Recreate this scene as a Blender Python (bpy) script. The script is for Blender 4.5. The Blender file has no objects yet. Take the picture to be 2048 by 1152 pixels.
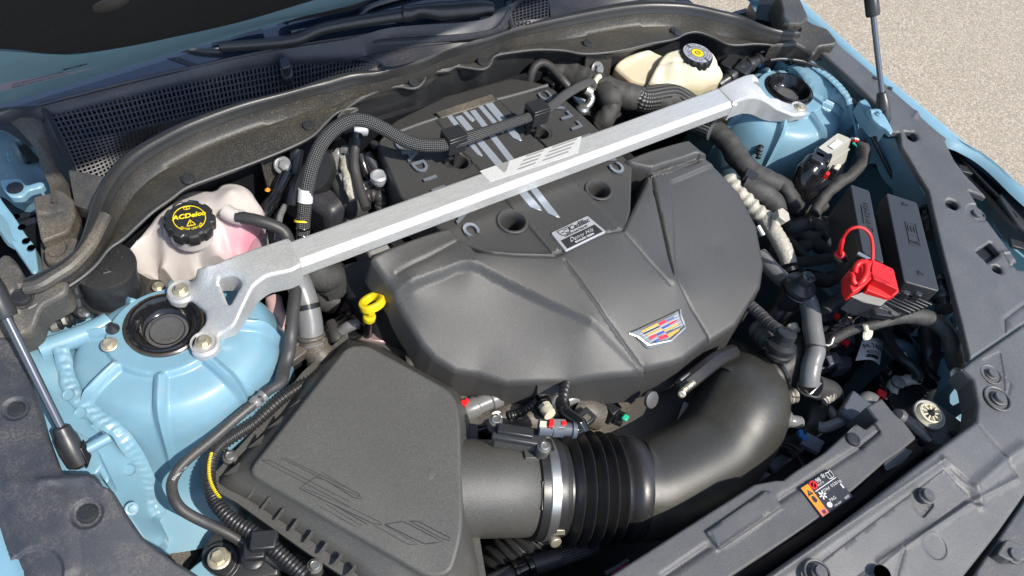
import bpy, bmesh, math, random
import numpy as np
from mathutils import Vector, Matrix, noise
from mathutils.geometry import delaunay_2d_cdt
random.seed(7)
SC = bpy.context.scene
COL = SC.collection
PI = math.pi
TOP = 0.90           # height of the strut towers above the ground; all h below are measured from it

# ---------------------------------------------------------------- camera
R = np.array([[0.82226596, -0.36467481, 0.43691071],
              [-0.54714905, -0.71775176, 0.43065105],
              [0.15654584, -0.59316499, -0.78971431]])
CAM = np.array([-0.58363351, -0.56665189, 0.7790327])
cam = bpy.data.cameras.new('camera'); cam.sensor_width = 36.0; cam.lens = 1500 / 2048 * 36
cam.clip_start = 0.02; cam.clip_end = 500
co = bpy.data.objects.new('camera', cam); COL.objects.link(co)
cm = Matrix(((R[0, 0], -R[0, 1], -R[0, 2], CAM[0]), (R[1, 0], -R[1, 1], -R[1, 2], CAM[1]),
             (R[2, 0], -R[2, 1], -R[2, 2], CAM[2] + TOP), (0, 0, 0, 1)))
co.matrix_world = cm
SC.camera = co
# ---------------------------------------------------------------- sky, sun, exposure
SUN = Vector((0.17, -0.57, 0.80)).normalized()
w = bpy.data.worlds.new('World'); SC.world = w; w.use_nodes = True
nt = w.node_tree
sky = nt.nodes.new('ShaderNodeTexSky'); sky.sky_type = 'NISHITA'; sky.sun_disc = False
sky.sun_elevation = math.asin(SUN.z); sky.sun_rotation = math.atan2(SUN.x, SUN.y)
bg = nt.nodes['Background']; bg.inputs['Strength'].default_value = 0.15
nt.links.new(sky.outputs[0], bg.inputs['Color'])
sl = bpy.data.lights.new('sun', 'SUN'); sl.energy = 3.1; sl.angle = math.radians(0.5); sl.color = (1, 0.94, 0.84)
so = bpy.data.objects.new('sun', sl); COL.objects.link(so); so.location = (3, -2, 5)
so.rotation_euler = SUN.to_track_quat('Z', 'Y').to_euler()
vs = SC.view_settings; vs.view_transform = 'Standard'; vs.look = 'None'; vs.gamma = 1; vs.exposure = 0.88

# ---------------------------------------------------------------- measuring the photograph: pixel + height -> place
ZO = {0: (0, 0, 1.0)}
for i_, o_ in enumerate([(0, 0), (650, 0), (1348, 0), (0, 380), (650, 380), (1348, 380), (0, 758), (650, 758), (1348, 758)]):
    ZO[i_ + 1] = (o_[0], o_[1], 700 / 2047)
ZO[10] = (560, 540, 400 / 2048); ZO[11] = (1380, 380, 400 / 2048); ZO[12] = (1480, 560, 480 / 2048)
ZO[13] = (0, 200, 400 / 2048); ZO[14] = (880, 740, 520 / 2048); ZO[15] = (1500, 740, 548 / 2048); ZO[16] = (1240, 600, 160 / 1676); ZO[17] = (1640, 360, 260 / 1070); ZO[18] = (1030, 90, 260 / 1762); ZO[19] = (600, 230, 220 / 1207)
def ray(k, x, y):
    o = ZO[k]
    return R @ np.array([o[0] + x * o[2] - 1024, o[1] + y * o[2] - 576, 1500.0])
ZO[22] = ZO[12]; ZO[23] = ZO[3]
HOFF = {17: 0.040, 22: 0.032, 23: 0.034}      # things that stand higher than first measured
def W(k, x, y, h=0.0):
    d = ray(k, x, y); h = h + HOFF.get(k, 0.0); t = (h - CAM[2]) / d[2]; p = CAM + t * d
    return Vector((p[0], p[1], p[2] + TOP))
def WX(k, x, y, X):
    d = ray(k, x, y); p = CAM + (X - CAM[0]) / d[0] * d
    return Vector((p[0], p[1], p[2] + TOP))
def WP(k, x, y, p0, n):
    d = Vector(ray(k, x, y)); c = Vector((CAM[0], CAM[1], CAM[2] + TOP))
    return c + d * ((p0 - c).dot(n) / d.dot(n))
def L(k, s, h=0.0):
    out = []
    for t in s.split():
        v = [float(a) for a in t.split(',')]
        out.append(W(k, v[0], v[1], v[2] if len(v) > 2 else h))
    return out
def up(v, d): return Vector((v.x, v.y, v.z + d))

# ---------------------------------------------------------------- object helpers
def _link(o, parent, mw):
    COL.objects.link(o)
    if parent is not None:
        o.parent = parent; o.matrix_parent_inverse = WM[parent.name].inverted()
    o.matrix_basis = mw
    WM[o.name] = mw.copy()
WM = {}
def props(o, label=None, cat=None, group=None, kind=None):
    if label: o['label'] = label
    if cat: o['category'] = cat
    if group: o['group'] = group
    if kind: o['kind'] = kind
    return o
def thing(name, label, cat, loc, group=None):
    o = bpy.data.objects.new(name, None); o.empty_display_size = 0.02
    _link(o, None, Matrix.Translation(loc)); return props(o, label, cat, group)
def place(name, me, parent=None, mw=None, **kw):
    o = bpy.data.objects.new(name, me); _link(o, parent, mw.copy() if mw is not None else Matrix.Identity(4))
    return props(o, **kw)
def mesh(name, verts, faces, mat, ang=35, smooth=True, uv=None):
    me = bpy.data.meshes.new(name)
    me.from_pydata([tuple(v) for v in verts], [], faces)
    if smooth:
        me.shade_smooth()
        if ang < 170: me.set_sharp_from_angle(angle=math.radians(ang))
        nr = getattr(verts, 'nrm', None)
        if nr is not None:
            full = np.zeros((len(me.vertices), 3), dtype=np.float32); full[:len(nr)] = nr
            li = np.empty(len(me.loops), dtype=np.int32); me.loops.foreach_get('vertex_index', li)
            me.normals_split_custom_set([tuple(v) for v in full[li].tolist()])
    if mat: me.materials.append(mat)
    if uv is not None:
        ul = me.uv_layers.new(name='UVMap')
        li = np.empty(len(me.loops), dtype=np.int32); me.loops.foreach_get('vertex_index', li)
        ul.data.foreach_set('uv', np.asarray(uv, dtype=np.float32)[li].ravel())
    return me
def mk(name, vf, mat, parent=None, mw=None, ang=35, smooth=True, bevel=0, seg=2, **kw):
    me = mesh(name, vf[0], vf[1], mat, ang, smooth, vf[2] if len(vf) > 2 else None)
    o = place(name, me, parent, mw, **kw)
    if bevel:
        b = o.modifiers.new('bevel', 'BEVEL'); b.width = bevel; b.segments = seg; b.limit_method = 'ANGLE'; b.angle_limit = math.radians(30)
    return o
def join(*vfs):
    V, F, U = [], [], []
    for vf in vfs:
        n = len(V); V += list(vf[0]); F += [tuple(i + n for i in f) for f in vf[1]]
        U += list(vf[2]) if len(vf) > 2 else [(0, 0)] * len(vf[0])
    return V, F, U
def xf(vf, m): return ([m @ Vector(v) for v in vf[0]],) + tuple(vf[1:])
def fr(o, z, xh=(1, 0, 0)):
    z = Vector(z).normalized(); x = Vector(xh); x = x - z * x.dot(z)
    if x.length < 1e-5: x = Vector((0, 1, 0)) - z * z.y
    x.normalize(); y = z.cross(x)
    m = Matrix((x, y, z)).transposed().to_4x4(); m.translation = Vector(o); return m
UPV = Vector((0, 0, 1))

# ---------------------------------------------------------------- shapes
def cat(pts, n=8, closed=False):
    P = [Vector(p) for p in pts]; out = []; N = len(P)
    for i in range(N if closed else N - 1):
        if closed: p0, p1, p2, p3 = P[i - 1], P[i], P[(i + 1) % N], P[(i + 2) % N]
        else: p0, p1, p2, p3 = P[max(i - 1, 0)], P[i], P[i + 1], P[min(i + 2, N - 1)]
        for j in range(n):
            t = j / n
            out.append(0.5 * ((2 * p1) + (p2 - p0) * t + (2 * p0 - 5 * p1 + 4 * p2 - p3) * t * t + (3 * p1 - p0 - 3 * p2 + p3) * t ** 3))
    if not closed: out.append(P[-1])
    return out
def resamp(pts, n=None, step=None, closed=False):
    P = list(pts) + ([pts[0]] if closed else [])
    d = [0.0]
    for a, b in zip(P, P[1:]): d.append(d[-1] + (b - a).length)
    if n is None: n = max(2, int(d[-1] / step) + 1)
    out = []; j = 0
    m = n if closed else n - 1
    for i in range(n):
        s = d[-1] * i / m
        while j < len(d) - 2 and d[j + 1] < s: j += 1
        q = d[j + 1] - d[j]; t = 0 if q < 1e-9 else (s - d[j]) / q
        out.append(P[j].lerp(P[j + 1], min(max(t, 0), 1)))
    return out
def rc(pts, r, seg=5, closed=True):
    out = []; N = len(pts)
    rr = r if isinstance(r, (list, tuple)) else [r] * N
    for i, p in enumerate(pts):
        if not closed and i in (0, N - 1): out.append(p); continue
        a, b = pts[i - 1], pts[(i + 1) % N]
        u, v = a - p, b - p; k = min(rr[i], u.length * 0.48, v.length * 0.48)
        A, B = p + u.normalized() * k, p + v.normalized() * k
        for j in range(seg + 1):
            t = j / seg; out.append(A * (1 - t) ** 2 + p * 2 * t * (1 - t) + B * t * t)
    return out
def tube(pts, r, n=12, step=0.006, spline=True, cap=True, rfun=None, flat=None):
    P = cat(pts, 10) if spline and len(pts) > 2 else [Vector(p) for p in pts]
    P = resamp(P, step=step)
    if len(P) < 2: P = [Vector(pts[0]), Vector(pts[-1])]
    V, F, U = [], [], []
    t0 = (P[1] - P[0]).normalized(); nn = t0.orthogonal().normalized(); s = 0
    for i, p in enumerate(P):
        t = (P[min(i + 1, len(P) - 1)] - P[max(i - 1, 0)]).normalized()
        nn = (nn - t * nn.dot(t)).normalized(); bb = t.cross(nn)
        if i: s += (p - P[i - 1]).length
        for j in range(n):
            a = 2 * PI * j / n
            rr = r if rfun is None else rfun(s, a, i / (len(P) - 1))
            V.append(p + (nn * math.cos(a) + bb * math.sin(a)) * rr); U.append((j / n, s))
    for i in range(len(P) - 1):
        for j in range(n):
            k = (j + 1) % n
            F.append((i * n + j, i * n + k, (i + 1) * n + k, (i + 1) * n + j))
    if cap:
        F.append(tuple(range(n - 1, -1, -1))); F.append(tuple((len(P) - 1) * n + j for j in range(n)))
    return V, F, U
def corr(r, pitch, amp=0.12):
    return lambda s, a, t: r * (1 + amp * math.sin(2 * PI * s / pitch))
def wrap(r, amp=0.16, sc=70, seed=0):
    def f(s, a, t):
        q = noise.noise((math.cos(a) * 1.1 + s * sc, math.sin(a) * 1.1 + seed, s * sc * 0.35))
        ri = abs(math.sin(s * 150 + a * 1.0 + seed + 2 * q))
        q2 = noise.noise((math.cos(a) * 2.2 + seed, math.sin(a) * 2.2, s * 190))
        return r * (1 + amp * q + 0.06 * ri + 0.045 * q2)
    return f
def lathe(prof, n=28, cap=True, rmod=None):
    V, F = [], []; m = len(prof)
    for i in range(n):
        a = 2 * PI * i / n
        for k, (r, z) in enumerate(prof):
            q = r * (rmod(a, k) if rmod else 1)
            V.append(Vector((q * math.cos(a), q * math.sin(a), z)))
    for i in range(n):
        j = (i + 1) % n
        for k in range(m - 1): F.append((i * m + k, j * m + k, j * m + k + 1, i * m + k + 1))
    if cap:
        F.append(tuple(i * m for i in range(n - 1, -1, -1))); F.append(tuple(i * m + m - 1 for i in range(n)))
    return V, F
def box(a, b):
    (x0, y0, z0), (x1, y1, z1) = a, b
    V = [Vector((x, y, z)) for z in (z0, z1) for y in (y0, y1) for x in (x0, x1)]
    return V, [(0, 2, 3, 1), (4, 5, 7, 6), (0, 1, 5, 4), (1, 3, 7, 5), (3, 2, 6, 7), (2, 0, 4, 6)]
def hexa(o, x, y, z):        # centre, three half-axis vectors
    o, x, y, z = Vector(o), Vector(x), Vector(y), Vector(z)
    V = [o + x * i + y * j + z * k for k in (-1, 1) for j in (-1, 1) for i in (-1, 1)]
    return V, [(0, 2, 3, 1), (4, 5, 7, 6), (0, 1, 5, 4), (1, 3, 7, 5), (3, 2, 6, 7), (2, 0, 4, 6)]
def ccw(pts):
    a = sum(p.x * q.y - q.x * p.y for p, q in zip(pts, pts[1:] + pts[:1]))
    return list(pts) if a > 0 else list(pts)[::-1]
def prism(top, d, cap=True):     # top outline (3D), extruded by vector or depth
    top = ccw([Vector(p) for p in top]); n = len(top)
    dv = Vector((0, 0, -d)) if not isinstance(d, Vector) else d
    V = top + [p + dv for p in top]
    F = [tuple(range(n))] + [(i, n + i, n + (i + 1) % n, (i + 1) % n) for i in range(n)]
    if cap: F.append(tuple(range(2 * n - 1, n - 1, -1)))
    return V, F
def loft(lines, n=60, spl=True, closed=False, double=False):
    rows = [resamp(cat(l, 8) if spl and len(l) > 2 else l, n=n) for l in lines]
    V = [p for r in rows for p in r]; F = []
    m = len(rows)
    for i in range(m if closed else m - 1):
        i2 = (i + 1) % m
        for j in range(n - 1): F.append((i * n + j, i * n + j + 1, i2 * n + j + 1, i2 * n + j))
    return V, F
# --- sheets with relief
def sdist(X, Y, poly, closed=True):
    P = np.array([[p.x, p.y] for p in poly]); Q = np.roll(P, -1, 0)
    if not closed: P, Q = P[:-1], Q[:-1]
    d2 = np.full(X.shape, 1e9); ins = np.zeros(X.shape, bool)
    for a, b in zip(P, Q):
        e = b - a; l2 = max(e @ e, 1e-12)
        t = np.clip(((X - a[0]) * e[0] + (Y - a[1]) * e[1]) / l2, 0, 1)
        d2 = np.minimum(d2, (X - a[0] - t * e[0]) ** 2 + (Y - a[1] - t * e[1]) ** 2)
        if closed and abs(e[1]) > 1e-12:
            c = (a[1] > Y) != (b[1] > Y)
            ins ^= c & (X < e[0] * (Y - a[1]) / e[1] + a[0])
    d = np.sqrt(d2)
    return np.where(ins, d, -d) if closed else d
def rbf(pts):
    P = np.array([[p.x, p.y] for p in pts]); z = np.array([p.z for p in pts]); n = len(P)
    K = np.sqrt(((P[:, None] - P[None]) ** 2).sum(-1)) + np.eye(n) * 1e-6
    A = np.zeros((n + 3, n + 3)); A[:n, :n] = K; A[:n, n] = 1; A[:n, n + 1:] = P; A[n, :n] = 1; A[n + 1:, :n] = P.T
    c = np.linalg.solve(A, np.concatenate([z, [0, 0, 0]]))
    def f(X, Y):
        out = c[n] + c[n + 1] * X + c[n + 2] * Y
        for i in range(n): out = out + c[i] * np.sqrt((X - P[i, 0]) ** 2 + (Y - P[i, 1]) ** 2)
        return out
    return f
def sm(t): t = np.clip(t, 0, 1); return t * t * (3 - 2 * t)
class Relief:        # polygon area pushed by dz, wall width w
    def __init__(s, poly, dz, w=0.003): s.poly, s.dz, s.w = ccw(poly), dz, w
    def f(s, X, Y): return s.dz * sm(sdist(X, Y, s.poly) / s.w + 0.5)
    def pts(s):
        r = resamp(s.poly, step=max(s.w * .6, .0022), closed=True); out = []
        for i, p in enumerate(r):
            t = (r[(i + 1) % len(r)] - r[i - 1]); t = Vector((-t.y, t.x, 0))
            if t.length > 1e-9:
                t.normalize(); out += [p + t * s.w * k for k in (-.58, -.36, -.18, 0, .18, .36, .58)]
        return out
class FRelief(Relief):     # the same with a height that varies over the sheet
    def __init__(s, poly, dz, w, g): Relief.__init__(s, poly, dz, w); s.g = g
    def f(s, X, Y): return Relief.f(s, X, Y) * s.g(X, Y)
class Ridge:
    def __init__(s, line, dz, w=0.002): s.line, s.dz, s.w = line, dz, w
    def f(s, X, Y): return s.dz * np.exp(-(sdist(X, Y, s.line, False) / s.w) ** 2)
    def pts(s):
        r = resamp(s.line, step=max(s.w * 1.2, .002)); out = []
        for i, p in enumerate(r):
            t = (r[min(i + 1, len(r) - 1)] - r[max(i - 1, 0)]); t = Vector((-t.y, t.x, 0))
            if t.length > 1e-9:
                t.normalize(); out += [p + t * s.w * k for k in (-1.3, -.6, 0, .6, 1.3)]
        return out
class VL(list): nrm = None
def patch(out, inner=(), feats=(), holes=(), res=0.006, rnd=0.003, skirt=0.02, flare=0.0, zf=None, base=None):
    out = ccw(out)
    f = zf or rbf(list(base or out) + list(inner))
    bo = resamp(out, step=res * 0.7, closed=True)
    hs = [resamp(ccw(h), step=res * 0.5, closed=True) for h in holes]
    minx, maxx = min(p.x for p in bo), max(p.x for p in bo); miny, maxy = min(p.y for p in bo), max(p.y for p in bo)
    gx, gy = np.meshgrid(np.arange(minx, maxx, res), np.arange(miny, maxy, res * 0.87))
    gx = gx + (np.arange(gx.shape[0]) % 2)[:, None] * res * 0.5
    X, Y = gx.ravel(), gy.ravel()
    ex = []
    for ft in feats: ex += ft.pts()
    if rnd:
        for i, p in enumerate(bo):
            t = bo[(i + 1) % len(bo)] - bo[i - 1]; t = Vector((-t.y, t.x, 0))
            if t.length > 1e-9:
                t.normalize(); ex += [p + t * rnd * k for k in (0.12, 0.4, 1.0)]
    nG = len(X)
    if ex:
        X = np.concatenate([X, [p.x for p in ex]]); Y = np.concatenate([Y, [p.y for p in ex]])
    if ex:      # thin out points that nearly coincide
        order = np.concatenate([np.arange(nG, len(X)), np.arange(nG)]); seen = set(); km = np.zeros(len(X), bool)
        fc_ = set((int(round(x / (res * .55))), int(round(y / (res * .55)))) for x, y in zip(X[nG:], Y[nG:]))
        for i in order:
            if i >= nG: key = (round(X[i] / .0009), round(Y[i] / .0009), 1)
            else:
                key = (int(round(X[i] / (res * .55))), int(round(Y[i] / (res * .55))))
                if key in fc_: continue
            if key in seen: continue
            seen.add(key); km[i] = True
    else: km = np.ones(len(X), bool)
    d = sdist(X, Y, bo); keep = km & (d > (min(rnd * 0.1, res * .3) if rnd else res * 0.3))
    keep[:nG] &= d[:nG] > max(res * 0.35, rnd * 1.1)
    for h in hs: keep &= sdist(X, Y, h) < -res * 0.25
    X, Y = X[keep], Y[keep]
    B = [(p.x, p.y) for p in bo]; E = [(i, (i + 1) % len(B)) for i in range(len(B))]
    for h in hs:
        n0 = len(B); B += [(p.x, p.y) for p in h]; E += [(n0 + i, n0 + (i + 1) % len(h)) for i in range(len(h))]
    pts = [Vector(b) for b in B] + [Vector((x, y)) for x, y in zip(X, Y)]
    vo, eo, fo, vmap, _, _ = delaunay_2d_cdt(pts, E, [], 0, 1e-6)
    VX = np.array([v[0] for v in vo]); VY = np.array([v[1] for v in vo])
    T = np.array([t for t in fo if len(t) == 3])
    cx, cy = VX[T].mean(1), VY[T].mean(1)
    k = sdist(cx, cy, bo) > 0
    for h in hs: k &= sdist(cx, cy, h) < 0
    T = T[k]
    Z = f(VX, VY)
    for ft in feats: Z = Z + ft.f(VX, VY)
    if rnd:
        dd = np.clip(sdist(VX, VY, bo), 0, rnd); Z = Z - (rnd - np.sqrt(np.clip(rnd ** 2 - (rnd - dd) ** 2, 0, None)))
        for h in hs:
            dd = np.clip(-sdist(VX, VY, h), 0, rnd); Z = Z - (rnd - np.sqrt(np.clip(rnd ** 2 - (rnd - dd) ** 2, 0, None)))
    def hgt(X, Y):
        z = f(X, Y)
        for ft in feats: z = z + ft.f(X, Y)
        if rnd:
            dd = np.clip(sdist(X, Y, bo), 0.00003, rnd); z = z - (rnd - np.sqrt(np.clip(rnd ** 2 - (rnd - dd) ** 2, 0, None)))
            for h in hs:
                dd = np.clip(-sdist(X, Y, h), 0.00003, rnd); z = z - (rnd - np.sqrt(np.clip(rnd ** 2 - (rnd - dd) ** 2, 0, None)))
        return z
    e_ = 0.0005
    gx_ = (hgt(VX + e_, VY) - hgt(VX - e_, VY)) / (2 * e_); gy_ = (hgt(VX, VY + e_) - hgt(VX, VY - e_)) / (2 * e_)
    nv_ = np.stack([-gx_, -gy_, np.ones_like(gx_)], 1); nv_ /= np.linalg.norm(nv_, axis=1)[:, None]
    V = VL(Vector((a, b, c)) for a, b, c in zip(VX, VY, Z)); V.nrm = nv_
    F = [tuple(int(i) for i in t) for t in T]
    if skirt:
        ec = {}
        for t in F:
            for a, b in ((t[0], t[1]), (t[1], t[2]), (t[2], t[0])):
                ec[(a, b)] = 1
        bd = [e for e in ec if (e[1], e[0]) not in ec]
        nv = {}
        dn = {}; tp = {}
        for a, b in bd:
            for q in (a, b):
                if q not in tp: tp[q] = len(V); V.append(V[q].copy())
        if flare:
            for a, b in bd:
                e = V[b] - V[a]; n = Vector((e.y, -e.x, 0))
                if n.length > 1e-9:
                    n.normalize()
                    for q in (a, b): dn[q] = dn.get(q, Vector((0, 0, 0))) + n
        for a, b in bd:
            for q in (a, b):
                if q not in nv:
                    nv[q] = len(V); s = skirt(V[q]) if callable(skirt) else skirt
                    o = Vector((0, 0, 0))
                    if flare and q in dn and dn[q].length > 1e-6: o = dn[q].normalized() * flare
                    V.append(Vector((V[q].x + o.x, V[q].y + o.y, V[q].z - s)))
            F.append((tp[b], tp[a], nv[a], nv[b]))
    return V, F
def text(name, s, mat, parent, o, right, upv, size, depth=0.0006, align='CENTER', shear=0.0, sx=1.0, space=1.0, flip=True, bold=0.0, **kw):
    cu = bpy.data.curves.new(name, 'FONT'); cu.body = s; cu.size = size; cu.extrude = depth; cu.align_x = align; cu.align_y = 'CENTER'
    cu.shear = shear; cu.offset = bold; cu.resolution_u = 3; cu.space_character = space
    to = bpy.data.objects.new(name + '_curve', cu)
    me = bpy.data.meshes.new_from_object(to)
    bpy.data.objects.remove(to); bpy.data.curves.remove(cu)
    me.name = name; me.materials.clear(); me.materials.append(mat)
    x = Vector(right).normalized(); y = Vector(upv)
    if x.cross(y).z < 0 and flip: y = -y
    y = (y - x * y.dot(x)).normalized(); z = x.cross(y)
    m = Matrix((x * sx, y, z)).transposed().to_4x4(); m.translation = Vector(o)
    return place(name, me, parent, m, **kw)

# ---------------------------------------------------------------- materials
def lin(h):
    h = h.lstrip('#'); c = [int(h[i:i + 2], 16) / 255 for i in (0, 2, 4)]
    return tuple(((v + 0.055) / 1.055) ** 2.4 if v > 0.04045 else v / 12.92 for v in c) + (1,)
class N:
    def __init__(s, name):
        s.m = bpy.data.materials.new(name); s.m.use_nodes = True; s.t = s.m.node_tree; s.b = s.t.nodes['Principled BSDF']
        s.tc = s.t.nodes.new('ShaderNodeTexCoord'); s.co = s.tc.outputs['Object']
    def n(s, ty, **kw):
        x = s.t.nodes.new(ty)
        for k, v in kw.items(): setattr(x, k, v)
        return x
    def l(s, a, b): s.t.links.new(a, b)
    def set(s, **kw):
        for k, v in kw.items(): s.b.inputs[k.replace('_', ' ')].default_value = v
        return s
    def noise(s, scale, detail=3, rough=0.6, co=None, mapscale=None):
        x = s.n('ShaderNodeTexNoise'); x.inputs['Scale'].default_value = scale; x.inputs['Detail'].default_value = detail; x.inputs['Roughness'].default_value = rough
        c = co or s.co
        if mapscale:
            mp = s.n('ShaderNodeMapping'); mp.inputs['Scale'].default_value = mapscale; s.l(c, mp.inputs[0]); c = mp.outputs[0]
        s.l(c, x.inputs['Vector']); return x.outputs['Fac']
    def ramp(s, fac, stops):
        x = s.n('ShaderNodeValToRGB'); e = x.color_ramp.elements
        while len(e) < len(stops): e.new(0.5)
        for q, (p, c) in zip(e, stops): q.position = p; q.color = c if len(c) == 4 else tuple(c) + (1,)
        s.l(fac, x.inputs[0]); return x.outputs[0]
    def mix(s, fac, a, b):
        x = s.n('ShaderNodeMix', data_type='RGBA')
        for i, v in ((0, fac), (6, a), (7, b)):
            if hasattr(v, 'node'): s.l(v, x.inputs[i])
            else: x.inputs[i].default_value = v
        return x.outputs[2]
    def math(s, op, a, b=0.5):
        x = s.n('ShaderNodeMath', operation=op)
        for i, v in ((0, a), (1, b)):
            if hasattr(v, 'node'): s.l(v, x.inputs[i])
            else: x.inputs[i].default_value = v
        return x.outputs[0]
    def bump(s, h, strength=0.3, dist=0.001):
        x = s.n('ShaderNodeBump'); x.inputs['Strength'].default_value = strength; x.inputs['Distance'].default_value = dist
        s.l(h, x.inputs['Height'])
        old = s.b.inputs['Normal'].links
        if old: s.l(old[0].from_socket, x.inputs['Normal'])
        s.l(x.outputs[0], s.b.inputs['Normal']); return s
    def col(s, c): s.l(c, s.b.inputs['Base Color']); return s
g1 = lambda v: (v, v, v, 1)
def plastic(name, base, rough=0.5, grain=900, gb=0.25, gd=0.0006, speck=0.35, dust=0.0, dustcol=(0.30, 0.25, 0.18, 1), spec=0.5, dscale=9, grit=None):
    m = N(name); m.set(Roughness=rough, Specular_IOR_Level=spec)
    b = base if len(base) == 4 else tuple(base) + (1,)
    n1 = m.noise(grain, 2); big = m.noise(14, 4)
    c = m.mix(m.ramp(n1, [(0.35, g1(0)), (0.7, g1(1))]), tuple(v * (1 - speck * 0.5) for v in b[:3]) + (1,), tuple(min(v * (1 + speck), 1) for v in b[:3]) + (1,))
    c = m.mix(m.ramp(big, [(0.3, g1(0)), (0.75, g1(0.5))]), c, tuple(v * 0.75 for v in b[:3]) + (1,))
    # scattered pale dust specks and soft dusty areas
    sp = m.ramp(m.noise(330, 1), [(0.72, g1(0)), (0.80, g1(0.25))])
    c = m.mix(sp, c, (0.25, 0.23, 0.2, 1))
    if dust:
        d1 = m.ramp(m.noise(dscale, 5, 0.65), [(0.42, g1(0)), (0.75, g1(dust))])
        d2 = m.ramp(m.noise(420, 3), [(0.4, g1(0.15)), (0.65, g1(1))])
        c = m.mix(m.math('MULTIPLY', d1, d2), c, dustcol)
    if grit:        # pollen and road grit lying in patches
        g_ = m.ramp(m.noise(1150, 1), [(grit[0], g1(0)), (grit[0] + .05, g1(1))]); ga_ = m.ramp(m.noise(6.5, 3), [(.38, g1(0.05)), (.62, g1(grit[1]))])
        c = m.mix(m.math('MULTIPLY', g_, ga_), c, grit[2])
    m.col(c)
    rr = m.n('ShaderNodeMapRange'); m.l(big, rr.inputs[0]); rr.inputs[3].default_value = rough - 0.08; rr.inputs[4].default_value = rough + 0.1
    m.l(rr.outputs[0], m.b.inputs['Roughness'])
    m.bump(n1, gb, gd); return m.m
M = {}
M['cover'] = plastic('grained_black_plastic', (0.046, 0.0455, 0.0445), 0.41, 1500, 0.4, 0.0007, 0.9, 0.10, (0.14, 0.13, 0.12, 1), dscale=7)
M['lid'] = plastic('grained_airbox_plastic', (0.066, 0.065, 0.060), 0.45, 1300, 0.42, 0.0008, 0.9, 0.12, (0.16, 0.15, 0.13, 1), dscale=6)
M['panel'] = plastic('grey_trim_plastic', (0.071, 0.072, 0.075), 0.42, 1300, 0.4, 0.0008, 0.8, 0.35, (0.22, 0.20, 0.17, 1), dscale=16)
M['panel_dusty_shade'] = plastic('dusty_shade_trim_plastic', (0.028, 0.031, 0.040), 0.5, 1200, 0.35, 0.0008, 0.5, 0.4, (0.24, 0.21, 0.18, 1), dscale=28)  # dark bluish base has the shade painted in; dust lies over it
M['trim'] = plastic('bulkhead_plastic', (0.026, 0.026, 0.026), 0.38, 1000, 0.35, 0.001, 0.5, 0.22, (0.30, 0.25, 0.17, 1), dscale=11, grit=(.63, .6, (0.50, 0.40, 0.22, 1)))
M['trim_dusty'] = plastic('very_dusty_plastic', (0.055, 0.052, 0.048), 0.5, 500, 0.4, 0.001, 0.5, 0.65, (0.26, 0.21, 0.15, 1), dscale=13, grit=(.62, .6, (0.42, 0.34, 0.21, 1)))
M['black'] = plastic('smooth_black_plastic', (0.022, 0.023, 0.025), 0.36, 700, 0.12, 0.0005, 0.3)
M['cowl'] = plastic('cowl_plastic', (0.020, 0.023, 0.034), 0.42, 700, 0.15, 0.0005, 0.3, 0.25)  # navy base carries the cowl's shade and sky reflection as colour
M['gloss'] = plastic('gloss_black', (0.010, 0.010, 0.011), 0.14, 300, 0.03, 0.0004, 0.2)
M['rubber'] = plastic('rubber', (0.018, 0.018, 0.019), 0.36, 600, 0.2, 0.0006, 0.3, 0.08)
M['hose'] = plastic('hose_rubber', (0.036, 0.036, 0.038), 0.48, 700, 0.25, 0.0006, 0.4, 0.15)
M['hose_grey'] = plastic('grey_coated_hose', (0.16, 0.16, 0.16), 0.3, 500, 0.15, 0.0006, 0.2)
M['duct'] = plastic('blow_moulded_duct', (0.034, 0.033, 0.029), 0.33, 1500, 0.35, 0.0006, 0.9, 0.25, (0.2, 0.18, 0.13, 1))
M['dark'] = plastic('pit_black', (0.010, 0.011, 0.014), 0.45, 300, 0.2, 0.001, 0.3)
M['tape'] = plastic('cloth_tape', (0.034, 0.034, 0.033), 0.6, 700, 0.6, 0.0012, 0.9, 0.3, (0.12, 0.11, 0.10, 1))
M['fuse'] = plastic('fuse_box_plastic', (0.028, 0.030, 0.034), 0.42, 1200, 0.3, 0.0007, 0.4)
M['silverish'] = plastic('foil_sleeve', (0.42, 0.40, 0.345), 0.45, 260, 0.5, 0.002, 0.25)
M['greyplug'] = plastic('grey_connector', (0.40, 0.39, 0.345), 0.5, 300, 0.1, 0.0006, 0.08)
M['dkgrey'] = plastic('dark_grey_module', (0.075, 0.085, 0.11), 0.5, 400, 0.2, 0.0006, 0.3)

def paint(name, c, dirt=0.0):
    m = N(name); m.set(Roughness=0.48, Coat_Weight=0.4, Coat_Roughness=0.16)
    b = m.noise(30, 4)
    cc = m.mix(m.ramp(b, [(0.35, g1(0)), (0.8, g1(1))]), c + (1,), tuple(v * 0.88 for v in c) + (1,))
    if dirt:
        d = m.ramp(m.noise(55, 6, 0.7), [(0.52, g1(0)), (0.74, g1(dirt))]); cc = m.mix(d, cc, (0.30, 0.28, 0.24, 1))
    sp = m.ramp(m.noise(260, 2), [(0.70, g1(0)), (0.78, g1(0.35))]); cc = m.mix(sp, cc, (0.5, 0.52, 0.5, 1))
    m.col(cc); m.bump(m.noise(160, 3), 0.10, 0.001); return m.m
M['blue'] = paint('pale_blue_body_paint', (0.165, 0.312, 0.400), 0.25)
M['blue_out'] = paint('pale_blue_outer_paint', (0.175, 0.315, 0.39))
M['blue_dk'] = paint('pale_blue_inner_paint', (0.13, 0.235, 0.29), 0.3)
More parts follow.
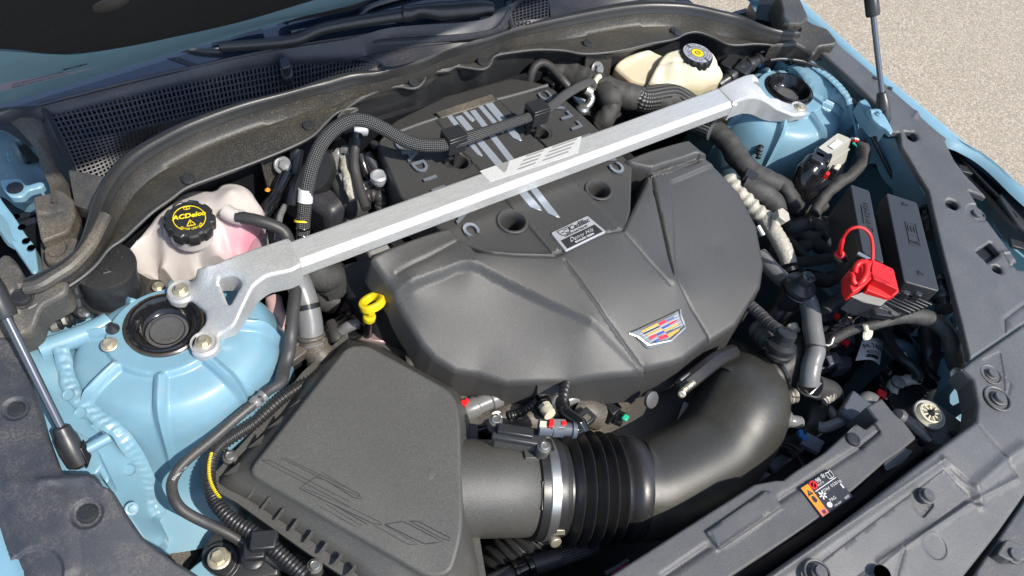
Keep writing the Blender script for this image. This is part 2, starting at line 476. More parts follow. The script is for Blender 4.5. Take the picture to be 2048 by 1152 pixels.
# cast / brushed aluminium
m = N('sand_cast_aluminium'); m.set(Metallic=0.5, Roughness=0.48)
n1 = m.noise(520, 3, 0.7); n2 = m.noise(40, 4)
c = m.mix(m.ramp(n1, [(0.35, g1(0)), (0.68, g1(1))]), (0.44, 0.437, 0.428, 1), (0.62, 0.617, 0.605, 1))
m.col(m.mix(m.ramp(n2, [(0.4, g1(0)), (0.8, g1(.6))]), c, (0.44, 0.435, 0.425, 1))); m.bump(n1, 0.35, 0.0008); M['cast'] = m.m
m = N('brushed_aluminium'); m.set(Metallic=0.55, Roughness=0.44)
n1 = m.noise(1, 3, 0.7, None, (40, 900, 900)); n2 = m.noise(420, 3)
c = m.mix(m.ramp(n1, [(0.3, g1(0)), (0.7, g1(1))]), (0.54, 0.536, 0.526, 1), (0.74, 0.736, 0.725, 1))
m.col(m.mix(m.ramp(n2, [(0.45, g1(0)), (0.7, g1(.5))]), c, (0.46, 0.455, 0.45, 1))); m.bump(n1, 0.35, 0.001); m.bump(n2, 0.3, 0.0007); M['brush'] = m.m
m = N('laser_etched_aluminium'); m.set(Metallic=0.5, Roughness=0.55); m.col(m.mix(m.ramp(m.noise(300, 2), [(.4, g1(0)), (.7, g1(1))]), (0.72, 0.715, 0.705, 1), (0.80, 0.796, 0.785, 1))); M['etch'] = m.m
m = N('etched_dark'); m.set(Metallic=0.6, Roughness=0.5); m.b.inputs['Base Color'].default_value = (0.46, 0.455, 0.445, 1); M['etch_dk'] = m.m
m = N('zinc_bolt'); m.set(Metallic=0.75, Roughness=0.42); m.col(m.mix(m.ramp(m.noise(160, 4), [(.4, g1(0)), (.7, g1(1))]), (0.62, 0.56, 0.42, 1), (0.45, 0.42, 0.34, 1))); m.bump(m.noise(500, 2), .3, .0005); M['zinc'] = m.m
m = N('steel'); m.set(Metallic=0.9, Roughness=0.36); m.b.inputs['Base Color'].default_value = (0.46, 0.455, 0.44, 1); m.bump(m.noise(300, 2), .1, .0005); M['steel'] = m.m
m = N('rod_steel'); m.set(Metallic=0.9, Roughness=0.22); m.b.inputs['Base Color'].default_value = (0.16, 0.165, 0.18, 1); M['rod'] = m.m
m = N('chrome_print'); m.set(Metallic=0.35, Roughness=0.25); m.b.inputs['Base Color'].default_value = (0.36, 0.40, 0.46, 1); m.bump(m.noise(200, 2), .05, .0005); M['chrome'] = m.m
def simple(name, c, rough=0.45, metal=0.0, spec=0.5, var=0.12, sc=60, sss=0, coat=0):
    m = N(name); m.set(Roughness=rough, Metallic=metal, Specular_IOR_Level=spec, Coat_Weight=coat)
    m.col(m.mix(m.ramp(m.noise(sc, 4), [(.35, g1(0)), (.75, g1(1))]), tuple(c) + (1,), tuple(v * (1 - var) for v in c) + (1,)))
    if sss: m.set(Subsurface_Weight=sss, Subsurface_Scale=0.008); m.b.inputs['Subsurface Radius'].default_value = (1, .8, .6)
    m.bump(m.noise(sc * 6, 2), .08, .0006); return m.m
M['yellow'] = simple('yellow_plastic', (0.72, 0.53, 0.008), 0.45)
M['letter'] = simple('letter_silver', (0.20, 0.225, 0.26), 0.3, 0.3)
M['lid_dark'] = simple('engraved_grey', (0.034, 0.034, 0.032), 0.6)
M['red'] = simple('red_plastic', (0.62, 0.012, 0.014), 0.45, sss=0.1)
M['yprint'] = simple('yellow_print', (0.80, 0.62, 0.02), 0.5)
M['wprint'] = simple('white_print', (0.62, 0.62, 0.60), 0.5)
M['gprint'] = simple('grey_print', (0.22, 0.22, 0.23), 0.5)
M['orange'] = simple('orange_label', (0.80, 0.26, 0.015), 0.4)
M['labelblk'] = simple('black_label', (0.030, 0.030, 0.034), 0.35)
M['labelwht'] = simple('white_label', (0.70, 0.70, 0.70), 0.5)
M['labelslv'] = simple('silver_label', (0.50, 0.51, 0.54), 0.38, 0.4)
M['labellil'] = simple('lilac_label', (0.30, 0.27, 0.36), 0.4)
M['brown'] = simple('waxed_brown_rubber', (0.040, 0.030, 0.021), 0.28, coat=0.6)
M['ivory'] = simple('ivory_clip', (0.62, 0.58, 0.44), 0.45)
M['green'] = simple('green_plug', (0.02, 0.45, 0.28), 0.4)
M['bluewire'] = simple('blue_tie', (0.02, 0.16, 0.45), 0.4)
M['crest_red'] = simple('crest_red', (0.55, 0.015, 0.04), 0.45)
M['crest_gold'] = simple('crest_gold', (0.62, 0.32, 0.05), 0.45)
M['crest_blue'] = simple('crest_blue', (0.02, 0.04, 0.30), 0.45)
M['crest_blk'] = simple('crest_black', (0.012, 0.012, 0.012), 0.45)
M['crest_slv'] = simple('crest_silver', (0.20, 0.23, 0.26), 0.6, spec=.2)
M['foam'] = plastic('felt_liner', (0.022, 0.022, 0.023), 0.9, 1600, 0.8, 0.002, 0.8, spec=0.2)
M['soil'] = plastic('dusty_liner', (0.10, 0.095, 0.085), 0.85, 500, 0.8, 0.002, 0.9, spec=0.2)
# braided sleeve: woven diagonals in the tube's own coordinates
m = N('braided_sleeve'); m.set(Roughness=0.42)
sx = m.n('ShaderNodeSeparateXYZ'); m.l(m.tc.outputs['UV'], sx.inputs[0])
def weave(m, fu, fv):
    a = m.math('MULTIPLY', sx.outputs[0], fu * 2 * PI); b = m.math('MULTIPLY', sx.outputs[1], fv * 2 * PI)
    return m.math('MULTIPLY', m.math('SINE', m.math('ADD', a, b)), m.math('SINE', m.math('SUBTRACT', a, b)))
wv = weave(m, 10, 190)
m.col(m.mix(m.ramp(m.math('ADD', m.math('MULTIPLY', wv, 0.5), 0.5), [(0.55, g1(0)), (0.85, g1(1))]), (0.022, 0.022, 0.024, 1), (0.17, 0.17, 0.165, 1)))
m.bump(wv, 0.8, 0.001); M['braid'] = m.m
m = N('translucent_tank'); m.set(Roughness=0.35, Subsurface_Weight=0.6, Subsurface_Scale=0.02)
m.b.inputs['Subsurface Radius'].default_value = (1, .75, .7)
geo = m.n('ShaderNodeNewGeometry')
vd = m.n('ShaderNodeVectorMath', operation='DISTANCE'); m.l(geo.outputs['Position'], vd.inputs[0])
pk = W(4, 1440, 300, -0.04); vd.inputs[1].default_value = pk
c = m.mix(m.ramp(m.noise(22, 4), [(.3, g1(0)), (.75, g1(1))]), (0.60, 0.56, 0.535, 1), (0.54, 0.485, 0.465, 1))
m.col(m.mix(m.ramp(vd.outputs['Value'], [(0.006, g1(.75)), (0.046, g1(0))]), c, (0.64, 0.17, 0.29, 1))); m.bump(m.noise(300, 2), .1, .0006); M['tank'] = m.m
m = N('aged_translucent_reservoir'); m.set(Roughness=0.35, Subsurface_Weight=0.5, Subsurface_Scale=0.015)
sx2 = m.n('ShaderNodeSeparateXYZ'); m.l(m.co, sx2.inputs[0])
m.col(m.mix(m.ramp(m.math('MULTIPLY', m.math('SUBTRACT', sx2.outputs[2], TOP - 0.06), 9.0), [(0.15, g1(1)), (0.75, g1(0))]), (0.60, 0.565, 0.44, 1), (0.42, 0.30, 0.12, 1))); M['resv'] = m.m
m = N('tinted_glass'); m.set(Roughness=0.04, Specular_IOR_Level=0.7, Coat_Weight=0.5); m.b.inputs['Base Color'].default_value = (0.012, 0.020, 0.036, 1)
m.bump(m.noise(8, 3), .02, .001); M['glass'] = m.m
# concrete with exposed grit
m = N('gritty_concrete'); m.set(Roughness=0.9)
v = m.n('ShaderNodeTexVoronoi'); v.inputs['Scale'].default_value = 120; m.l(m.co, v.inputs['Vector'])
sepc = m.n('ShaderNodeSeparateColor'); m.l(v.outputs['Color'], sepc.inputs[0])
c = m.ramp(sepc.outputs[0], [(0.0, (0.235, 0.195, 0.145)), (0.3, (0.30, 0.255, 0.19)), (0.75, (0.36, 0.305, 0.232)), (1.0, (0.45, 0.39, 0.31))])
c = m.mix(m.ramp(v.outputs['Distance'], [(0.45, g1(0)), (0.85, g1(0.55))]), c, (0.20, 0.165, 0.12, 1))
c = m.mix(m.ramp(m.noise(1.8, 4), [(.3, g1(0)), (.8, g1(.35))]), c, (0.27, 0.225, 0.165, 1))
m.col(c); m.bump(m.math('SUBTRACT', 1.0, v.outputs['Distance']), 0.8, 0.003); m.bump(m.noise(400, 3), .4, .002); M['ground'] = m.m
# ================================================================ setting
mk('ground', ([(-60, -60, 0), (60, -60, 0), (60, 60, 0), (-60, 60, 0)], [(0, 1, 2, 3)]), M['ground'], label='beige gritty concrete ground beyond the car', cat='ground', kind='structure')

# ================================================================ shared little pieces
def me_(name, vf, mat, ang=35): return mesh(name, vf[0], vf[1], mat, ang)
pin_me = me_('push_pin', lathe([(0.0082, -0.004), (0.0082, 0.0004), (0.0076, 0.0013), (0.0055, 0.0017), (0.0052, 0.0011), (0.0010, 0.0012)], 24), M['black'])
pin_grey = me_('push_pin', lathe([(0.0105, -0.003), (0.0105, 0.0004), (0.0095, 0.0010), (0.0078, 0.0008), (0.0074, 0.0050), (0.0068, 0.0057), (0.001, 0.0058)], 28), M['panel'])
cup_me = me_('pin_socket', lathe([(0.0165, 0.0004), (0.0155, 0.0012), (0.0140, 0.0004), (0.0132, -0.004), (0.0115, -0.005)], 28, cap=False), M['panel'])
hole_me = me_('hole_ring', lathe([(0.0105, 0.0002), (0.0098, 0.0008), (0.0088, 0.0002), (0.0085, -0.010)], 24, cap=False), M['panel'])
def hexv(r, h): return prism([Vector((r * math.cos(PI / 3 * i), r * math.sin(PI / 3 * i), h)) for i in range(6)], h)
bolt_me = {}
for nm_, mt_ in (('zinc', 'zinc'), ('steel', 'steel'), ('black', 'black'), ('blue', 'blue'), ('grey', 'hose_grey')):
    v_ = join(lathe([(0.0125, 0), (0.0125, 0.0016), (0.0115, 0.0024), (0.0095, 0.0026)], 24), xf(hexv(0.0078, 0.006), Matrix.Translation((0, 0, 0.0022))),
              lathe([(0.0068, 0.0080), (0.0062, 0.0092), (0.0044, 0.0090), (0.0006, 0.0086)], 18))
    bolt_me[nm_] = me_('bolt', v_, M[mt_])
def bolt(parent, p, z=UPV, s=1.0, kind='zinc', **kw):
    return place('bolt', bolt_me[kind], parent, fr(p, z) @ Matrix.Scale(s * .76, 4), **kw)
def pin(parent, p, z=UPV, s=1.0, me=None, name='push_pin'):
    return place(name, me or pin_me, parent, fr(p, z) @ Matrix.Scale(s, 4))

# ================================================================ car body
car = thing('car', 'pale blue car with its hood raised and engine bay open', 'car', (0, 0, TOP - 0.9))
# --- fender on the driver's side
inn = L(3, '640,-60 690,0 870,150 1050,312 1200,452 1400,632 1600,802 1700,850 1800,905 1900,985 2047,1128 2250,1300', 0.045)
sil = L(3, '700,-60 747,0 905,148 1102,328 1302,500 1502,662 1722,846 1815,905 1912,984 2060,1126 2270,1300', 0.044)
def offs(ps, dx, dz): return [p + Vector((dx, 0, dz)) for p in ps]
mk('fender', loft([offs(inn, -.012, -.010), offs(inn, -.004, -.001), inn, [a.lerp(b, .5) + Vector((0, 0, .003)) for a, b in zip(inn, sil)], sil, offs(sil, .012, -.010), offs(sil, .03, -.05), offs(sil, .042, -.14), offs(sil, .05, -.4), offs(sil, .03, -.7)], 90), M['blue_out'], car, ang=80)
# headlamp in the gap of the fender
# --- fender on the passenger side
inn = L(7, '-120,640 -60,800 10,990 75,1152 150,1330', 0.02)
mk('fender', loft([offs(inn, .02, -.02), offs(inn, .006, -.002), inn, offs(inn, -.02, .0), offs(inn, -.06, -.02), offs(inn, -.1, -.12), offs(inn, -.11, -.5)], 50), M['blue'], car, ang=80)

# --- strut towers
def tower(cx, cy, phase, sgn, mat, name='strut_tower', lob=8):
    rs = [0.0435, 0.046, 0.050, 0.056, 0.060, 0.0625, 0.064, 0.0655, 0.067, 0.0685, 0.070, 0.074, 0.079, 0.085, 0.091, 0.097, 0.101, 0.105, 0.109, 0.113, 0.117, 0.121, 0.126, 0.132, 0.138, 0.146, 0.156, 0.17, 0.185, 0.21]
    pr = [0, 0, 0, 0, 0, -.0002, -.0004, -.0006, -.0009, -.0011, -.0014, -.002, -.0028, -.004, -.0055, -.0075, -.0098, -.0135, -.0195, -.029, -.041, -.055, -.073, -.094, -.115, -.134, -.147, -.155, -.16, -.17]
    n = 360; V, F = [], []
    for i in range(n):
        a = 2 * PI * i / n
        ph = ((a - phase) / (2 * PI) * lob) % 1.0; dpan = min(ph, 1 - ph) * 2 * PI / lob
        for r, z in zip(rs, pr):
            arc_ = dpan * r
            fade = float(sm(np.array((r - .062) / .006)) * sm(np.array((.150 - r) / .03)))
            rid = math.exp(-(arc_ / .0032) ** 2) * fade; rec = float(sm(np.array((arc_ - .0050) / .003)) * sm(np.array((r - .0635) / .003)) * sm(np.array((.125 - r) / .02)))
            rr = r + rid * (.0045 if r > .1 else 0.0)
            z = z + rid * .0052 - rec * .0075
            bk = max(0.0, math.sin(a)) ** 1.2 * (.68 if sgn > 0 else .5)   # the rear of the tower is cut close to the mount
            rr = .046 + (rr - .046) * (1 - bk) if rr > .046 else rr
            inb = math.cos(a) * sgn                       # the side that faces the engine drops straight down
            lim = 0.21 - 0.075 * float(sm(np.array((inb + 0.15) / 0.5)))
            if sgn < 0: lim = min(lim, 0.145)
            if rr > lim: z -= (rr - lim) * 4; rr = lim + (rr - lim) * .05
            V.append(Vector((cx + rr * math.cos(a) * 1.02, cy + rr * math.sin(a) * (1.0 if r < .12 else 1.0), TOP + z)))
    m = len(rs)
    for i in range(n):
        j = (i + 1) % n
        for k in range(m - 1): F.append((i * m + k, i * m + k + 1, j * m + k + 1, j * m + k))
    return mk(name, (V, F), mat, car, ang=70)
tl = tower(-0.55, 0, math.radians(22), 1, M['blue'])
tr = tower(0.55, 0, math.radians(-5), -1, M['blue'])
def strut_mount(c, mat_ring, par):
    mt = mk('strut_mount', lathe([(0.0445, -0.004), (0.0445, 0.003), (0.0425, 0.0045), (0.0405, 0.0040), (0.0395, 0.001)], 40, cap=False), mat_ring, par, Matrix.Translation(c))
    mk('bearing_cup', lathe([(0.0400, -0.003), (0.0402, 0.0055), (0.0385, 0.0075), (0.0360, 0.0070), (0.0325, 0.002), (0.0300, -0.005), (0.0265, -0.0105), (0.0235, -0.0125), (0.0205, -0.013), (0.0195, -0.0105)], 64, cap=False), M['gloss'], mt, Matrix.Translation(c))
    mk('cup_bottom', lathe([(0.0236, -0.0122), (0.0195, -0.0120), (0.0185, -0.0100), (0.0160, -0.0096), (0.0150, -0.0100), (0.0090, -0.0098), (0.0005, -0.0100)], 40), M['panel'], mt, Matrix.Translation(c))
strut_mount(Vector((-0.55, 0, TOP)), M['brown'], tl); strut_mount(Vector((0.55, 0, TOP)), M['gloss'], tr)
# raised pads with studs on the towers
for p, s in ((W(4, 640, 905, .003), .95),): bolt(tl, p, (-.1, -.1, 1), s)
mk('rubber_plug', lathe([(0.0075, -.002), (0.0075, .002), (0.0045, .006), (0.0035, .010), (0.0005, .0105)], 16), M['black'], tl, fr(W(4, 660, 815, 0), UPV))
bolt(tr, W(3, 810, 475, .004), UPV, .9)
mk('rubber_plug', lathe([(0.0065, -.002), (0.0065, .002), (0.004, .007), (0.0005, .0085)], 16), M['black'], tr, fr(W(3, 865, 520, .002), UPV))
mk('bolt_pad', patch(rc(L(3, '745,470,.0035 790,440,.0035 850,450,.0035 845,490,.0035 770,505,.0035'), .004), rnd=.002, skirt=.006, res=.004), M['blue'], tr)
# inner wing, passenger side (left in the picture)
wing = patch(L(4, '120,820,-.012 300,800,-.025 420,760,-.04 560,700,-.05 900,560,-.07') + L(4, '1200,900,-.15') + L(7, '1000,400,-.15 1120,650,-.165 1060,770,-.165 925,810,-.150 968,905,-.145 960,945,-.143 905,990,-.14 830,920,-.12 720,760,-.09 650,650,-.065 590,620,-.045 560,555,-.03 360,545,-.018 300,450,-.014 200,60,-.012'),
             inner=L(4, '400,1000,-.014') + L(7, '480,200,-.026 620,330,-.037 760,480,-.066 830,620,-.10 880,780,-.135'), rnd=.003, skirt=.05, res=.008)
wl = mk('inner_wing', wing, M['blue'], car, ang=60)
# weld seam sealer: a rippled ribbon from the hinge to the front of the tower
def seam(line, wd, seed=0, amp=.0022):
    P = resamp(cat(line, 12), step=.0022); V, F = [], []; k = 9
    for i, p in enumerate(P):
        t = (P[min(i + 1, len(P) - 1)] - P[max(i - 1, 0)]).normalized(); s = t.cross(UPV).normalized()
        for j in range(k):
            u = j / (k - 1) * 2 - 1
            ww = wd * (1 + .25 * noise.noise((i * .12, seed, u)))
            r = amp * (math.sin(i * 1.55 + 1.8 * u + 2.2 * noise.noise((i * .15, u, seed))) * .45 + .6 * noise.noise((i * .3, u * 2, seed + 5))) * (1 - u * u)
            V.append(p + s * u * ww + Vector((0, 0, .0032 * (1 - u ** 4) + r)))
    for i in range(len(P) - 1):
        for j in range(k - 1): F.append((i * k + j, i * k + j + 1, (i + 1) * k + j + 1, (i + 1) * k + j))
    return V, F
mk('seam_sealer', seam(L(4, '355,925,-.003 370,990,-.008 390,1070,-.013') + L(7, '400,30,-.016 450,110,-.020 560,210,-.027 680,300,-.035 760,400,-.053 830,520,-.082 870,640,-.108 890,720,-.125 925,800,-.138'), .0085), M['blue'], wl, ang=80)
# flange with spot welds, and the strut bracket
for q in ('410,105,-.020', '480,210,-.026', '560,308,-.036', '765,540,-.072'):
    mk('spot_weld', lathe([(.0065, -.001), (.0062, .0014), (.0052, .0006), (.0005, .0004)], 18), M['blue'], wl, fr(up(L(7, q)[0], .004), (-.3, -.3, 1)))
br = patch(rc(L(7, '520,340,-.016 560,400,-.016 600,500,-.018 640,580,-.022 625,610,-.022 585,560,-.02 550,470,-.017 500,400,-.016'), .004), rnd=.002, skirt=.03, res=.005)
mk('strut_bracket', br, M['blue'], wl)
mk('bracket_shelf', patch(L(7, '300,300,-.012 430,290,-.012 520,350,-.013 600,500,-.015 560,552,-.016 350,545,-.016'), rnd=.002, skirt=.02, res=.007), M['blue'], wl)
bolt(wl, W(7, 770, 760, -.088), (.3, -.5, .9), .8, 'blue')
mk('axle_tube', tube(L(4, '240,935,-.012 400,880,-.012 560,815,-.012 640,770,-.012'), .0125), M['blue'], wl)
# inner wing, driver's side (right in the picture)
wr = patch(L(3, '560,330,.0 800,330,.026 880,400,.032 1000,500,.032 1110,560,.031 1170,660,.029 1300,800,.022 1400,950,.014 1480,1152,.002') + L(6, '1560,330,-.03 1620,560,-.04 1680,830,-.05 1700,1010,-.06 1650,1130,-.09 1500,1050,-.20 1480,700,-.20 1350,500,-.2 1250,200,-.19') + L(3, '1180,1020,-.155 1050,1090,-.165 700,1100,-.18'),
           inner=L(3, '960,440,.026 1110,800,-.008 1140,640,.018 1200,900,-.04'), rnd=.003, skirt=.06, res=.008)
wro = mk('inner_wing', wr, M['blue'], car, ang=60)
mk('seam_sealer', seam(L(3, '820,390,.026 930,470,.026 1010,560,.020 1050,650,.010 1075,750,-.006 1095,850,-.028 1140,950,-.065 1200,1010,-.10'), .008, 3, .0018), M['blue'], wro, ang=80)
mk('strut_bracket', patch(rc(L(3, '1150,650,.054 1175,630,.054 1215,640,.054 1250,700,.053 1282,760,.050 1275,785,.050 1235,745,.052 1200,725,.053 1160,690,.054'), .004), rnd=.002, skirt=.006, res=.004), M['blue'], wro)
mk('bracket_flange', patch(rc(L(3, '1080,590,.036 1120,575,.036 1165,640,.040 1230,740,.038 1240,780,.03 1180,740,.028 1120,680,.028'), .004), rnd=.002, skirt=.02, res=.005), M['blue'], wro)
bolt(wro, W(3, 1195, 665, .055), UPV, .6, 'blue')
mk('spot_weld', lathe([(.010, -.001), (.0095, .0016), (.008, .0006), (.005, .0006), (.0045, .002), (.0005, .002)], 18), M['blue'], wro, fr(W(3, 1262, 915, -.03), (-.6, 0, .8)))
for q in ('1215,800,-.02', '1330,890,-.012', '1370,975,-.02', '1345,1060,-.035'):
    mk('spot_weld', lathe([(.0035, -.001), (.003, .001), (.0005, .001)], 10), M['blue'], wro, fr(up(L(3, q)[0], .002), UPV))
# deep side skins below the wings and the dark well under the engine
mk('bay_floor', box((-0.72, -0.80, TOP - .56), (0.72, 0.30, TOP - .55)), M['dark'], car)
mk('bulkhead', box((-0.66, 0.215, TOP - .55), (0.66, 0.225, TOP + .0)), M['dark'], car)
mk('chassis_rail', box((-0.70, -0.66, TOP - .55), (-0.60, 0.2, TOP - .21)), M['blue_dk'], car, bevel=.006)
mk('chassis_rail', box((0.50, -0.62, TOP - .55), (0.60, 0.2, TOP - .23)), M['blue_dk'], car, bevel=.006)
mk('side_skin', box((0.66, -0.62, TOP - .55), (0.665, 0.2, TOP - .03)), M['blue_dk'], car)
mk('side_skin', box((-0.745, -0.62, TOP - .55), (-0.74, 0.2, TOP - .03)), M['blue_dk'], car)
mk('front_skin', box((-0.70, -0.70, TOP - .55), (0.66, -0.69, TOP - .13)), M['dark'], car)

# --- hood, open: a shell that leans over the bay, seen at the top left
HP = W(1, 0, 615, .14); HX = Vector((1, 0.0, 0)); HT = math.radians(50)
HN = Vector((0, -math.sin(HT), -math.cos(HT)))             # the underside looks forward and down
HP2 = Vector(HP); HE = (W(1, 2047, 20, .14) - HP); HE.z = 0; HE.normalize()
HU = Vector((0, -math.cos(HT), math.sin(HT))); HN = HE.cross(HU).normalized(); HN = HN if HN.y < 0 else -HN
def hp(x, y, d=0.0): return WP(1, x, y, HP + HN * d, HN)
def hq(s, u, d=0.0): return HP + HE * s + HU * u + HN * d   # metres along the edge, up the shell, out of it
hood = mk('hood', join(prism([hq(-.16, 0), hq(1.20, 0), hq(1.26, 1.15), hq(-.10, 1.15)], -HN * 0.022), ), M['blue_out'], car, bevel=.004)
def hsheet(rows, n=40): return loft(rows, n)
e0 = [hp(x, y, .001) for x, y in ((-900, 850), (-400, 728), (0, 617), (300, 525), (600, 432), (900, 335), (1250, 222), (1700, 90), (2047, 18), (2900, -230), (4200, -580))]
e1 = [hp(x, y, .012) for x, y in ((-900, 560), (-400, 395), (0, 345), (300, 352), (520, 345), (800, 285), (1050, 222), (1400, 150), (1800, 55), (2700, -200), (4000, -560))]
e2 = [hp(x, y, .012) for x, y in ((-900, 500), (-400, 320), (0, 300), (300, 318), (520, 315), (800, 255), (1050, 200), (1400, 122), (1760, 22), (2650, -230), (3950, -590))]
e3 = [hp(x, y, .004) for x, y in ((-900, 450), (-400, 265), (0, 250), (220, 275), (400, 283), (700, 245), (1000, 185), (1360, 105), (1720, 0), (2600, -260), (3900, -620))]
mk('hood_frame', loft([e0, [a.lerp(b, .25) + HN * .004 for a, b in zip(e0, e1)], [a.lerp(b, .8) for a, b in zip(e0, e1)], e1, e2, [a.lerp(b, .6) for a, b in zip(e2, e3)], e3], 80), M['blue'], hood, ang=50)
e4 = [p + HU * .75 for p in e3]
liner = loft([e3, [a.lerp(b, .03) + HN * .012 for a, b in zip(e3, e4)], [a.lerp(b, .5) + HN * .016 for a, b in zip(e3, e4)], e4], 60)
mk('hood_liner', liner, M['foam'], hood, ang=60)
mk('liner_pin', lathe([(.016, 0), (.015, .003), (.006, .004), (.0005, .004)], 20), M['black'], hood, fr(hp(640, 8, .016), HN))
lb = [hp(-60, 512, .009), hp(545, 362, .009), hp(556, 398, .009), hp(-60, 552, .009)]
lo = mk('hood_label', prism(lb, -HN * .0006), M['labellil'], hood, label='lilac sticker of tiny print along the hood edge')
tdir = (lb[1] - lb[0]).normalized(); tu = (lb[0] - lb[3]).normalized()
for k_, s_ in enumerate(('THIS VEHICLE CONTAINS PARTS', 'EMISSION CONTROL INFORMATION')):
    text('label_print', s_, M['labelblk'], lo, lb[3].lerp(lb[0], .7 - .4 * k_) + tdir * .02 + HN * .001, tdir, tu, .0034, .0001, 'LEFT', flip=False)
text('label_print', 'CAUTION', M['labelblk'], lo, hp(440, 393, .0105), tdir, tu, .0055, .0003, flip=False)
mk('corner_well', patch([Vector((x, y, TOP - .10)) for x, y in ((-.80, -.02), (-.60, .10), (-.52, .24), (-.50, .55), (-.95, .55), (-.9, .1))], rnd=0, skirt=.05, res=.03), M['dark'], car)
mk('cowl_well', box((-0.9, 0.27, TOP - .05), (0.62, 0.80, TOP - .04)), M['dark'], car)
# ================================================================ trim panels round the bay
# --- driver's side panel
o_ = (L(3, '850,150,.045 1000,290,.045 1180,440,.045 1400,628,.045 1600,800,.044 1590,830,.044 1640,935,.042 1700,1015,.04 1830,1152,.036') + L(6, '1722,0,.036 1850,200,.03 1960,350,.026 2080,500,.022 2120,735,.016 2047,778,.015 1735,992,.004') +
      L(6, '1690,800,.012 1612,500,.022 1560,300,.026 1490,0,.03') + L(3, '1420,1000,.034 1330,850,.036 1322,770,.038 1262,770,.04 1255,690,.04 1160,580,.042 1000,425,.044 860,300,.045'))
sp = thing('side_cover', 'dark grey plastic cover along the driver side fender with round and square holes', 'panel', W(6, 1700, 300, .03))
sqh = L(6, '1765,360 1845,308 1912,372 1838,423', .024)
ovh = rc(L(3, '1345,772 1400,780 1425,815 1405,832 1370,815', .036), .004)
rh = [W(6, 1630, 82, .031), W(6, 1892, 462, .022), W(6, 2010, 450, .020)]
circ = lambda c, r, n=20: [c + Vector((r * math.cos(2 * PI * i / n), r * math.sin(2 * PI * i / n), 0)) for i in range(n)]
fe = [Ridge(L(6, '1865,425 2060,408'), .0016, .0016), Ridge(L(6, '1860,430 1905,495 2060,478'), -.0014, .0016), Ridge(L(6, '2060,665 1950,745 1895,790 1905,860'), -.0018, .0016),
      Ridge(L(3, '880,240 1050,400 1200,545 1290,640 1340,730'), -.0025, .004), Relief(circ(W(6, 1765, 140, .028), .018), -.0016, .003), Ridge(L(3, '1320,800 1400,640'), .002, .0035)]
spo = mk('panel', patch(o_, feats=fe, holes=[sqh, ovh, circ(rh[0], .0105), circ(rh[1], .0078), circ(rh[2], .0078)], rnd=.003, skirt=.007, res=.008), M['panel'], sp, ang=60)
for hp_l in (sqh, ovh, circ(rh[0], .0105), circ(rh[1], .0078), circ(rh[2], .0078)):
    hc_c = sum(hp_l, Vector()) / len(hp_l)
    mk('hole_dark_plate', prism([hc_c + (p - hc_c) * 1.5 + Vector((0, 0, -.012)) for p in hp_l], .004), M['dark'], sp)  # dark plates added below so the holes look black
pin(sp, W(6, 1765, 145, .0285), s=1.0, me=pin_grey); pin(sp, W(6, 1765, 140, .0275), s=.95, me=cup_me, name='pin_socket')
for q, s in ((W(3, 1098, 455, .043), .7), (W(3, 1178, 455, .046), .5), (W(3, 1265, 515, .046), .5)):
    mk('clip_slot', hexa(q, (.006 * s, .004 * s, 0), (-.002, .003, 0), (0, 0, .0008)), M['black'], sp)
# headlamp housing in the gap
hl = thing('headlamp', 'dark headlamp unit sunk between the side cover and the fender', 'headlamp', W(3, 1800, 1000, 0))
mk('housing', loft([L(3, '1600,815,.03 1700,845,.036 1800,905,.036 1920,1000,.034 2080,1140,.03'), L(3, '1610,850,.0 1700,900,.0 1800,985,.0 1920,1100,.0 2047,1230,.0'), L(3, '1600,870,.02 1680,1000,.02 1780,1110,.02 1900,1250,.02 2000,1350,.02')], 40), M['gloss'], hl)
mk('lens_rim', tube(L(3, '1640,870,.022 1700,950,.022 1800,1060,.022 1900,1160,.02 2000,1280,.018'), .004), M['gloss'], hl)
mk('lens_rim', tube(L(3, '1720,880,.028 1830,970,.028 1940,1075,.026 2060,1190,.024'), .0035), M['gloss'], hl)
mk('lens_strip', tube(L(3, '1790,930,.030 1880,1005,.029 1980,1090,.027 2090,1190,.025'), .0022), M['rod'], hl)
mk('clip', hexa(W(3, 1700, 995, .02), (.008, -.008, 0), (.006, .006, 0), (0, 0, .003)), M['black'], hl, bevel=.001)
mk('clip', hexa(W(6, 2003, 320, .0), (.008, -.008, 0), (.006, .006, 0), (0, 0, .003)), M['black'], hl, bevel=.001)
mk('lamp_cover', patch(rc(L(6, '1900,30,.026 1960,-40,.026 2140,150,.02 2110,280,.018 2010,200,.02'), .006), skirt=.03, res=.01, rnd=.004), M['fuse'], hl)
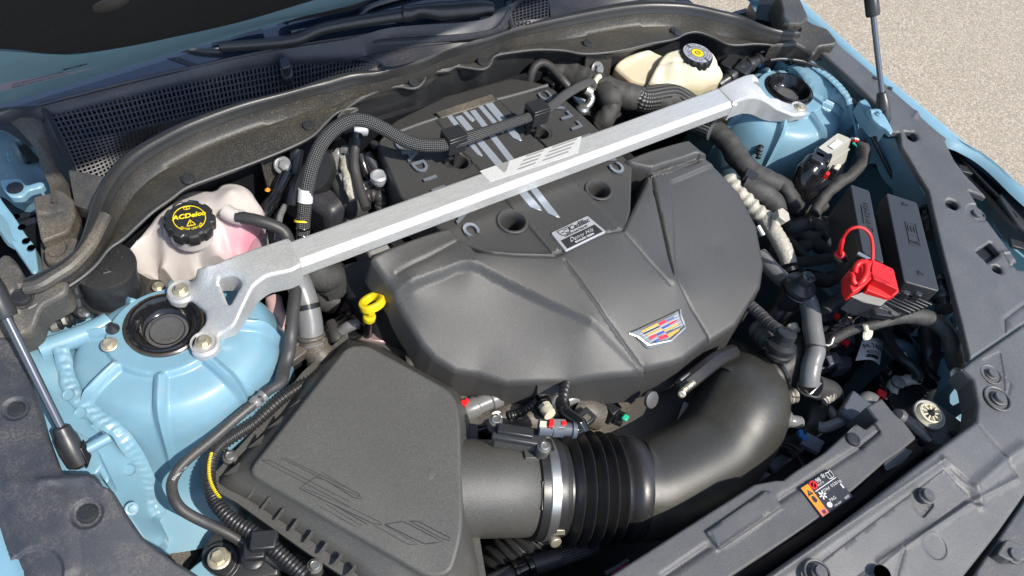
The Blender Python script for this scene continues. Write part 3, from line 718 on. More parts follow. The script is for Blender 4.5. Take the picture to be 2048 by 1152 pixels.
# --- front cover
fp = thing('front_cover', 'broad grainy grey cover across the nose with ribbed outline and push pins', 'panel', W(9, 1500, 700, 0))
o_ = L(6, '1735,1000,.003 2047,785,.012') + L(9, '2250,300,.0 2250,420,-.005 2047,690,-.016 1900,900,-.02 1700,1155,-.025 1560,1350,-.028 1100,1500,-.03 300,1500,-.03 330,1300,-.02 540,1150,-.012 1000,830,-.006 1560,400,-.002 1768,245,.0 1778,140,.0 1750,0,.002') + L(6, '1690,1040,.003')
base = list(o_)
fe = [Relief(L(9, '560,1190 1600,470 1700,540 1800,620 1845,712 1760,690 1400,940 1000,1240 700,1450 400,1400'), -.005, .007), Relief(L(9, '780,1140 1605,512 1690,590 1775,655 1330,985 1000,1240'), .0012, .002),
      Ridge(L(9, '1590,470 1690,560 1790,625 1840,715'), .0035, .0045), Ridge(L(9, '620,1140 1000,870 1600,478'), .003, .005), Ridge(L(9, '1800,610 1990,440 2060,390'), .004, .007), Ridge(L(9, '1250,1040 1790,690 2047,560'), .002, .003),
      Ridge(L(9, '1395,960 1370,1080 1360,1152'), -.0015, .0022), Ridge(L(9, '1770,250 1900,380 2047,550'), -.0015, .0016), Ridge(L(9, '1935,0 1960,30 1950,90'), -.001, .0016),
      Relief(circ(W(9, 1562, 955, -.006), .0155), -.0012, .0022), Relief(rc(L(9, '1420,640 1460,615 1520,640 1565,712 1505,785 1440,720'), .003), -.003, .0025),
      Relief(rc(L(6, '1790,1000 1890,955 1925,1090 1935,1180 1830,1160'), .004), -.0012, .002)]
mk('panel', patch(o_, base=base, feats=fe, rnd=.005, skirt=.03, res=.005), M['panel'], fp, ang=60)
for q, me, s in ((W(9, 1480, 683, -.0085), pin_grey, .95), (W(9, 1898, 112, .003), pin_grey, 1.0), (W(6, 1855, 1075, .0025), pin_grey, .8), (W(9, 850, 1130, -.008), pin_grey, .9), (W(9, 1985, 1030, -.05), pin_grey, 1.0)):
    pin(fp, q, me=me, s=s)
for q, s in ((W(9, 1893, 115, .002), 1.15), (W(6, 1853, 1078, .002), .95), (W(9, 838, 1135, -.009), .95)): pin(fp, q, me=cup_me, s=s, name='pin_socket')
mk('hole', lathe([(.010, .0006), (.004, .0006), (.0003, .0006)], 20), M['dark'], fp, fr(W(9, 1218, 1140, -.012), UPV))
mk('panel', patch([Vector((x, y, TOP - .036)) for x, y in ((-.62, -.37), (-.45, -.48), (-.25, -.585), (-.12, -.63), (0, -.76), (-.3, -.80), (-.55, -.72), (-.74, -.52), (-.80, -.34), (-.72, -.30))], rnd=.006, skirt=.3, res=.02), M['panel'], fp)
# bumper edge below, past the diagonal gap
bu = thing('bumper_cover', 'dark bumper edge below the front cover at the lower right corner', 'bumper', W(9, 2000, 1000, -.06))
mk('ledge', patch(L(9, '1640,1300,-.07 2150,560,-.05 2400,700,-.06 2200,1500,-.08 1700,1500,-.08'), rnd=.004, skirt=.1, res=.012), M['panel_dusty_shade'], bu)
mk('clip_boss', prism(rc(L(9, '1890,1020,-.048 1945,935,-.048 2047,970,-.048 2090,1060,-.048 1960,1060,-.048'), .004), .02), M['panel'], bu, bevel=.002)
# --- passenger side panel
lp = thing('side_cover', 'dusty cover along the passenger side fender, shade painted into its dark plastic', 'panel', W(7, 300, 700, .03))
o_ = (L(4, '-260,850,.05 -20,850,.045 60,870,.04 128,870,.036') + L(7, '180,-10,.034 262,300,.03 330,490,.028 362,545,.028 558,553,.028 590,622,.026 652,642,.025 722,762,.02 832,922,.012 1000,1052,.004 1105,1112,.0 1185,1165,-.004 1300,1260,-.008 900,1500,-.005 300,1500,.01 150,1320,.018 82,1152,.02 0,890,.022 -120,500,.03 -260,200,.04'))
fe = [Ridge(L(7, '300,660 480,650 560,640 660,690'), .003, .004), Ridge(L(7, '-50,250 0,520 60,860 160,1152'), -.003, .006), Relief(circ(W(7, 508, 785, .023), .0135), -.0026, .004), Relief(circ(W(7, 93, 175, .033), .012), -.0022, .004), Relief(circ(W(7, 200, 1165, .013), .025), -.004, .004),
      Relief(L(7, '-100,620 350,660 460,780 480,1152 200,1300 -60,900'), .002, .01)]
mk('panel', patch(o_, feats=fe, rnd=.004, skirt=.012, res=.008), M['panel_dusty_shade'], lp, ang=60)
pin(lp, W(7, 512, 785, .0215), s=1.15); pin(lp, W(7, 95, 175, .0315), s=1.0); pin(lp, W(7, 200, 1165, .0095), s=1.7)

# ================================================================ radiator shroud
rs = thing('radiator_shroud', 'long dark plastic radiator shroud in front of the engine', 'shroud', W(9, 800, 600, -.06))
zs = -.036
o_ = L(9, '-1000,1550 0,912 470,615 600,590 640,592 700,545 880,430 1080,252 1130,285 1190,240 1130,160 1215,110 1290,200 1360,265 1420,345 1330,420 1230,490 1060,640 1010,680 875,800 300,1180 -300,1560', zs)
fe = [Ridge(L(9, '0,1100 270,918'), -.0035, .0035), Ridge(L(9, '690,645 1185,325'), -.0035, .0035), Relief(rc(L(9, '245,835 600,590 650,595 705,685 330,940'), .003), .0045, .0025), Ridge(L(9, '285,835 325,935 705,690'), .0008, .0012), Relief(L(9, '1090,255 1215,120 1300,230 1185,325'), -.004, .002), Ridge(L(9, '1185,325 1290,240'), -.003, .002)]
mk('panel', patch(o_, feats=fe, rnd=.003, skirt=.05, res=.005), M['panel'], rs, ang=50)
pin(rs, W(9, 1050, 352, zs + .002), s=1.15)
mk('lower_step', loft([L(9, '-300,1580,-.039 300,1190,-.039 875,812,-.039 1230,505,-.039 1420,350,-.039'), L(9, '-240,1600,-.060 330,1205,-.060 900,830,-.060 1255,520,-.060 1450,362,-.060'), L(9, '0,1560,-.09 420,1250,-.09 960,860,-.09 1320,560,-.09 1600,365,-.09'), L(9, '40,1560,-.075 470,1230,-.075 1000,850,-.075 1350,570,-.075 1640,355,-.075'), L(9, '200,1560,-.075 620,1220,-.075 1100,860,-.075 1400,620,-.075 1700,380,-.075')], 50), M['cowl'], rs, ang=30)
mk('latch_slot', prism(rc(L(9, '1225,492,-.037 1340,400,-.037 1400,420,-.037 1330,500,-.040 1240,540,-.040'), .004), .012), M['black'], rs, bevel=.002)
# support bar with rolled edge and the isolator plate
mk('bracket_bar', tube(L(9, '1300,215,-.046 1380,270,-.047 1480,370,-.05'), .0105), M['gloss'], rs)
mk('bracket_cap', lathe([(.011, -.004), (.011, .004), (.008, .009), (.0005, .010)], 18), M['panel'], rs, fr(W(9, 1320, 225, -.045), (-.5, .5, .6)))
mk('bracket_plate', prism(rc(L(9, '1420,130,-.055 1500,105,-.055 1590,180,-.055 1740,290,-.055 1640,380,-.055 1565,395,-.055 1480,340,-.055 1390,200,-.055'), .005), .03), M['panel'], rs, bevel=.003)
iso = thing('radiator_isolator', 'round ivory rubber isolator with spokes in a pale ring', 'mount', W(9, 1493, 205, -.05))
ic = W(9, 1493, 207, -.046); ifr = fr(ic, UPV) @ Matrix.Scale(.72, 4)
mk('outer_ring', lathe([(.0305, -.004), (.0305, .001), (.0285, .003), (.0265, .001), (.024, -.003)], 40, cap=False), M['greyplug'], iso, ifr)
mk('isolator_body', lathe([(.0245, -.003), (.0215, .003), (.0215, .0065), (.0185, .0075), (.0175, .0055), (.0165, .001), (.0003, .001)], 36), M['ivory'], iso, ifr)
hub = mk('hub', lathe([(.0075, 0), (.0075, .007), (.0048, .010), (.0030, .0155), (.0005, .0165)], 20), M['black'], iso, ifr)
sp_ = mesh('spoke', *hexa((.0125, 0, .0052), (.0055, 0, 0), (0, .0014, 0), (0, 0, .0016)), M['ivory'])
for i in range(9): place('spoke', sp_, iso, ifr @ Matrix.Rotation(i * 2 * PI / 9, 4, 'Z'))
bolt(rs, W(9, 1625, 325, -.053), UPV, .7, 'black')
# refrigerant label
lbp = [W(9, 737, 637, zs + .0022), W(9, 915, 527, zs + .0022), W(9, 1047, 688, zs + .0022), W(9, 868, 812, zs + .0022)]
lab = thing('warning_label', 'small orange and black warning label with white symbols stuck on the radiator shroud', 'label', lbp[0])
def quad(a, b, c, d, t=.0005): return prism([a, b, c, d], t)
A_, B_, C_, D_ = lbp
lbl = lambda u, v, z=0.0: (A_.lerp(B_, u)).lerp(D_.lerp(C_, u), v) + Vector((0, 0, z))
mk('label_sheet', quad(lbl(0, 0), lbl(1, 0), lbl(1, 1), lbl(0, 1), .0008), M['labelblk'], lab)
mk('orange_stripe', quad(lbl(.01, .02, .0005), lbl(.235, .02, .0005), lbl(.215, .8, .0005), lbl(.02, .8, .0005), .0004), M['orange'], lab)
mk('salmon_corner', quad(lbl(.02, .8, .0005), lbl(.215, .8, .0005), lbl(.22, .99, .0005), lbl(.02, .99, .0005), .0004), simple('salmon_label', (.75, .2, .13), .4), lab)
mk('rule_line', quad(lbl(.27, .30, .0005), lbl(.97, .27, .0005), lbl(.97, .295, .0005), lbl(.27, .325, .0005), .0003), M['wprint'], lab)
ex_, ey_ = (B_ - A_).normalized(), (A_ - D_).normalized()
def tri(c, s): return prism([c + ey_ * s, c - ey_ * s * .6 - ex_ * s, c - ey_ * s * .6 + ex_ * s], .0003)
mk('triangle_symbol', tri(lbl(.12, .26, .0008), .0045), M['labelblk'], lab); text('label_print', '!', M['orange'], lab, lbl(.12, .27, .0009), ex_, ey_, .006, .0001)
mk('drop_symbol', prism([lbl(.12, .50, .0008) + ex_ * .003 * math.cos(a) + ey_ * .004 * math.sin(a) * (1.5 if math.sin(a) > 0 else .8) for a in np.linspace(0, 2 * PI, 10)[:-1]], .0003), M['labelblk'], lab)
mk('symbol', quad(lbl(.08, .84, .001), lbl(.17, .84, .001), lbl(.17, .95, .001), lbl(.08, .95, .001), .0003), simple('plum_print', (.15, .02, .08)), lab)
mk('red_circle', lathe([(.0056, 0), (.0056, .0005), (.0034, .0005)], 24, cap=False), M['red'], lab, fr(lbl(.335, .13, .0003), UPV)); mk('red_slash', hexa(lbl(.335, .13, .0006), ex_ * .0035 + ey_ * .0035, ex_ * .0006 - ey_ * .0006, (0, 0, .0003)), M['red'], lab)
mk('red_disc', lathe([(.0034, 0), (.0003, 0)], 20), M['wprint'], lab, fr(lbl(.335, .13, .0004), UPV))
text('label_print', '98', M['wprint'], lab, lbl(.52, .09, .0006), ex_, ey_, .0075, .0001); text('label_print', 'AUTO', M['wprint'], lab, lbl(.52, .21, .0006), ex_, ey_, .0038, .0001)
text('label_print', '*', M['wprint'], lab, lbl(.70, .12, .0006), ex_, ey_, .014, .0001)
bk = lbl(.87, .13, .0006)
for s_ in (-1, 1): mk('book_symbol', tube([bk + ex_ * .0045 * s_ * k + ey_ * q for k, q in ((0, -.0045), (1, -.0035), (1, .0045), (0, .0035), (0, -.0045))], .0005, 5, .002, False), M['wprint'], lab)
text('label_print', 'R-1234yf  0.520 kg', M['wprint'], lab, lbl(.66, .42, .0006), ex_, ey_, .0052, .0001)
mk('snowflake_symbol', join(*[hexa(lbl(.37, .50, .0006), ex_ * .0055 * math.cos(a) + ey_ * .0055 * math.sin(a), ex_ * -.0009 * math.sin(a) + ey_ * .0009 * math.cos(a), (0, 0, .0003)) for a in (0, PI / 3, 2 * PI / 3)]), M['wprint'], lab)
text('label_print', 'PAG', M['wprint'], lab, lbl(.52, .74, .0006), ex_, ey_, .0056, .0001)
mk('oil_symbol', prism([lbl(.36, .82, .0006) + ex_ * .004 * math.cos(a) + ey_ * .0035 * math.sin(a) for a in np.linspace(0, 2 * PI, 9)[:-1]], .0003), M['wprint'], lab)
text('label_print', 'SAE J639', M['wprint'], lab, lbl(.55, .93, .0006), ex_, ey_, .0032, .0001)
mk('small_panel', quad(lbl(.78, .88, .0006), lbl(.93, .87, .0006), lbl(.93, .98, .0006), lbl(.78, .98, .0006), .0003), M['gprint'], lab)
mk('white_mark', quad(lbl(.93, .50, .0006), lbl(.97, .50, .0006), lbl(.97, .66, .0006), lbl(.93, .66, .0006), .0003), M['wprint'], lab)
# ================================================================ upper engine cover (over the supercharger)
UH = 0.014
uc = thing('upper_engine_cover', 'black lid over the supercharger with silver stripes and spelled out letters', 'engine cover', W(0, 1000, 330, UH))
hcs = [(W(5, 1095, 187, UH), .0172), (W(0, 1197, 381, UH), .0162), (W(2, 790, 945, UH), .0142), (W(2, 1265, 775, UH), .0138)]
o_ = rc(L(2, '305,830 425,765 540,725 660,688 985,584 1010,578 1160,540 1330,510 1580,735', UH) + L(0, '1265,330 1262,420 1250,470 1130,530 1020,520 905,478 800,390', UH), .006)
fe = [Relief(L(2, '640,700 1010,578 1330,930', UH) + L(0, '1245,458 1115,505', UH) + L(5, '1325,375', UH), .0025, .002), Ridge(L(5, '905,352 1100,372 1330,378 1210,230', UH), .0012, .0016)] + [Relief(circ(c, r * 1.22), -.0012, .002) for c, r in hcs[2:]]
mk('lid', patch(o_, feats=fe, holes=[circ(c, r * .98, 28) for c, r in hcs], rnd=.004, skirt=.06, flare=.003, res=.007), M['cover'], uc, ang=60)
for c, r in hcs:
    q = .0 if r > .015 else -.0045
    mk('oil_hole' if r > .015 else 'clip_hole', lathe([(r * 1.30, .0006 + q), (r * 1.22, .0022 + q), (r * 1.08, .0018 + q), (r * .93, -.003), (r * .88, -.010), (r * .86, -.045), (.0005, -.045)], 40, cap=False), M['cover'], uc, fr(up(c, .0012), UPV))
mk('rear_shell', patch(rc(L(2, '300,840,.006 365,745,.006 400,705,.004 700,560,.002 1085,452,.002 1200,468,.004 1310,495,.008 1345,530,.012 1160,545,.013 660,695,.013 430,775,.012', 0), .008), rnd=.006, skirt=.06, res=.007), M['cover'], uc)
mk('dusty_plate', prism(rc(L(2, '645,655 975,548 1000,576 995,590 680,690', UH + .004), .002), .006), M['trim_dusty'], uc, bevel=.0012)
mk('edge_strip', tube(L(2, '420,775 540,730 655,692', UH + .001), .0028), M['panel'], uc); mk('edge_strip', tube(L(2, '1000,584 1160,542 1300,500', UH + .001), .0032), M['panel'], uc)
# raised centre field lines
mk('field_seam', tube([up(v, .001) for v in L(2, '1012,590 1180,755 1330,905', UH)] + [up(v, .001) for v in L(5, '1440,20 1600,160 1690,235', UH)], .0015), M['gloss'], uc)
def stripe(k, s, h=UH + .0028, t=.0022):
    return mk('stripe', prism(L(k, s, h), t), M['chrome'], uc, bevel=.0004, seg=1)
stripe(2, '712,680 743,672 905,880 925,912 895,905 860,868')
a_, b_ = L(2, '760,682 800,672', UH + .0028), L(5, '1262,100 1268,122 1200,98', UH + .0028)
mk('stripe', prism([a_[0], a_[1], b_[0], b_[1], b_[2]], .0022), M['chrome'], uc, bevel=.0004, seg=1)
a_, b_ = L(2, '845,648 880,640', UH + .0028), L(5, '1368,148 1378,165 1305,135', UH + .0028)
mk('stripe', prism([a_[0], a_[1], b_[0], b_[1], b_[2]], .0022), M['chrome'], uc, bevel=.0004, seg=1)
stripe(2, '803,655 828,648 880,700 862,712 845,700')
stripe(2, '893,622 922,615 1050,760 1045,780 1022,770')
stripe(2, '935,610 980,598 1135,785 1155,825 1100,805')
tx = (W(0, 940, 458, UH) - W(0, 828, 313, UH)).normalized(); tn = Vector((-tx.y, tx.x, 0))
lp0, lp1 = W(0, 803, 287, UH + .0032), W(0, 939, 458, UH + .0032)
for i, ch in enumerate('CADILLAC'):
    text('letter', ch, M['letter'], uc, lp0.lerp(lp1, i / 7), tx, tn, .029, .0012, sx=1.08, bold=.0007)
lp0, lp1 = W(0, 1236, 336, UH + .0032), W(0, 1093, 192, UH + .0032)
for i, ch in enumerate('CADILLAC'):
    text('letter', ch, M['letter'], uc, lp0.lerp(lp1, i / 7), -tx, -tn, .029, .0012, sx=1.08, bold=.0007)
# name plate
np_ = [W(5, 1322, 250, UH + .006), W(5, 1535, 150, UH + .006), W(5, 1645, 242, UH + .006), W(5, 1408, 357, UH + .006)]
pl = thing('name_plate', 'small silver builder plate with black signature field on the engine cover', 'plate', np_[0])
nq = lambda u, v, z=0: np_[0].lerp(np_[1], u).lerp(np_[3].lerp(np_[2], u), v) + Vector((0, 0, z))
mk('plate_sheet', prism(rc(np_, .0025), .004), M['labelslv'], pl, bevel=.0006)
mk('black_field', prism([nq(.06, .50, .0004), nq(.94, .50, .0004), nq(.94, .94, .0004), nq(.06, .94, .0004)], .0003), M['labelblk'], pl)
px_, py_ = (np_[1] - np_[0]).normalized(), (np_[0] - np_[3]).normalized()
text('plate_print', 'Cadillac', M['labelblk'], pl, nq(.66, .20, .0005), px_, py_, .0115, .0002, shear=.35, bold=.0002)
text('plate_print', 'HANDCRAFTED BY', M['labelblk'], pl, nq(.5, .42, .0005), px_, py_, .0048, .0002)
text('plate_print', 'Denny Hilt', M['labelwht'], pl, nq(.5, .67, .0006), px_, py_, .0095, .0002, shear=.6, bold=-.0002)
text('plate_print', 'BOWLING GREEN', M['labelwht'], pl, nq(.52, .85, .0006), px_, py_, .0042, .0002)
cr = lambda x, y: nq(.27, .22, .0006) + px_ * x * .001 + py_ * y * .001
mk('crest_outline', tube([cr(-10, 5), cr(10, 5), cr(7.5, -4), cr(0, -6), cr(-7.5, -4), cr(-10, 5)], .0006, 5, .002, False), M['labelblk'], pl)
for i in range(3): mk('crest_bar', prism([cr(-7 + i, 3 - 2.6 * i), cr(0, 3.2 - 2.6 * i), cr(0, 1.8 - 2.6 * i), cr(-6.6 + i, 1.8 - 2.6 * i)] if i % 2 else [cr(0, 3.2 - 2.6 * i), cr(7 - i, 3 - 2.6 * i), cr(6.5 - i, 1.7 - 2.6 * i), cr(0, 1.8 - 2.6 * i)], .0003), M['labelblk'], pl)
# ================================================================ front engine cover
ec = thing('front_engine_cover', 'large grained black engine cover with two swept wing panels and a crest', 'engine cover', W(0, 1200, 620, -.03))
def LE(k, s):
    out = []
    for q in s.split():
        v = [float(a) for a in q.split(',')]; h = v[2]
        out.append(W(k, v[0], v[1], h + .014 * min(1, max(0, (h + .04) / .045))))
    return out
o_ = (LE(5, '262,400,.004 285,372,.007 335,345,.008 720,214,.008 740,220,.008 788,285,.008 822,292,.008 880,352,.006 1100,371,.004 1345,379,.004 1405,355,.004 1640,242,.004 1740,228,.004') +
      LE(0, '1262,425,.004 1292,365,.006 1302,334,.008 1262,326,.008 1252,318,.008 1275,308,.008 1378,278,.008 1402,298,.008 1440,325,.0 1487,375,-.010 1521,440,-.020 1536,518,-.030 1530,562,-.035 1480,640,-.046 1423,676,-.050') +
      LE(6, '215,862,-.050 60,985,-.052 0,1010,-.053') + LE(0, '1290,739,-.052 1291,749,-.058 1134,765,-.063 1012,764,-.062 956,745,-.058') + LE(5, '760,1040,-.052 640,965,-.044 565,880,-.036 470,730,-.025 370,560,-.012'))
inn = LE(5, '1405,412,.003 1640,745,-.018 1870,1050,-.050 800,360,.006 870,430,.004 1560,770,-.016 505,545,-.004') + LE(6, '0,520,-.016 110,690,-.034') + LE(0, '1310,395,.004 1345,520,-.016 1430,335,.001 1440,480,-.020')
fade_ = lambda X, Y: .35 + .65 * sm((Y + .27) / .14)
wl_ = rc(LE(5, '492,548,-.004 800,428,.004 880,430,.004 1200,585,-.006 1560,768,-.017 1690,890,-.028 1885,1100,-.058 1960,1400,-.09 900,1500,-.09 100,950,-.03 200,700,-.01 380,600,-.004'), [.006, .010, .010, .01, .012, .01, .002, .01, .01, .01, .01, .006])
wr_ = rc(LE(0, '1305,346,.004 1345,335,.004 1402,312,.004 1520,290,-.002 1640,500,-.024 1580,720,-.05 1432,780,-.064 1426,690,-.054 1348,545,-.018 1312,390,.003'), .003)
wr2 = rc(LE(0, '1346,354,.004 1411,327,.004 1520,290,-.002 1650,500,-.024 1580,740,-.05 1440,790,-.064 1431,690,-.054 1358,548,-.018'), .006)
fe = [FRelief(wl_, -.0095, .011, fade_), Relief(wr_, -.0085, .003), Relief(wr2, -.0040, .006), Ridge(LE(5, '1405,412,.003 1640,745,-.018 1885,1085,-.055'), -.0022, .0016), Ridge(LE(5, '1742,232,.004 1900,395,-.004 2030,540,-.014'), -.0012, .0018), Ridge(LE(0, '1302,340,.006 1312,385,.004 1330,460,-.006 1350,545,-.018 1388,615,-.034 1428,682,-.052'), -.009, .0034), Ridge(LE(0, '1256,327,.008 1300,340,.008 1345,325,.008 1398,308,.008'), -.012, .0035), Ridge(LE(5, '430,455,.004 600,385,.006 790,290,.008'), -.002, .003)]
def ecsk(v):
    # the notch in the front lip
    for (a, b, d) in ((W(14, 770, 100, -.062), W(14, 1030, 100, -.062), .006),):
        if a.x - .0 < v.x < b.x and v.y < -.2: return .012
    return .040 if v.y > -.16 else (.064 if v.x > -.045 and v.x < .12 and v.y < -.29 else .060)
ecm = mk('cover_panel', patch(o_, inner=inn, feats=fe, rnd=.0065, skirt=ecsk, flare=.007, res=.0045), M['cover'], ec, ang=55)
# dark acoustic shield under the passenger side edge
mk('acoustic_shield', patch(rc(L(5, '290,380,-.018 250,395,-.024 85,440,-.055 90,480,-.06 160,655,-.085 330,900,-.115 500,1010,-.125 610,900,-.075 600,880,-.05 370,555,-.03'), .006), rnd=.003, skirt=.05, res=.01), M['black'], ec)
mk('lip_button', lathe([(.012, -.004), (.012, .001), (.010, .002), (.0005, .002)], 24), M['panel'], ec, fr(W(14, 1670, 235, -.09), (.1, -.75, .6)))
# crest emblem: shield of coloured bars in a bright frame
em = thing('crest_emblem', 'chrome shield emblem with red, gold and blue bars on the engine cover', 'emblem', W(0, 1312, 655, -.03))
epl = [W(0, 1258, 665, -.0285), W(0, 1360, 622, -.0305), W(0, 1366, 655, -.0345), W(0, 1340, 683, -.038), W(0, 1302, 694, -.0375)]
en = (epl[1] - epl[0]).cross(epl[4] - epl[0]).normalized(); en = en if en.z > 0 else -en
ezero = (epl[0] + epl[1] + epl[3] + epl[4]) / 4
def ep(x, y, d=0.0): return WP(16, x, y, ezero + en * d, en)
def facet(nm, s, col, d, t, bv=.0, par=None): return mk(nm, prism([ep(*map(float, q.split(',')), d) for q in s.split()], en * -t), M[col], par or em, bevel=bv, seg=1)
facet('emblem_base', '165,695 1268,185 1275,330 1385,560 1090,880 1040,900 620,1005 545,975 350,785', 'crest_slv', .0028, .008, .0012)
facet('silver_field', '330,690 1235,265 1250,340 1330,540 1050,780 600,905 440,720', 'crest_slv', .0034, .001)
fr_ = [ep(float(a), float(b), .0032) for a, b in (q.split(',') for q in '350,760 590,945 1050,850 1360,570 1270,330 1258,200'.split())]
mk('chrome_frame', tube(fr_, .0024, 8, .003, spline=False), M['steel'], em)
mk('top_edge', tube([ep(185, 693, .0034), ep(1262, 195, .0034)], .0009, 6, .01, False), M['crest_blk'], em); mk('side_edge', tube([ep(185, 700, .0034), ep(350, 760, .0034)], .0016, 6, .01, False), M['steel'], em)
for col, s in (('crest_gold', '440,650 780,485 815,520 500,670'), ('crest_blk', '480,695 830,540 845,562 520,715'), ('crest_gold', '560,735 865,580 885,610 600,755'), ('crest_red', '600,780 745,710 775,755 640,830'), ('crest_blue', '770,715 915,645 930,675 790,745'), ('crest_blue', '680,875 805,810 825,830 740,885'),
               ('crest_red', '805,480 945,412 990,455 845,530'), ('crest_blue', '975,430 1130,355 1140,375 1000,440'), ('crest_red', '1020,485 1180,415 1205,435 1055,522'), ('crest_blue', '875,575 1020,505 1035,535 900,605'), ('crest_gold', '920,635 1200,495 1230,520 945,665'), ('crest_blk', '960,685 1270,545 1275,560 985,697'), ('crest_gold', '985,725 1245,598 1240,640 1040,785 1020,775'), ('crest_red', '805,775 965,705 1015,775 850,835'),
               ('labelwht', '430,714 1225,302 1226,308 432,719'), ('labelwht', '455,754 1240,367 1242,373 458,759'), ('labelwht', '505,802 1280,444 1283,450 508,807'), ('labelwht', '600,897 1310,499 1313,505 606,901')):
    facet('crest_bar' if col != 'labelwht' else 'silver_rule', s, col, .0042 if col != 'labelwht' else .0038, .0009)

# ================================================================ strut brace
sb = thing('strut_brace', 'bright aluminium brace bolted between the two strut towers', 'brace', W(0, 1030, 350, .04))
hb = .052
BL, FL = W(4, 1700, 292, hb), W(4, 1768, 432, hb); BR, FRt = W(3, 250, 512, hb), W(3, 350, 608, hb)
dx_ = (BR - BL).normalized(); 
def barsec(b, f):
    d = (f - b); c = .0035 / d.length
    return [b + Vector((0, 0, -.021)), b + Vector((0, 0, -.003)), b.lerp(f, c), b.lerp(f, 1 - c * 2.2), f + Vector((0, 0, -.006)), f + Vector((0, 0, -.0235)), f.lerp(b, .1) + Vector((0, 0, -.026)), b + Vector((0, 0, -.024))]
s0, s1 = barsec(BL - dx_ * .012, FL - dx_ * .012), barsec(BR + dx_ * .012, FRt + dx_ * .012)
V = []; nseg = 30
for i in range(nseg + 1): V += [a.lerp(b, i / nseg) for a, b in zip(s0, s1)]
F = [(i * 8 + j, i * 8 + (j + 1) % 8, (i + 1) * 8 + (j + 1) % 8, (i + 1) * 8 + j) for i in range(nseg) for j in range(8)]
mk('bar', (V, F), M['brush'], sb, ang=25, bevel=.0012)
# etched logo on the bar top: lighter field, V and slanted stripes
def bt(k, x, y, z=.0006): return W(k, x, y, hb + z)
lg = mk('etched_field', prism([bt(2, 905, 1000, .0004), bt(2, 1500, 795, .0004), bt(2, 1480, 893, .0004), bt(2, 965, 1062, .0004)], .0003), M['etch'], sb)
mk('etched_v', prism([bt(2, 1000, 968), bt(2, 1080, 940), bt(2, 1062, 1000), bt(2, 1048, 1010)], .0002), M['etch_dk'], lg)
for i in range(4):
    f = i / 3.4
    for (a, b, s) in (((1180, 908), (1285, 872), -58), ((1330, 857), (1480, 805), -62)):
        dx, dy = s * f * .95, 92 * f * .92 - 0
        mk('etched_stripe', prism([bt(2, a[0] + dx, a[1] + dy), bt(2, b[0] + dx, b[1] + dy), bt(2, b[0] + dx - 9, b[1] + dy + 13), bt(2, a[0] + dx - 9, a[1] + dy + 13)], .0002), M['etch_dk'], lg)
# brackets
def bracket(name, outl, inner, hole, sk, holes2, washers):
    o = mk(name, patch(rc(outl, .005), inner=inner, holes=[rc(hole, .006)] if hole else [], feats=[], rnd=.0035, skirt=sk, res=.005, base=outl), M['cast'], sb, ang=50)
    for c, z in washers:
        mk('bolt_seat', lathe([(.0152, -.004), (.0152, .0008), (.0146, .0015), (.0132, .0012), (.0126, -.001)], 32, cap=False), M['cast'], o, fr(c, UPV))
    return o
W1, W2, W3 = W(4, 1058, 588, .012), W(4, 1192, 893, .012), W(3, 733, 630, .012)
outl = (L(4, '1690,272,.053 1772,432,.053 1700,470,.053 1560,500,.051 1480,560,.045 1420,680,.034 1370,790,.022') + [W2 + Vector((.0172 * math.cos(a), .0172 * math.sin(a), 0)) for a in np.linspace(.15, -2.9, 9)] + L(4, '1150,830,.012 1205,770,.014 1200,700,.014 1140,655,.012') +
        [W1 + Vector((.0170 * math.cos(a), .0170 * math.sin(a), 0)) for a in np.linspace(-1.2, -4.3, 9)] + L(4, '1125,525,.014 1145,500,.022 1150,455,.036 1210,436,.045 1300,408,.049 1500,335,.053'))
inner = L(4, '1240,520,.032 1500,430,.052 1280,760,.018 1215,640,.020 1640,380,.053') + [W1, W2, up(W1.lerp(W2, .2), 0)]
def sk1(v):
    t = (v - W2).dot(dx_); return .008 + .024 * float(sm(np.array((t - .01) / .06)))
bracket('bracket', outl, inner, L(4, '1270,512,.036 1382,502,.040 1425,545,.040 1338,678,.028'), sk1, None, ((W1, 0), (W2, 0)))
bolt(sb, up(W1, .0005), s=1.0); bolt(sb, up(W2, .0005), s=1.0)
outl = (L(3, '255,515,.053 430,432,.053 470,428,.053 500,470,.048 560,530,.036 640,590,.02 680,602,.014') + [W3 + Vector((.0170 * math.cos(a), .0170 * math.sin(a), 0)) for a in np.linspace(2.0, -1.6, 9)] + L(3, '700,672,.013 600,632,.018 520,580,.034 440,568,.046 370,590,.053 352,612,.053'))
inner = L(3, '400,500,.053 470,520,.048 600,600,.022') + [W3]
def sk2(v):
    t = (W3 - v).dot(dx_); return .008 + .024 * float(sm(np.array((t - .01) / .06)))
o = mk('bracket', patch(rc(outl, .005), inner=inner, holes=[rc(L(3, '462,472,.05 488,462,.05 612,560,.028 560,556,.034'), .003)], rnd=.0035, skirt=sk2, res=.005, base=outl), M['cast'], sb, ang=50)
mk('bolt_seat', lathe([(.0152, -.004), (.0152, .0008), (.0146, .0015), (.0132, .0012), (.0126, -.001)], 32, cap=False), M['cast'], o, fr(W3, UPV))
bolt(sb, up(W3, .0005), s=1.0)

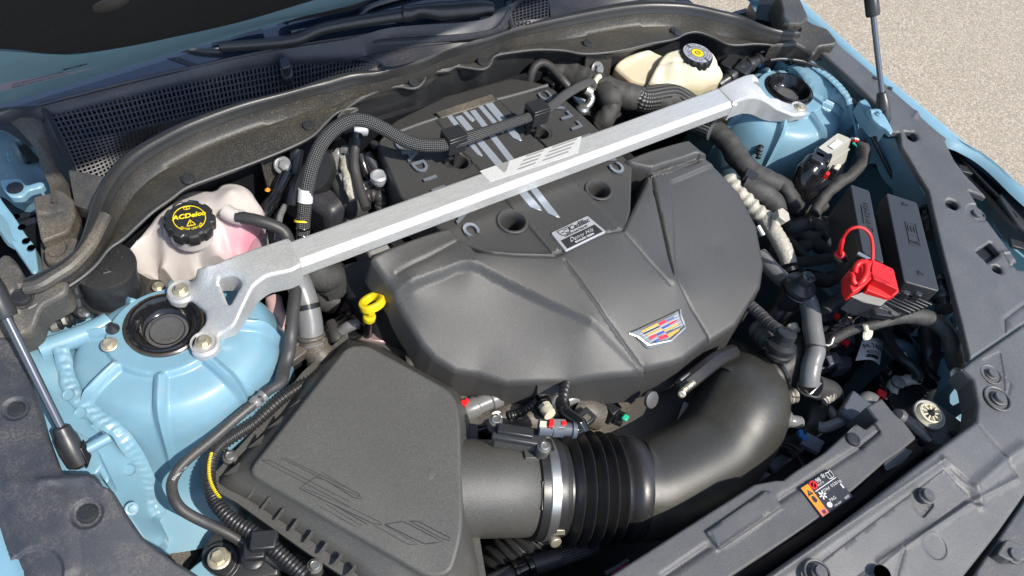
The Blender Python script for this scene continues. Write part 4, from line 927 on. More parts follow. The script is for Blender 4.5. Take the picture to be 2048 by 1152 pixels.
# ================================================================ air box
ab = thing('air_box', 'big grained charcoal air filter housing at the front left of the bay', 'air box', W(0, 720, 900, -.08))
A, B, Cc, D, E_, F_, G_, H_ = L(0, '693,690,-.040 733,686,-.040 908,782,-.046 922,830,-.048 928,1065,-.058 905,1148,-.066 860,1160,-.070 491,944,-.056')
plat = rc([A, B, Cc, D, E_, F_, G_, H_], [.01, .012, .03, .02, .02, .02, .012, .014], 6)
fl = L(7, '1795,-5,-.074 1650,200,-.080 1270,590,-.084 1290,620,-.084 1450,700,-.085 1740,890,-.086 2047,1100,-.088') + L(0, '800,1230,-.09 920,1260,-.10 960,1150,-.11 940,1050,-.12 940,830,-.115 915,780,-.11 760,690,-.11 700,675,-.108')
ptop = resamp(plat, n=120, closed=True)
def ring_of(src, targ, n=120):
    c = sum(src, Vector()) / len(src); out = []
    T = resamp(targ, n=600, closed=True)
    for p in src:
        a = math.atan2(p.y - c.y, p.x - c.x)
        out.append(min(T, key=lambda q: abs(math.atan2(math.sin(math.atan2(q.y - c.y, q.x - c.x) - a), math.cos(math.atan2(q.y - c.y, q.x - c.x) - a)))).copy())
    return out
bot = ring_of(ptop, fl)
c0 = sum(ptop, Vector()) / len(ptop)
def inset(ps, d): return [p + (c0 - p).normalized() * d for p in ps]
rows = [[a.lerp(b, t) + Vector((0, 0, z)) for a, b in zip(ptop, bot)] for t, z in ((0, 0), (.03, .0005), (.08, -.0005), (.3, 0), (.6, 0), (.9, 0), (1, -.002), (1, -.006))]
rows[0] = [p + Vector((0, 0, -.0)) for p in rows[0]]
# the top face as a sheet, the sides as a loft
GRL = [(7, t) for t in ('1530,475 2047,748', '1575,475 2047,720', '1530,475 1575,475', '1640,460 2100,690', '1665,460 2100,672')]
g8 = ['-60,575 0,588 190,708 230,695 -20,545', '-120,640 110,735 350,850 300,855 -150,640', '-30,745 180,865', '10,735 215,860 255,855 50,735', '350,850 460,833 690,952 580,965 350,850', '285,855 500,975 548,968 350,855', '495,830 535,827 755,942 710,947 495,830', '-150,640 -60,575']
GRL += [(8, t) for t in g8]
lid = mk('lid', patch(plat, rnd=.0055, skirt=0, res=.0065), M['lid'], ab, ang=60)
zlid = rbf(plat)
def onlid(k, x, y):
    h = -.056
    for _ in range(4):
        p = W(k, x, y, h); h = float(zlid(np.array([p.x]), np.array([p.y]))[0]) - TOP
    return up(W(k, x, y, h), .0001)
for k_, s_ in GRL:
    pl_ = [onlid(k_, *map(float, t.split(','))) for t in s_.split()]
    mk('engraved_line', tube([up(p, -.0003) for p in pl_], .00062, 5, .01, False), M['lid_dark'], lid)
def closeloft(rows):
    n = len(rows[0]); V = [p for r in rows for p in r]; F = []
    for i in range(len(rows) - 1):
        for j in range(n): F.append((i * n + j, i * n + (j + 1) % n, (i + 1) * n + (j + 1) % n, (i + 1) * n + j))
    return V, F
ptl = [up(p, -.0053) for p in ptop]
mk('lid_sides', closeloft([ptl, [a.lerp(b, .06) + Vector((0, 0, -.002)) for a, b in zip(ptl, bot)], [a.lerp(b, .5) for a, b in zip(ptl, bot)], bot, [up(p, -.005) for p in bot]]), M['lid'], lid, ang=60)
out2 = [p + Vector((p.x - c0.x, p.y - c0.y, 0)).normalized() * .012 for p in bot]
mk('lid_flange', closeloft([[up(p, -.003) for p in bot], [up(p, -.003) for p in out2], [up(p, -.010) for p in out2]]), M['lid'], ab, ang=30)
base_ = [p + Vector((p.x - c0.x, p.y - c0.y, 0)).normalized() * .006 for p in bot]
mk('lower_box', closeloft([[up(p, -.010) for p in base_], [up(p, -.2) for p in bot]]), M['black'], ab, ang=30)
ribs = '1440,700 1520,762 1600,828 1682,895 1770,962 1855,1028 1940,1095 2020,1160'.split()
for q in ribs:
    x, y = map(float, q.split(','))
    p0, p1, p2 = W(7, x, y, -.083), W(7, x + 52, y - 72, -.069), W(7, x + 46, y - 20, -.084)
    mk('rib', prism([p0, p1, p1.lerp(p0, .1) + Vector((.0, -.0, -.014)), ], Vector((.0028, -.0016, 0))), M['lid'], ab, smooth=False)
for q in ('1310,560', '1450,400', '1560,290', '1660,190'):
    x, y = map(float, q.split(','))
    mk('rib', prism([W(7, x, y, -.080), W(7, x + 95, y - 75, -.056), W(7, x + 60, y + 10, -.078)], .003), M['lid'], ab, smooth=False)
scr = join(lathe([(.0055, 0), (.0055, .002), (.0045, .003), (.0042, .0018), (.0005, .0018)], 18))
scm = mesh('flange_screw', scr[0], scr[1], M['steel'])
bossm = mesh('screw_boss', *lathe([(.0085, -.02), (.0085, .0), (.006, .001)], 18), M['lid'])
for q in (W(7, 1345, 452, -.078), W(7, 1840, 1092, -.083)):
    place('screw_boss', bossm, ab, fr(up(q, -.001), UPV)); place('flange_screw', scm, ab, fr(q, UPV))
# neck out of the lid
n0, n1 = W(8, 850, 640, -.116), W(8, 1245, 640, -.122)
ax = (n1 - n0).normalized(); zx = Vector((0, 0, 1)) - ax * ax.z; zx.normalize()
fn = fr(n0, ax, (0, 0, 1)); ln = (n1 - n0).length
print('neck', n0, n1, ln, ax)
mk('neck', lathe([(.0585, -.06), (.0600, -.012), (.0605, .0), (.0600, .02), (.0590, ln - .002), (.0565, ln), (.05, ln)], 64, cap=False), M['lid'], ab, fn, ang=60)
mk('neck_tab', xf(box((.052, -.008, ln - .030), (.0632, .008, ln - .006)), fn @ Matrix.Rotation(-.35, 4, 'Z')), M['lid'], ab, bevel=.001)
mk('neck_slot', xf(box((.056, -.016, ln - .012), (.0605, .018, ln - .004)), fn @ Matrix.Rotation(.5, 4, 'Z')), M['black'], ab, bevel=.0006)
# air flow sensor
ss = thing('air_flow_sensor', 'small black air flow sensor with plug on top of the intake neck', 'sensor', W(8, 1140, 320, -.04))
sc = W(8, 1135, 330, -.045); sx_ = (W(8, 1240, 345, -.045) - W(8, 1030, 310, -.045)).normalized(); sy_ = UPV.cross(sx_).normalized()
mk('sensor_base', hexa(sc + Vector((0, 0, -.012)), sx_ * .030, sy_ * .011, (0, 0, .010)), M['lid'], ss, bevel=.003)
mk('sensor_body', hexa(sc, sx_ * .033, sy_ * .011, (0, 0, .0055)), M['fuse'], ss, bevel=.002)
mk('sensor_top', hexa(sc + sx_ * -.006 + Vector((0, 0, .009)), sx_ * .022, sy_ * .006, (0, 0, .004)), M['black'], ss, bevel=.0015)
for k in (-1, 1):
    e = sc + sx_ * .031 * k + sy_ * (.012 * -k)
    mk('screw_ear', lathe([(.0085, -.012), (.0085, .006), (.007, .007), (.004, .007)], 20), M['lid'], ss, fr(e, UPV)); place('screw', scm, ss, fr(e + Vector((0, 0, .0065)), UPV))
pc = W(8, 1250, 285, -.030); pdir = (W(8, 1400, 292, -.030) - pc).normalized()
mk('plug', join(xf(lathe([(.0095, 0), (.0095, .016), (.0105, .017), (.0105, .030), (.0085, .031), (.0085, .040), (.011, .041), (.011, .046), (.006, .047)], 18), fr(pc, pdir))), M['dkgrey'], ss)
mk('plug_lock', hexa(pc + pdir * .022 + Vector((0, 0, .0115)), pdir * .008, sy_ * .006, (0, 0, .003)), M['hose_grey'], ss, bevel=.001)
mk('red_tab', hexa(pc + pdir * .013 + Vector((0, 0, .012)), pdir * .0032, sy_ * .005, (0, 0, .0028)), M['red'], ss, bevel=.0008)
mk('red_tab', hexa(pc + pdir * .028 + Vector((0, 0, .0145)), pdir * .003, sy_ * .003, (0, 0, .0015)), M['red'], ss, bevel=.0006)
mk('paper_mark', hexa(pc + pdir * .004 + Vector((0, 0, .0098)), pdir * .0045, sy_ * .004, (0, 0, .0006)), M['ivory'], ss)
mk('plug_elbow', tube([pc + pdir * .044, pc + pdir * .053, pc + pdir * .056 + Vector((-.002, .006, .006)), W(8, 1395, 190, -.035), W(8, 1385, 130, -.05)], .0085, 14), M['gloss'], ss)
mk('plug_conduit', tube([W(8, 1395, 195, -.035), W(8, 1390, 130, -.045), W(8, 1400, 60, -.06), W(8, 1420, -20, -.09)], .006, 12, .0012, rfun=corr(.006, .004, .14)), M['rubber'], ss)

# ================================================================ intake duct
idt = thing('intake_duct', 'fat black intake duct with ribbed bellows, steel clamp and bent elbow', 'duct', n1)
bl = fr(n1, ax, (0, 0, 1))
mk('cuff', lathe([(.0565, -.012), (.0640, -.010), (.0645, .018), (.0635, .022), (.0600, .024), (.0600, .030)], 64, cap=False), M['rubber'], idt, bl, ang=40)
cl_ = mk('hose_clamp', lathe([(.0646, -.0005), (.0660, .0005), (.0661, .006), (.0660, .0115), (.0646, .0125)], 72, cap=False), M['steel'], idt, bl, ang=40)
sc0 = W(8, 1335, 930, -.125)
mk('clamp_screw', join(xf(lathe([(.0065, 0), (.0075, .002), (.0075, .009), (.005, .010), (.0005, .0095)], 16), fr(sc0, (-.2, -.75, .35))), hexa(W(8, 1338, 870, -.112), Vector(ax) * .008, Vector((-.05, -.6, .45)) * .016, (0, .002, .004))), M['zinc'], cl_, bevel=.0008)
mk('clamp_slot', hexa(W(8, 1312, 385, -.062), ax * .0045, Vector(ax).cross(UPV).normalized() * .010 + Vector((0, 0, .004)), (0, 0, .0012)), M['black'], cl_)
prof = [(.060, .022), (.0605, .027)]
zc = .029
for i in range(5):
    k = 1 - .02 * abs(i - 2)
    prof += [(.0565, zc), (.0590, zc + .0035), (.0725 * k, zc + .0080), (.0750 * k, zc + .0096), (.0735 * k, zc + .0112), (.0600, zc + .0135)]; zc += .0145
prof += [(.0595, zc + .001), (.0625, zc + .006), (.0670, zc + .010), (.0690, zc + .016), (.0680, zc + .026), (.0650, zc + .032), (.0640, zc + .034)]
zc += .030
mk('bellows', lathe(prof, 72, cap=False), M['rubber'], idt, bl, ang=70)
e0_ = n1 + ax * (zc - .004)
print('bellows end', e0_, e0_.z - TOP)
pe = [e0_, e0_ + ax * .03, W(9, 190, 475, -.135), W(9, 305, 345, -.128), W(0, 1480, 825, -.118), W(0, 1488, 785, -.130), W(0, 1468, 752, -.150), W(0, 1436, 728, -.175)]
mk('elbow', tube(pe, .062, 56, .006, rfun=lambda s, a, t: .0640 + .003 * math.sin(PI * t) - .017 * float(sm(np.array((t - .6) / .4))) + .0015 * math.exp(-((s - .006) / .006) ** 2)), M['duct'], idt, ang=80)
b0, b1 = W(0, 1498, 776, -.112), W(0, 1616, 697, -.10)
bd_ = (b1 - b0).normalized()
bl_n = (b1 - b0).length
mk('branch_pipe', xf(lathe([(.054, -.035), (.050, -.01), (.043, .008), (.0365, .016), (.0345, .020), (.0345, .030), (.0365, .032), (.0365, .036), (.0345, .038), (.0335, .050), (.0275, .053), (.0270, bl_n), (.0250, bl_n + .002), (.022, bl_n - .01), (.0005, bl_n - .01)], 44), fr(b0, bd_)), M['duct'], idt, ang=40)
mk('branch_ring', xf(lathe([(.0345, .039), (.0375, .0405), (.0375, .0450), (.0345, .0465)], 44, cap=False), fr(b0, bd_)), M['gloss'], idt)
# throttle clamp where the elbow meets the engine
t0, t1 = W(6, 0, 1150, -.09), W(6, 345, 955, -.085)
mk('throttle_band', tube([W(6, 30, 1165, -.085), W(6, 130, 1085, -.075), W(6, 240, 1000, -.075), W(6, 345, 950, -.085)], .012, 10, .006, flat=None), M['rubber'], idt)
mk('throttle_clamp', tube([W(6, 40, 1118, -.076), W(6, 110, 1070, -.070), W(6, 215, 1008, -.068)], .0040, 10, .004), M['steel'], idt)
mk('throttle_clamp_screw', join(xf(lathe([(.0045, 0), (.0052, .002), (.0052, .008), (.003, .009), (.0005, .0085)], 12), fr(W(9, 45, 75, -.066), (-.6, -.5, .5))), tube(L(9, '50,70,-.064 115,20,-.062'), .0042, 8, .0012, rfun=corr(.0042, .004, .15))), M['zinc'], idt)
# ================================================================ bulkhead trim with its seal
bt_ = thing('bulkhead_trim', 'long curved black trim with rubber seal and push pins behind the engine', 'trim', W(1, 1500, 700, .06))
Hs = .070
seal = L(4, '150,560,.052 200,540,.054 330,480,.058 430,410,.060 490,330,.062 545,190,.064') + L(1, '600,1140,.066 680,1010,.068 780,915,.07 920,828,.071 1100,738,.071 1400,628,.071 1700,552,.071 2047,450,.071') + L(2, '400,425,.071 800,282,.071 1200,158,.070 1600,70,.070 1850,35,.070 2040,35,.070') + L(3, '120,48,.070 260,80,.069 380,110,.068 500,160,.067 600,190,.066 720,200,.064')
low = L(4, '170,700,.040 330,610,.040 450,540,.040 560,450,.040 640,350,.040 720,295,.040 800,220,.040 900,130,.042 1000,60,.042') + L(1, '1090,1105,.042 1230,1050,.042 1500,950,.042 1700,868,.042 1830,800,.042 1900,730,.042 1980,660,.042 2100,640,.042') + L(2, '70,705,.042 150,622,.042 300,542,.042 420,512,.042 505,525,.042 560,505,.042 600,445,.042 650,425,.042 720,420,.042 760,395,.042 830,402,.042 920,412,.042 965,385,.042 990,335,.042 1100,312,.043 1250,296,.043 1400,302,.043 1500,320,.043 1620,316,.043 1760,296,.043 1900,262,.043 2040,235,.043') + L(3, '60,205,.043 130,192,.044 220,220,.044 330,268,.044 470,262,.044 560,268,.044 690,284,.044 740,275,.044')
ns = 170
S = resamp(cat(seal, 8), n=ns); Lw = resamp(cat(low, 6), n=ns)
def match(S, T):
    # pair each seal point with the lip point across it
    out = []; j = 0
    for i, p in enumerate(S):
        t = (S[min(i + 1, len(S) - 1)] - S[max(i - 1, 0)]); t.z = 0; t.normalize()
        best = min(range(j, min(j + 26, len(T))), key=lambda q: abs((T[q] - p).dot(t)) + .02 * (T[q] - p).length)
        out.append(best); j = best
    return [T[b] for b in out]
Lw2 = resamp(cat(low, 6), n=ns)
def sidev(i):
    d = Lw2[i] - S[i]; d.z = 0; return d.normalized()
dn = [sidev(i) for i in range(ns)]
for _ in range(6): dn = [(dn[max(i - 1, 0)] + dn[i] + dn[min(i + 1, ns - 1)]).normalized() for i in range(ns)]
rowsS = []
for t, z in ((-.016, -.012), (-.011, -.002), (-.0075, .004), (-.002, .0065), (.004, .005), (.0065, .000), (.0072, -.006), (.0090, -.008), (.0095, -.012)):
    rowsS.append([p + d * t + Vector((0, 0, z)) for p, d in zip(S, dn)])
mk('seal', loft(rowsS, ns, spl=False), M['rubber'], bt_, ang=70)
A0 = rowsS[-1]
B0 = Lw2
def mixr(t, z): return [a.lerp(b, t) * 1 + Vector((0, 0, z)) for a, b in zip(A0, B0)]
rowsT = [mixr(0, .002), [p + d * .002 + Vector((0, 0, -.012)) for p, d in zip(A0, dn)], mixr(.14, -.016), mixr(.24, -.0125), mixr(.30, -.011), mixr(.55, -.004), mixr(.8, -.001), mixr(.95, .0008), mixr(1, .002), [p - d * .001 + Vector((0, 0, -.004)) for p, d in zip(B0, dn)], [p - d * .02 + Vector((0, 0, -.012)) for p, d in zip(B0, dn)]]
mk('trim_panel', loft(rowsT, ns, spl=False), M['trim'], bt_, ang=60)
mk('trim_lip', tube([up(p, .0018) for p in B0], .0018, 6, .004, spline=False), M['panel'], bt_)
bk0 = [i for i in range(ns) if B0[i].x > -.27]
mk('bulkhead_skin', loft([[B0[i] - dn[i] * q + Vector((0, 0, z)) for i in bk0] for q, z in ((.018, -.010), (.022, -.06), (.02, -.4))], len(bk0), spl=False), M['black'], bt_)
for q in ((1, 1100, 1045), (1, 1805, 732), (2, 1535, 252), (2, 520, 480), (2, 920, 360), (2, 2045, 178), (3, 20, 188)):
    pin(bt_, W(q[0], q[1], q[2], .048), (0, -.25, 1), 1.0)
# moulded corner at the passenger side
cp = patch(rc(L(4, '0,400,.050 60,380,.050 110,440,.048 150,530,.050 210,545,.052 400,520,.050 390,600,.046 300,650,.044 240,680,.042 200,790,.034 170,832,.03 150,836,.03 60,870,.032 -100,860,.036 -150,500,.05'), .006), feats=[Relief(circ(W(4, 120, 622, .046), .013), -.002, .003), Ridge(L(4, '20,420 80,470 130,560 160,600 250,620'), .005, .006), Ridge(L(4, '200,700 170,820'), .003, .003)], rnd=.004, skirt=.03, res=.007)
mk('corner_moulding', cp, M['trim_dusty'], bt_, ang=60)
mk('edge_channel', tube(L(4, '150,575,.054 230,560,.056 330,500,.058 420,440,.060 520,330,.062 590,200,.063 615,150,.064'), .0075, 10), M['trim_dusty'], bt_)
pin(bt_, W(4, 120, 622, .0475), s=1.25)
# moulded end at the driver's side
cp = patch(rc(L(3, '630,20,.075 700,60,.072 770,100,.07 800,130,.07 900,165,.07 960,240,.066 945,258,.064 850,270,.058 820,318,.052 770,290,.052 720,255,.056 560,262,.052 660,235,.056 740,180,.064 745,150,.068 640,140,.074'), .005), feats=[Ridge(L(3, '690,80 760,190 740,250'), -.012, .012), Ridge(L(3, '790,150 800,230 840,290'), -.008, .008), Ridge(L(3, '880,170 915,180 940,240'), .005, .006)], rnd=.004, skirt=.03, res=.005)
mk('end_moulding', cp, M['trim'], bt_, ang=60)
mk('end_scoop', patch(rc(L(3, '610,-60,.095 730,-30,.09 790,100,.078 745,140,.076 640,135,.08 640,60,.085'), .006), feats=[Relief(rc(L(3, '690,60 770,60 780,150 720,150'), .004), -.02, .01)], rnd=.004, skirt=.04, res=.006), M['trim'], bt_, ang=60)

# ================================================================ cowl: grille, panel, windscreen, wipers
cw = thing('cowl_panel', 'dark cowl panel with a fine square mesh grille under the windscreen', 'cowl', W(1, 1000, 600, .05))
gt = L(1, '290,660,.060 700,572,.060 1100,482,.060 1600,378,.060 2050,300,.060') + L(2, '330,370,.060')
gm = L(1, '385,835,.040 700,778,.040 1000,710,.040 1330,640,.040 1700,560,.042 2047,455,.045') + L(2, '300,390,.050')
gb = L(1, '500,1110,.004 640,1040,.004 800,900,.004 950,840,.01 1200,740,.02 1700,590,.03 2047,475,.035') + L(2, '320,395,.04')
def band(a, b, nu, nv, th, ends=True):
    A_ = resamp(cat(a, 8), n=nu); B_ = resamp(cat(b, 8), n=nu); V, F = [], []
    def barq(p, q, n, wd):
        d = (q - p).normalized(); s = d.cross(n).normalized() * wd
        k = len(V); dz = n * -.006
        V.extend([p - s, p + s, q + s, q - s, p - s + dz, p + s + dz, q + s + dz, q - s + dz])
        F.extend([(k, k + 1, k + 2, k + 3), (k, k + 4, k + 5, k + 1), (k + 2, k + 6, k + 7, k + 3), (k + 1, k + 5, k + 6, k + 2), (k, k + 3, k + 7, k + 4)])
    for i in range(nu):
        i2 = min(i + 1, nu - 1); n = (A_[i2] - A_[i2 - 1]).cross(A_[i2] - B_[i2]).normalized(); n = n if n.z > 0 else -n
        barq(A_[i], B_[i], n, th)
    for j in range(nv + 1):
        t = j / nv
        for i in range(nu - 1):
            p, q = A_[i].lerp(B_[i], t), A_[i + 1].lerp(B_[i + 1], t)
            n = (A_[i + 1] - A_[i]).cross(A_[i] - B_[i])
            if n.length < 1e-9: continue
            n.normalize(); n = n if n.z > 0 else -n
            barq(p, q, n, th * .8)
    return V, F
mk('grille_mesh', join(band(gt, gm, 82, 6, .0011), band(gm, gb, 82, 12, .0010)), M['cowl'], cw, smooth=False, kind='stuff')
mk('grille_back', loft([[up(p, -.02) + Vector((0, .01, 0)) for p in cat(gt, 8)], [up(p, -.02) for p in cat(gm, 8)], [up(p, -.02) for p in cat(gb, 8)]], 40, spl=False), M['dark'], cw)
top = L(1, '-300,690,.066 0,655,.064 130,655,.064 235,640,.064 700,540,.066 1100,455,.066 1600,345,.068 2047,285,.070') + L(2, '400,205,.070 900,195,.070 1010,170,.07 1080,80,.07')
top2 = L(1, '-300,650,.070 0,622,.069 120,640,.068 230,622,.068 700,500,.072 1000,430,.074 1600,300,.078 2047,225,.080') + L(2, '400,160,.080 900,120,.085 1050,40,.085 1200,-30,.085')
low_f = L(1, '-300,720,.06 0,690,.058 150,675,.058 290,662,.060 700,574,.060 1100,484,.060 1600,380,.060 2047,340,.060') + L(2, '330,300,.062 800,235,.064 1000,195,.066 1110,130,.066')
mk('frame_band', loft([top2, top, [up(p, -.001) for p in low_f], [up(p, -.012) for p in low_f]], 90), M['cowl'], cw, ang=50)
mk('frame_side', loft([L(1, '240,640,.064 300,800,.045 350,900,.03 420,1020,.01 480,1110,-.002'), L(1, '262,640,.068 330,800,.05 385,910,.034 450,1030,.014 520,1140,.0'), L(1, '292,660,.062 365,820,.042 420,940,.026 490,1060,.006 560,1150,.0')], 30), M['cowl'], cw, ang=50)
# deck of the cowl on the right part, in front of the second wiper
mk('cowl_deck', loft([L(2, '-100,330,.058 330,300,.060 800,235,.062 1010,190,.064 1110,130,.064 1320,100,.066 1700,30,.068 2047,-20,.07') , L(2, '-100,352,.056 200,352,.057 330,376,.056 420,385,.054 800,280,.054 1050,205,.056 1200,165,.056 1500,95,.058 1750,55,.06 2047,20,.06')], 60), M['cowl'], cw)
mk('cowl_deck', loft([L(2, '1300,-80,.080 1500,-80,.082 1800,-80,.084 2200,-90,.086'), L(2, '1320,100,.066 1550,50,.067 1760,10,.068 2060,-30,.07')], 20), M['cowl'], cw)
g2t, g2b = L(2, '1085,-60,.085 1200,-90,.085 1330,-120,.085'), L(2, '1095,170,.062 1200,140,.062 1325,108,.062')
mk('grille_mesh', band(g2t, g2b, 12, 13, .0011), M['cowl'], cw, smooth=False, kind='stuff')
mk('grille_back', loft([[up(p, -.015) for p in g2t], [up(p, -.015) for p in g2b]], 8), M['dark'], cw)
mk('grille_frame', tube(L(2, '1060,30,.075 1080,110,.068 1110,180,.062 1210,150,.062 1335,112,.064'), .005, 8), M['cowl'], cw)
mk('cowl_rib', tube(L(2, '0,290,.063 300,255,.064 700,228,.066 900,208,.068 1000,180,.07 1060,100,.074 1075,20,.08'), .006, 8), M['cowl'], cw)
mk('access_clip', prism(rc(L(1, '1635,335,.074 1680,322,.074 1705,385,.072 1712,440,.064 1690,462,.06 1655,455,.06 1635,390,.072'), .004), .012), M['black'], cw, bevel=.003)
mk('clip_tab', prism(rc(L(1, '1628,338,.079 1684,322,.079 1702,385,.076 1648,400,.076'), .004), .006), M['cowl'], cw, bevel=.0025)
# dusty flap and water channel at the passenger end of the cowl
mk('side_flap', loft([L(1, '30,690,.050 130,780,.045 210,880,.040 240,980,.034 290,1090,.030 300,1180,.03'), L(1, '110,690,.055 200,790,.048 260,900,.038 300,1000,.030 350,1110,.02 370,1200,.02'), L(1, '230,660,.056 260,760,.045 300,900,.03 350,1000,.018 420,1110,.0 450,1200,-.005')], 26), M['trim_dusty'], cw, ang=60)
mk('water_channel', patch(rc(L(4, '190,40,.030 330,-20,.028 430,50,.026 440,140,.022 400,240,.020 240,300,.022 215,180,.026'), .004), feats=[Ridge(L(4, '300,20 330,120 320,220'), -.004, .01), Ridge(L(4, '220,230 400,195'), -.002, .004)], rnd=.003, skirt=.03, res=.006), M['trim_dusty'], cw)
mk('dirty_pocket', patch(L(4, '400,-120,.02 600,-80,.03 610,60,.034 540,120,.036 440,90,.02'), rnd=0, skirt=.02, res=.008), M['trim_dusty'], cw)
mk('drain_block', patch(rc(L(4, '250,320,.012 420,260,.012 480,300,.012 470,400,.008 420,440,.006 260,420,.006'), .006), rnd=.004, skirt=.05, res=.008, feats=[Relief(circ(W(4, 325, 335, .01), .012), -.003, .004)]), M['trim_dusty'], cw)
mk('channel_block', patch(rc(L(4, '230,290,-.01 560,230,-.01 600,400,-.01 420,520,-.01 240,480,-.01'), .006), rnd=.004, skirt=.06, res=.01), M['trim_dusty'], cw)
# body steel beside it
def bs(s, k=4, **kw): return patch(rc(L(k, s), .004), rnd=.002, skirt=.02, res=.008, **kw)
mk('inner_rail', patch(rc(L(1, '-200,720,.02 20,740,.02 110,800,.012 230,870,.006 280,1020,-.01 300,1180,-.02 120,1180,-.02 -20,1060,.0 -200,1000,.01'), .004), rnd=.002, skirt=.03, res=.008, feats=[Relief(L(1, '105,850 160,840 225,930 150,945'), -.02, .002), Ridge(L(1, '0,800 120,860 210,990'), -.006, .02)]), M['blue_dk'], car)
mk('rail_slot', prism(L(1, '112,850,.011 150,843,.011 236,935,.005 158,945,.006'), .002), M['dark'], car)
mk('hinge_arm', patch(rc(L(1, '0,1050,.028 120,1040,.026 150,1085,.026 240,1058,.026 262,1075,.026 240,1095,.026 170,1110,.026 130,1150,.026 60,1152,.028 20,1110,.028'), .004), rnd=.002, skirt=.008, res=.005), M['blue'], car)
mk('hinge_hole', lathe([(.0095, .0015), (.009, .003), (.005, .003), (.0005, .003)], 20), M['dark'], car, fr(W(1, 90, 1105, .027), UPV))
mk('rail_edge', patch(rc(L(4, '-60,-60,.03 10,60,.028 80,150,.026 150,260,.022 200,320,.018 222,470,.012 190,490,.012 110,370,.014 60,300,.018 0,170,.022 -60,100,.026'), .004), rnd=.0025, skirt=.02, res=.005), M['blue'], car)
for q in ('95,160', '130,220', '155,300', '185,340'):
    mk('rail_hole', lathe([(.0045, .0012), (.0005, .0012)], 14), M['panel'], car, fr(up(L(4, q, .023)[0], .0), UPV))
mk('hinge_bracket', tube(L(4, '-20,170,.02 40,240,.016 80,300,.012 140,330,.01'), .008, 8), M['blue_dk'], car)
mk('stamp_mark', join(tube(L(1, '38,893,.012 40,912,.012 62,918,.012 66,900,.012'), .0009, 6), tube(L(1, '45,925,.012 48,942,.012 68,946,.012 70,930,.012'), .0009, 6)), M['blue'], car)
# blue corner seen behind the trim on the driver's side
mk('corner_panel', loft([L(3, '340,-40,.07 430,0,.06 470,60,.05 490,85,.04'), L(3, '500,-60,.08 498,0,.07 480,60,.05 490,95,.04')], 12), M['blue'], car)
mk('corner_dark', patch(L(3, '480,-80,.06 640,-80,.07 660,150,.05 480,110,.04'), rnd=0, skirt=.05, res=.02), M['dark'], car)
# windscreen glass
ws = thing('windscreen', 'dark tinted windscreen glass under the raised hood', 'glass', W(1, 1000, 420, .08))
GZ = Vector((0, -.45, 1)).normalized(); GP = W(1, 1000, 432, .073)
def gp(k, x, y): return WP(k, x, y, GP, GZ)
gA = [gp(1, *q) for q in ((-500, 735), (0, 628), (230, 618), (700, 498), (1000, 427), (1600, 297), (2047, 222))] + [gp(2, *q) for q in ((500, 150), (900, 110), (1200, -40), (2047, -420))]
mk('glass', loft([gA, [p + Vector((.03, .75, .3375)) for p in gA]], 40, spl=False), M['glass'], ws)
mk('glass_trim', tube([gp(1, *q) + GZ * .002 for q in ((230, 618), (700, 498), (1000, 427), (1600, 297), (2047, 222))] + [gp(2, 900, 110) + GZ * .002], .0025, 6), M['cowl'], ws)
mk('sticker_edge', prism([gp(1, *q) + GZ * .001 for q in ((975, 342), (1040, 335), (1155, 378), (1110, 390))], -GZ * .0005), M['gloss'], ws)
def wiper(nm, label, armpts, rad, blade):
    t = thing('wiper', label, 'wiper', armpts[0][0]); return t
def flatbar(pts, wd, th, up_=GZ):
    P = resamp(cat([p for p, *_ in pts], 8), n=40); wi = np.interp(np.linspace(0, 1, 40), np.linspace(0, 1, len(pts)), [q[1] for q in pts]); V, F = [], []
    for i, p in enumerate(P):
        t = (P[min(i + 1, 39)] - P[max(i - 1, 0)]).normalized(); s = t.cross(up_).normalized(); ww = wi[i]
        for a, b in ((-1, -.5), (-.8, .35), (0, .6), (.8, .35), (1, -.5), (0, -.7)): V.append(p + s * a * ww + up_ * b * th)
    for i in range(39):
        for j in range(6): F.append((i * 6 + j, i * 6 + (j + 1) % 6, (i + 1) * 6 + (j + 1) % 6, (i + 1) * 6 + j))
    F += [tuple(range(5, -1, -1)), tuple(39 * 6 + j for j in range(6))]
    return V, F
w1 = thing('wiper', 'near wiper arm with chunky black base resting low on the windscreen', 'wiper', gp(2, 700, 120))
ga = lambda k, x, y, d: gp(k, x, y) + GZ * d
mk('arm', flatbar([(ga(1, 1280, 300, .012), .006), (ga(1, 1700, 262, .014), .008), (ga(2, 0, 195, .018), .009), (ga(2, 440, 130, .024), .010)], 1, .010), M['black'], w1, ang=60)
mk('arm_base', flatbar([(ga(2, 430, 125, .026), .013), (ga(2, 470, 130, .026), .009), (ga(2, 520, 118, .027), .015), (ga(2, 700, 115, .028), .014), (ga(2, 880, 100, .028), .015), (ga(2, 948, 105, .027), .010)], 1, .014), M['black'], w1, ang=60)
mk('blade', flatbar([(ga(1, 1240, 228, .02), .004), (ga(1, 1290, 222, .022), .006), (ga(1, 1550, 178, .022), .006)], 1, .010), M['hose_grey'], w1)
mk('blade_rubber', flatbar([(ga(1, 1050, 285, .004), .003), (ga(1, 1200, 310, .004), .004), (ga(1, 1300, 312, .005), .004)], 1, .006), M['black'], w1)
w2 = thing('wiper', 'far wiper blade reaching in from the top edge above the other arm', 'wiper', gp(1, 1900, 100))
mk('blade', flatbar([(ga(1, 1655, 165, .02), .006), (ga(1, 1690, 140, .022), .010), (ga(1, 2047, 60, .022), .010), (ga(2, 300, -10, .022), .010), (ga(2, 900, -150, .022), .009)], 1, .012), M['black'], w2)
mk('arm', flatbar([(ga(1, 1700, 205, .004), .004), (ga(1, 2047, 140, .006), .005), (ga(2, 300, 40, .006), .005), (ga(2, 900, -110, .006), .005)], 1, .008), M['gloss'], w2)
